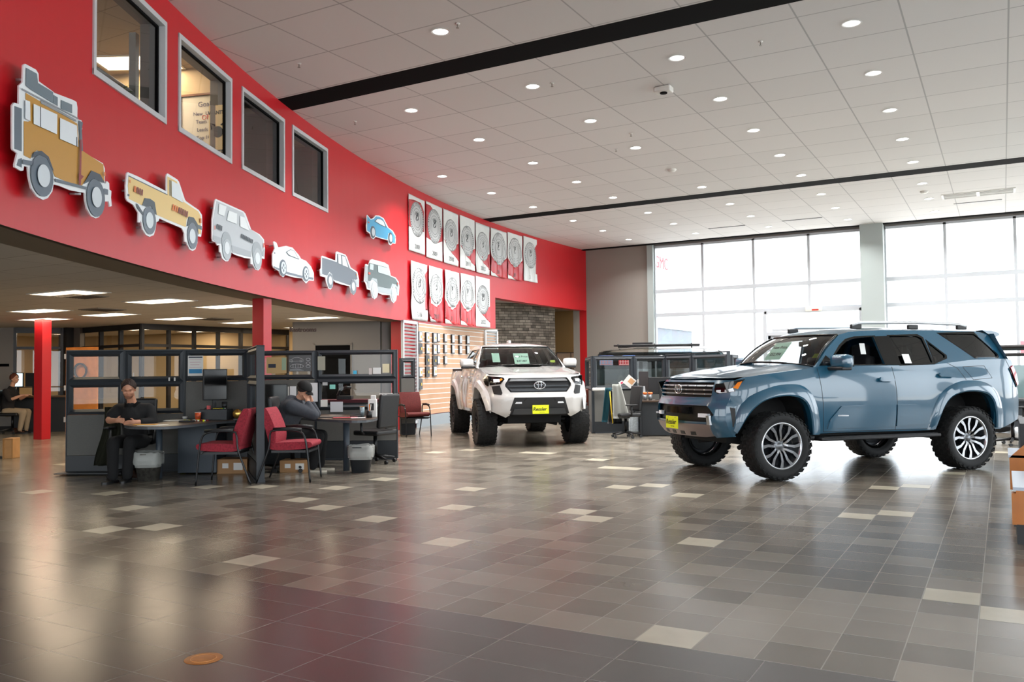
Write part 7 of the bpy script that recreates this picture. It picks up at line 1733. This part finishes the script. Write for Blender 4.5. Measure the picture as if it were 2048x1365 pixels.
# --- seated man in black at the left desk (local x = right in view, y = away, z up)
def zq(py, px, depth): return zat(px, py, depth)
root = thing('person', 'seated bearded man with brown hair in a black polo shirt at the left desk', 'person', atd(268, 11.5), YAW)
hh = .245; hc = Vector((.0, -.16, 1.20)); hm = Matrix.Translation(hc) @ Matrix.Rotation(R(18), 4, 'Z') @ Matrix.Rotation(R(20), 4, 'X')
N = {'pel': (0, .08, .52, .135), 'wai': (0, .05, .68, .15), 'che': (0, .0, .86, .165), 'nb': (0, -.04, .99, .07), 'nt': (0, -.10, 1.09, .055), 'hd': (0, -.14, 1.19, .07),
 'ls': (.20, .0, .93, .07), 'le': (.27, -.03, .76, .055), 'lw': (.16, -.30, .77, .035), 'rs': (-.20, .0, .93, .07), 're': (-.275, -.15, .785, .052), 'rw': (-.04, -.42, .80, .032),
 'lh': (.10, .05, .50, .09), 'lk': (.10, -.34, .52, .068), 'la': (.05, -.30, .10, .042), 'lt': (.06, -.42, .045, .036), 'rh': (-.10, .05, .50, .09), 'rk': (-.10, -.38, .52, .068), 'ra': (-.09, -.40, .10, .042), 'rt': (-.10, -.53, .045, .036)}
E2 = [('pel', 'wai'), ('wai', 'che'), ('che', 'nb'), ('nb', 'nt'), ('nt', 'hd'), ('che', 'ls'), ('ls', 'le'), ('le', 'lw'), ('che', 'rs'), ('rs', 're'), ('re', 'rw'), ('pel', 'lh'), ('lh', 'lk'), ('lk', 'la'), ('la', 'lt'), ('pel', 'rh'), ('rh', 'rk'), ('rk', 'ra'), ('ra', 'rt')]
NB = dict(N); EB = list(E2); slim(NB, ['pel', 'wai', 'che', 'ls', 'rs', 'lh', 'rh', 'lk', 'rk'])
hand_chain(NB, EB, N['rw'][:3], (.75, -.35, .06), (.1, .0, 1), (.25, -.1, -.9), curl=.18, pre='r'); EB.append(('rw', 'rpalm'))
hand_chain(NB, EB, N['lw'][:3], (-.7, -.4, -.02), (.1, -.3, .9), (-.2, -.1, -.9), curl=.18, pre='l'); EB.append(('lw', 'lpalm'))
as_part('body', skin_mesh(NB, EB, 1, .0085, head_geo(hc, hh, hm)), M_skin, root)
M_brown = mat('brown_hair', '#2c1a13', .7, bump=(55, 1.0)); face_parts(root, hh, hm, M_brown, beard=True); hair_cap(root, hh, hm, M_brown, 'hair')
S_ = inflate(N, ['wai', 'pel', 'che', 'nb', 'ls', 'rs', 'le'], .018); S_['nb'] = (0, -.035, .99, .085)
S_['rm'] = (-.245, -.085, .85, .085); S_['lw2'] = (.20, -.22, .77, .05); S_['pel'] = (0, .08, .54, .145)
as_part('polo_shirt', cloth_mesh({k: S_[k] for k in ('wai', 'pel', 'che', 'nb', 'ls', 'rs', 'le', 'rm', 'lw2')}, [('wai', 'pel'), ('wai', 'che'), ('che', 'nb'), ('che', 'ls'), ('che', 'rs'), ('ls', 'le'), ('rs', 'rm'), ('le', 'lw2')]), mat('black_polo', '#0a0a0c', .85), root)
f = MB()
for s_ in (-1, 1): f.face([(0, -.135, .965), (s_*.085, -.09, 1.03), (s_*.10, -.01, 1.02), (s_*.07, -.13, .955)])
bmesh.ops.solidify(f.bm, geom=f.bm.faces[:], thickness=.008); f.done('collar', mat('black_polo', '#0a0a0c', .85), root)
T_ = inflate(N, ['pel', 'lh', 'lk', 'rh', 'rk', 'la', 'ra'], .016); T_['la'] = (.05, -.30, .085, .065); T_['ra'] = (-.09, -.40, .085, .065)
as_part('trousers', cloth_mesh(T_, [('pel', 'lh'), ('lh', 'lk'), ('lk', 'la'), ('pel', 'rh'), ('rh', 'rk'), ('rk', 'ra')]), mat('black_trousers', '#0b0b0d', .9), root)
def shoe(parent, a, d, m_, sole):
    a, d = Vector(a), Vector(d).normalized(); mm = Matrix.Translation((a.x, a.y, 0)) @ Matrix.Rotation(math.atan2(d.y, d.x), 4, 'Z')
    f = MB(); f.M = mm
    def sh(u, v):
        x = -.09+.29*u; w = interp(u, [(0, .035), (.2, .042), (.6, .050), (.85, .045), (1, .018)]); hgt = interp(u, [(0, .10), (.25, .125), (.45, .095), (.7, .065), (1, .035)]); a_ = v*math.pi
        return (x, w*math.cos(a_), .02+hgt*math.sin(a_)**.7)
    grid(f, sh, 14, 10); s_ = f.done('shoe', m_, parent)
    f = MB(); f.M = mm; O = [(-.10, -.03), (-.02, -.045), (.10, -.052), (.18, -.04), (.215, 0), (.18, .04), (.10, .052), (-.02, .045), (-.10, .03)]; f.prism(chaikin(O, 2, closed=True), lambda u, v, w: (u, v, w), 0, .028); f.done('sole', sole, s_)
M_bshoe = mat('brown_leather', '#5a3a2a', .6); shoe(root, (-.09, -.40), (-.2, -1), M_bshoe, M_blk); shoe(root, (.05, -.30), (.1, -1), M_bshoe, M_blk)

# --- hooded man at the right desk, seen from behind his right shoulder, facing right
root = thing('person', 'seated man in grey hooded sweatshirt and black cap, face resting on his hand', 'person', atd(590, 12.2), YAW)
hh = .245; hc = Vector((.125, -.02, 1.13)); hm = Matrix.Translation(hc) @ Matrix.Rotation(R(62), 4, 'Z') @ Matrix.Rotation(R(28), 4, 'X')
N = {'pel': (-.12, .0, .53, .14), 'wai': (-.13, .0, .69, .155), 'che': (-.05, .0, .87, .17), 'nb': (.04, .0, .99, .07), 'nt': (.08, -.01, 1.05, .055), 'hd': (.12, -.02, 1.12, .07),
 'ls': (-.02, .18, .93, .085), 'le': (.26, .16, .80, .06), 'lw': (.22, .05, .98, .033), 'rs': (.0, -.18, .92, .09), 're': (.31, -.18, .80, .062), 'rw': (.205, -.11, .985, .033),
 'lh': (-.10, .10, .52, .09), 'lk': (.36, .12, .50, .068), 'la': (.33, .12, .10, .042), 'lt': (.45, .11, .045, .036), 'rh': (-.10, -.10, .52, .09), 'rk': (.36, -.10, .50, .068), 'ra': (.28, -.12, .10, .042), 'rt': (.41, -.14, .045, .036)}
NB = dict(N); EB = list(E2); slim(NB, ['pel', 'wai', 'che', 'ls', 'rs', 'le', 're', 'lh', 'rh', 'lk', 'rk'])
hand_chain(NB, EB, N['rw'][:3], (-.15, .25, .9), (-.6, -.2, .3), (-.5, .35, .1), curl=.28, pre='r'); EB.append(('rw', 'rpalm'))
hand_chain(NB, EB, N['lw'][:3], (-.15, -.2, .9), (-.5, .2, .3), (-.5, -.25, .1), curl=.28, pre='l'); EB.append(('lw', 'lpalm'))
as_part('body', skin_mesh(NB, EB, 1, .0085, head_geo(hc, hh, hm)), M_skin2, root)
M_dkh = mat('dark_hair', '#1d1613', .7); face_parts(root, hh, hm, M_dkh); hair_cap(root, hh*.98, hm @ Matrix.Rotation(R(14), 4, 'X'), M_dkh, 'hair')
M_hood = mat('heather_grey_fleece', '#3d4148', .9, noise=(30, .12))
S_ = inflate(N, ['wai', 'pel', 'che', 'nb', 'ls', 'rs', 'le', 're'], .022); S_['nb'] = (.02, 0, .965, .095); S_['hood'] = (-.06, 0, 1.0, .085); S_['hoodb'] = (-.11, 0, .93, .075)
S_['rw'] = (.215, -.12, .96, .045); S_['lw'] = (.225, .06, .955, .045); S_['pel'] = (-.12, 0, .57, .155)
as_part('hooded_sweatshirt', cloth_mesh(S_, [('wai', 'pel'), ('wai', 'che'), ('che', 'nb'), ('nb', 'hood'), ('hood', 'hoodb'), ('che', 'ls'), ('che', 'rs'), ('ls', 'le'), ('rs', 're'), ('re', 'rw'), ('le', 'lw')]), M_hood, root)
T_ = inflate(N, ['pel', 'lh', 'lk', 'rh', 'rk', 'la', 'ra'], .018); T_['la'] = (.33, .12, .09, .066); T_['ra'] = (.28, -.12, .09, .066); T_['pel'] = (-.12, 0, .50, .15)
as_part('trousers', cloth_mesh(T_, [('pel', 'lh'), ('lh', 'lk'), ('lk', 'la'), ('pel', 'rh'), ('rh', 'rk'), ('rk', 'ra')]), mat('black_trousers', '#0b0b0d', .9), root)
M_gsh = mat('slate_trainers', '#3a434d', .7); shoe(root, (.28, -.12), (1, -.15), M_gsh, mat('cream_sole', '#cfc8b8', .6)); shoe(root, (.33, .12), (1, -.05), M_gsh, mat('cream_sole', '#cfc8b8', .6))
cm_ = hm @ Matrix.Translation((0, .0, .06*hh)) @ Matrix.Rotation(R(4), 4, 'X')
f = MB()
def cap(u, v):
    a = u*2*math.pi; ph = v*1.5; return cm_ @ Vector((math.sin(a)*math.sin(ph)*.40*hh, (.04-math.cos(a)*math.sin(ph)*.47)*hh, (.13+math.cos(ph)*.43)*hh))
grid(f, cap, 28, 10); bmesh.ops.remove_doubles(f.bm, verts=f.bm.verts[:], dist=.0005); bmesh.ops.solidify(f.bm, geom=f.bm.faces[:], thickness=.006); cp = f.done('cap', mat('black_cap', '#0a0a0b', .85), root)
f = MB(); grid(f, lambda u, v: cm_ @ Vector(((u-.5)*.62*hh*(1-.35*v*v), (-.38-.34*v*(1-(u-.5)**2*1.6))*hh, (.15-.04*v-.25*(u-.5)**2)*hh)), 12, 6); bmesh.ops.solidify(f.bm, geom=f.bm.faces[:], thickness=.006); f.done('cap_brim', mat('black_cap', '#0a0a0b', .85), cp)

# --- worker in the glass office at the far left, side view in light trousers
root = thing('person', 'seated worker in light trousers at the screens in the far left glass office', 'person', atd(34, 20.9), YAW)
hh = .24; hc = Vector((-.06, 0, 1.33)); hm = Matrix.Translation(hc) @ Matrix.Rotation(R(80), 4, 'Z')
N = {'pel': (-.22, 0, .55, .14), 'wai': (-.22, 0, .72, .13), 'che': (-.18, 0, .95, .14), 'nb': (-.13, 0, 1.10, .07), 'nt': (-.10, 0, 1.18, .055), 'hd': (-.07, 0, 1.3, .07),
 'ls': (-.17, .18, 1.03, .06), 'le': (-.05, .2, .82, .05), 'lw': (.20, .12, .93, .033), 'rs': (-.17, -.18, 1.03, .06), 're': (-.05, -.2, .82, .05), 'rw': (.20, -.12, .93, .033),
 'lh': (-.2, .1, .53, .09), 'lk': (.22, .1, .52, .07), 'la': (.18, .1, .1, .042), 'lt': (.30, .1, .045, .036), 'rh': (-.2, -.1, .53, .09), 'rk': (.22, -.1, .52, .07), 'ra': (.14, -.1, .1, .042), 'rt': (.26, -.1, .045, .036)}
NB = dict(N); EB = list(E2); slim(NB, ['pel', 'wai', 'che', 'ls', 'rs', 'lh', 'rh', 'lk', 'rk'])
for k_, s_ in (('r', -1), ('l', 1)): hand_chain(NB, EB, N[k_+'w'][:3], (1, -.1*s_, 0), (0, -s_, .2), (0, 0, -1), curl=.25, pre=k_); EB.append((k_+'w', k_+'palm'))
as_part('body', skin_mesh(NB, EB, 1, .011, head_geo(hc, hh, hm)), M_skin2, root); face_parts(root, hh, hm, M_brown); hair_cap(root, hh, hm, mat('auburn_hair', '#5a2a18', .7), 'hair')
as_part('shirt', cloth_mesh(inflate(N, ['wai', 'pel', 'che', 'nb', 'ls', 'rs', 'le', 're'], .018), [('wai', 'pel'), ('wai', 'che'), ('che', 'nb'), ('che', 'ls'), ('che', 'rs'), ('ls', 'le'), ('rs', 're')]), mat('dark_shirt', '#1a1718', .9), root)
as_part('trousers', cloth_mesh(inflate(N, ['pel', 'lh', 'lk', 'rh', 'rk', 'la', 'ra'], .018), [('pel', 'lh'), ('lh', 'lk'), ('lk', 'la'), ('pel', 'rh'), ('rh', 'rk'), ('rk', 'ra')]), mat('khaki_trousers', '#9a8a72', .9), root)
shoe(root, (.14, -.1), (1, 0), M_bshoe, M_blk); shoe(root, (.18, .1), (1, 0), M_bshoe, M_blk)
task_chair('office chair under the seated worker in the far glass office', atd(26, 20.9), YAW, arms=False)
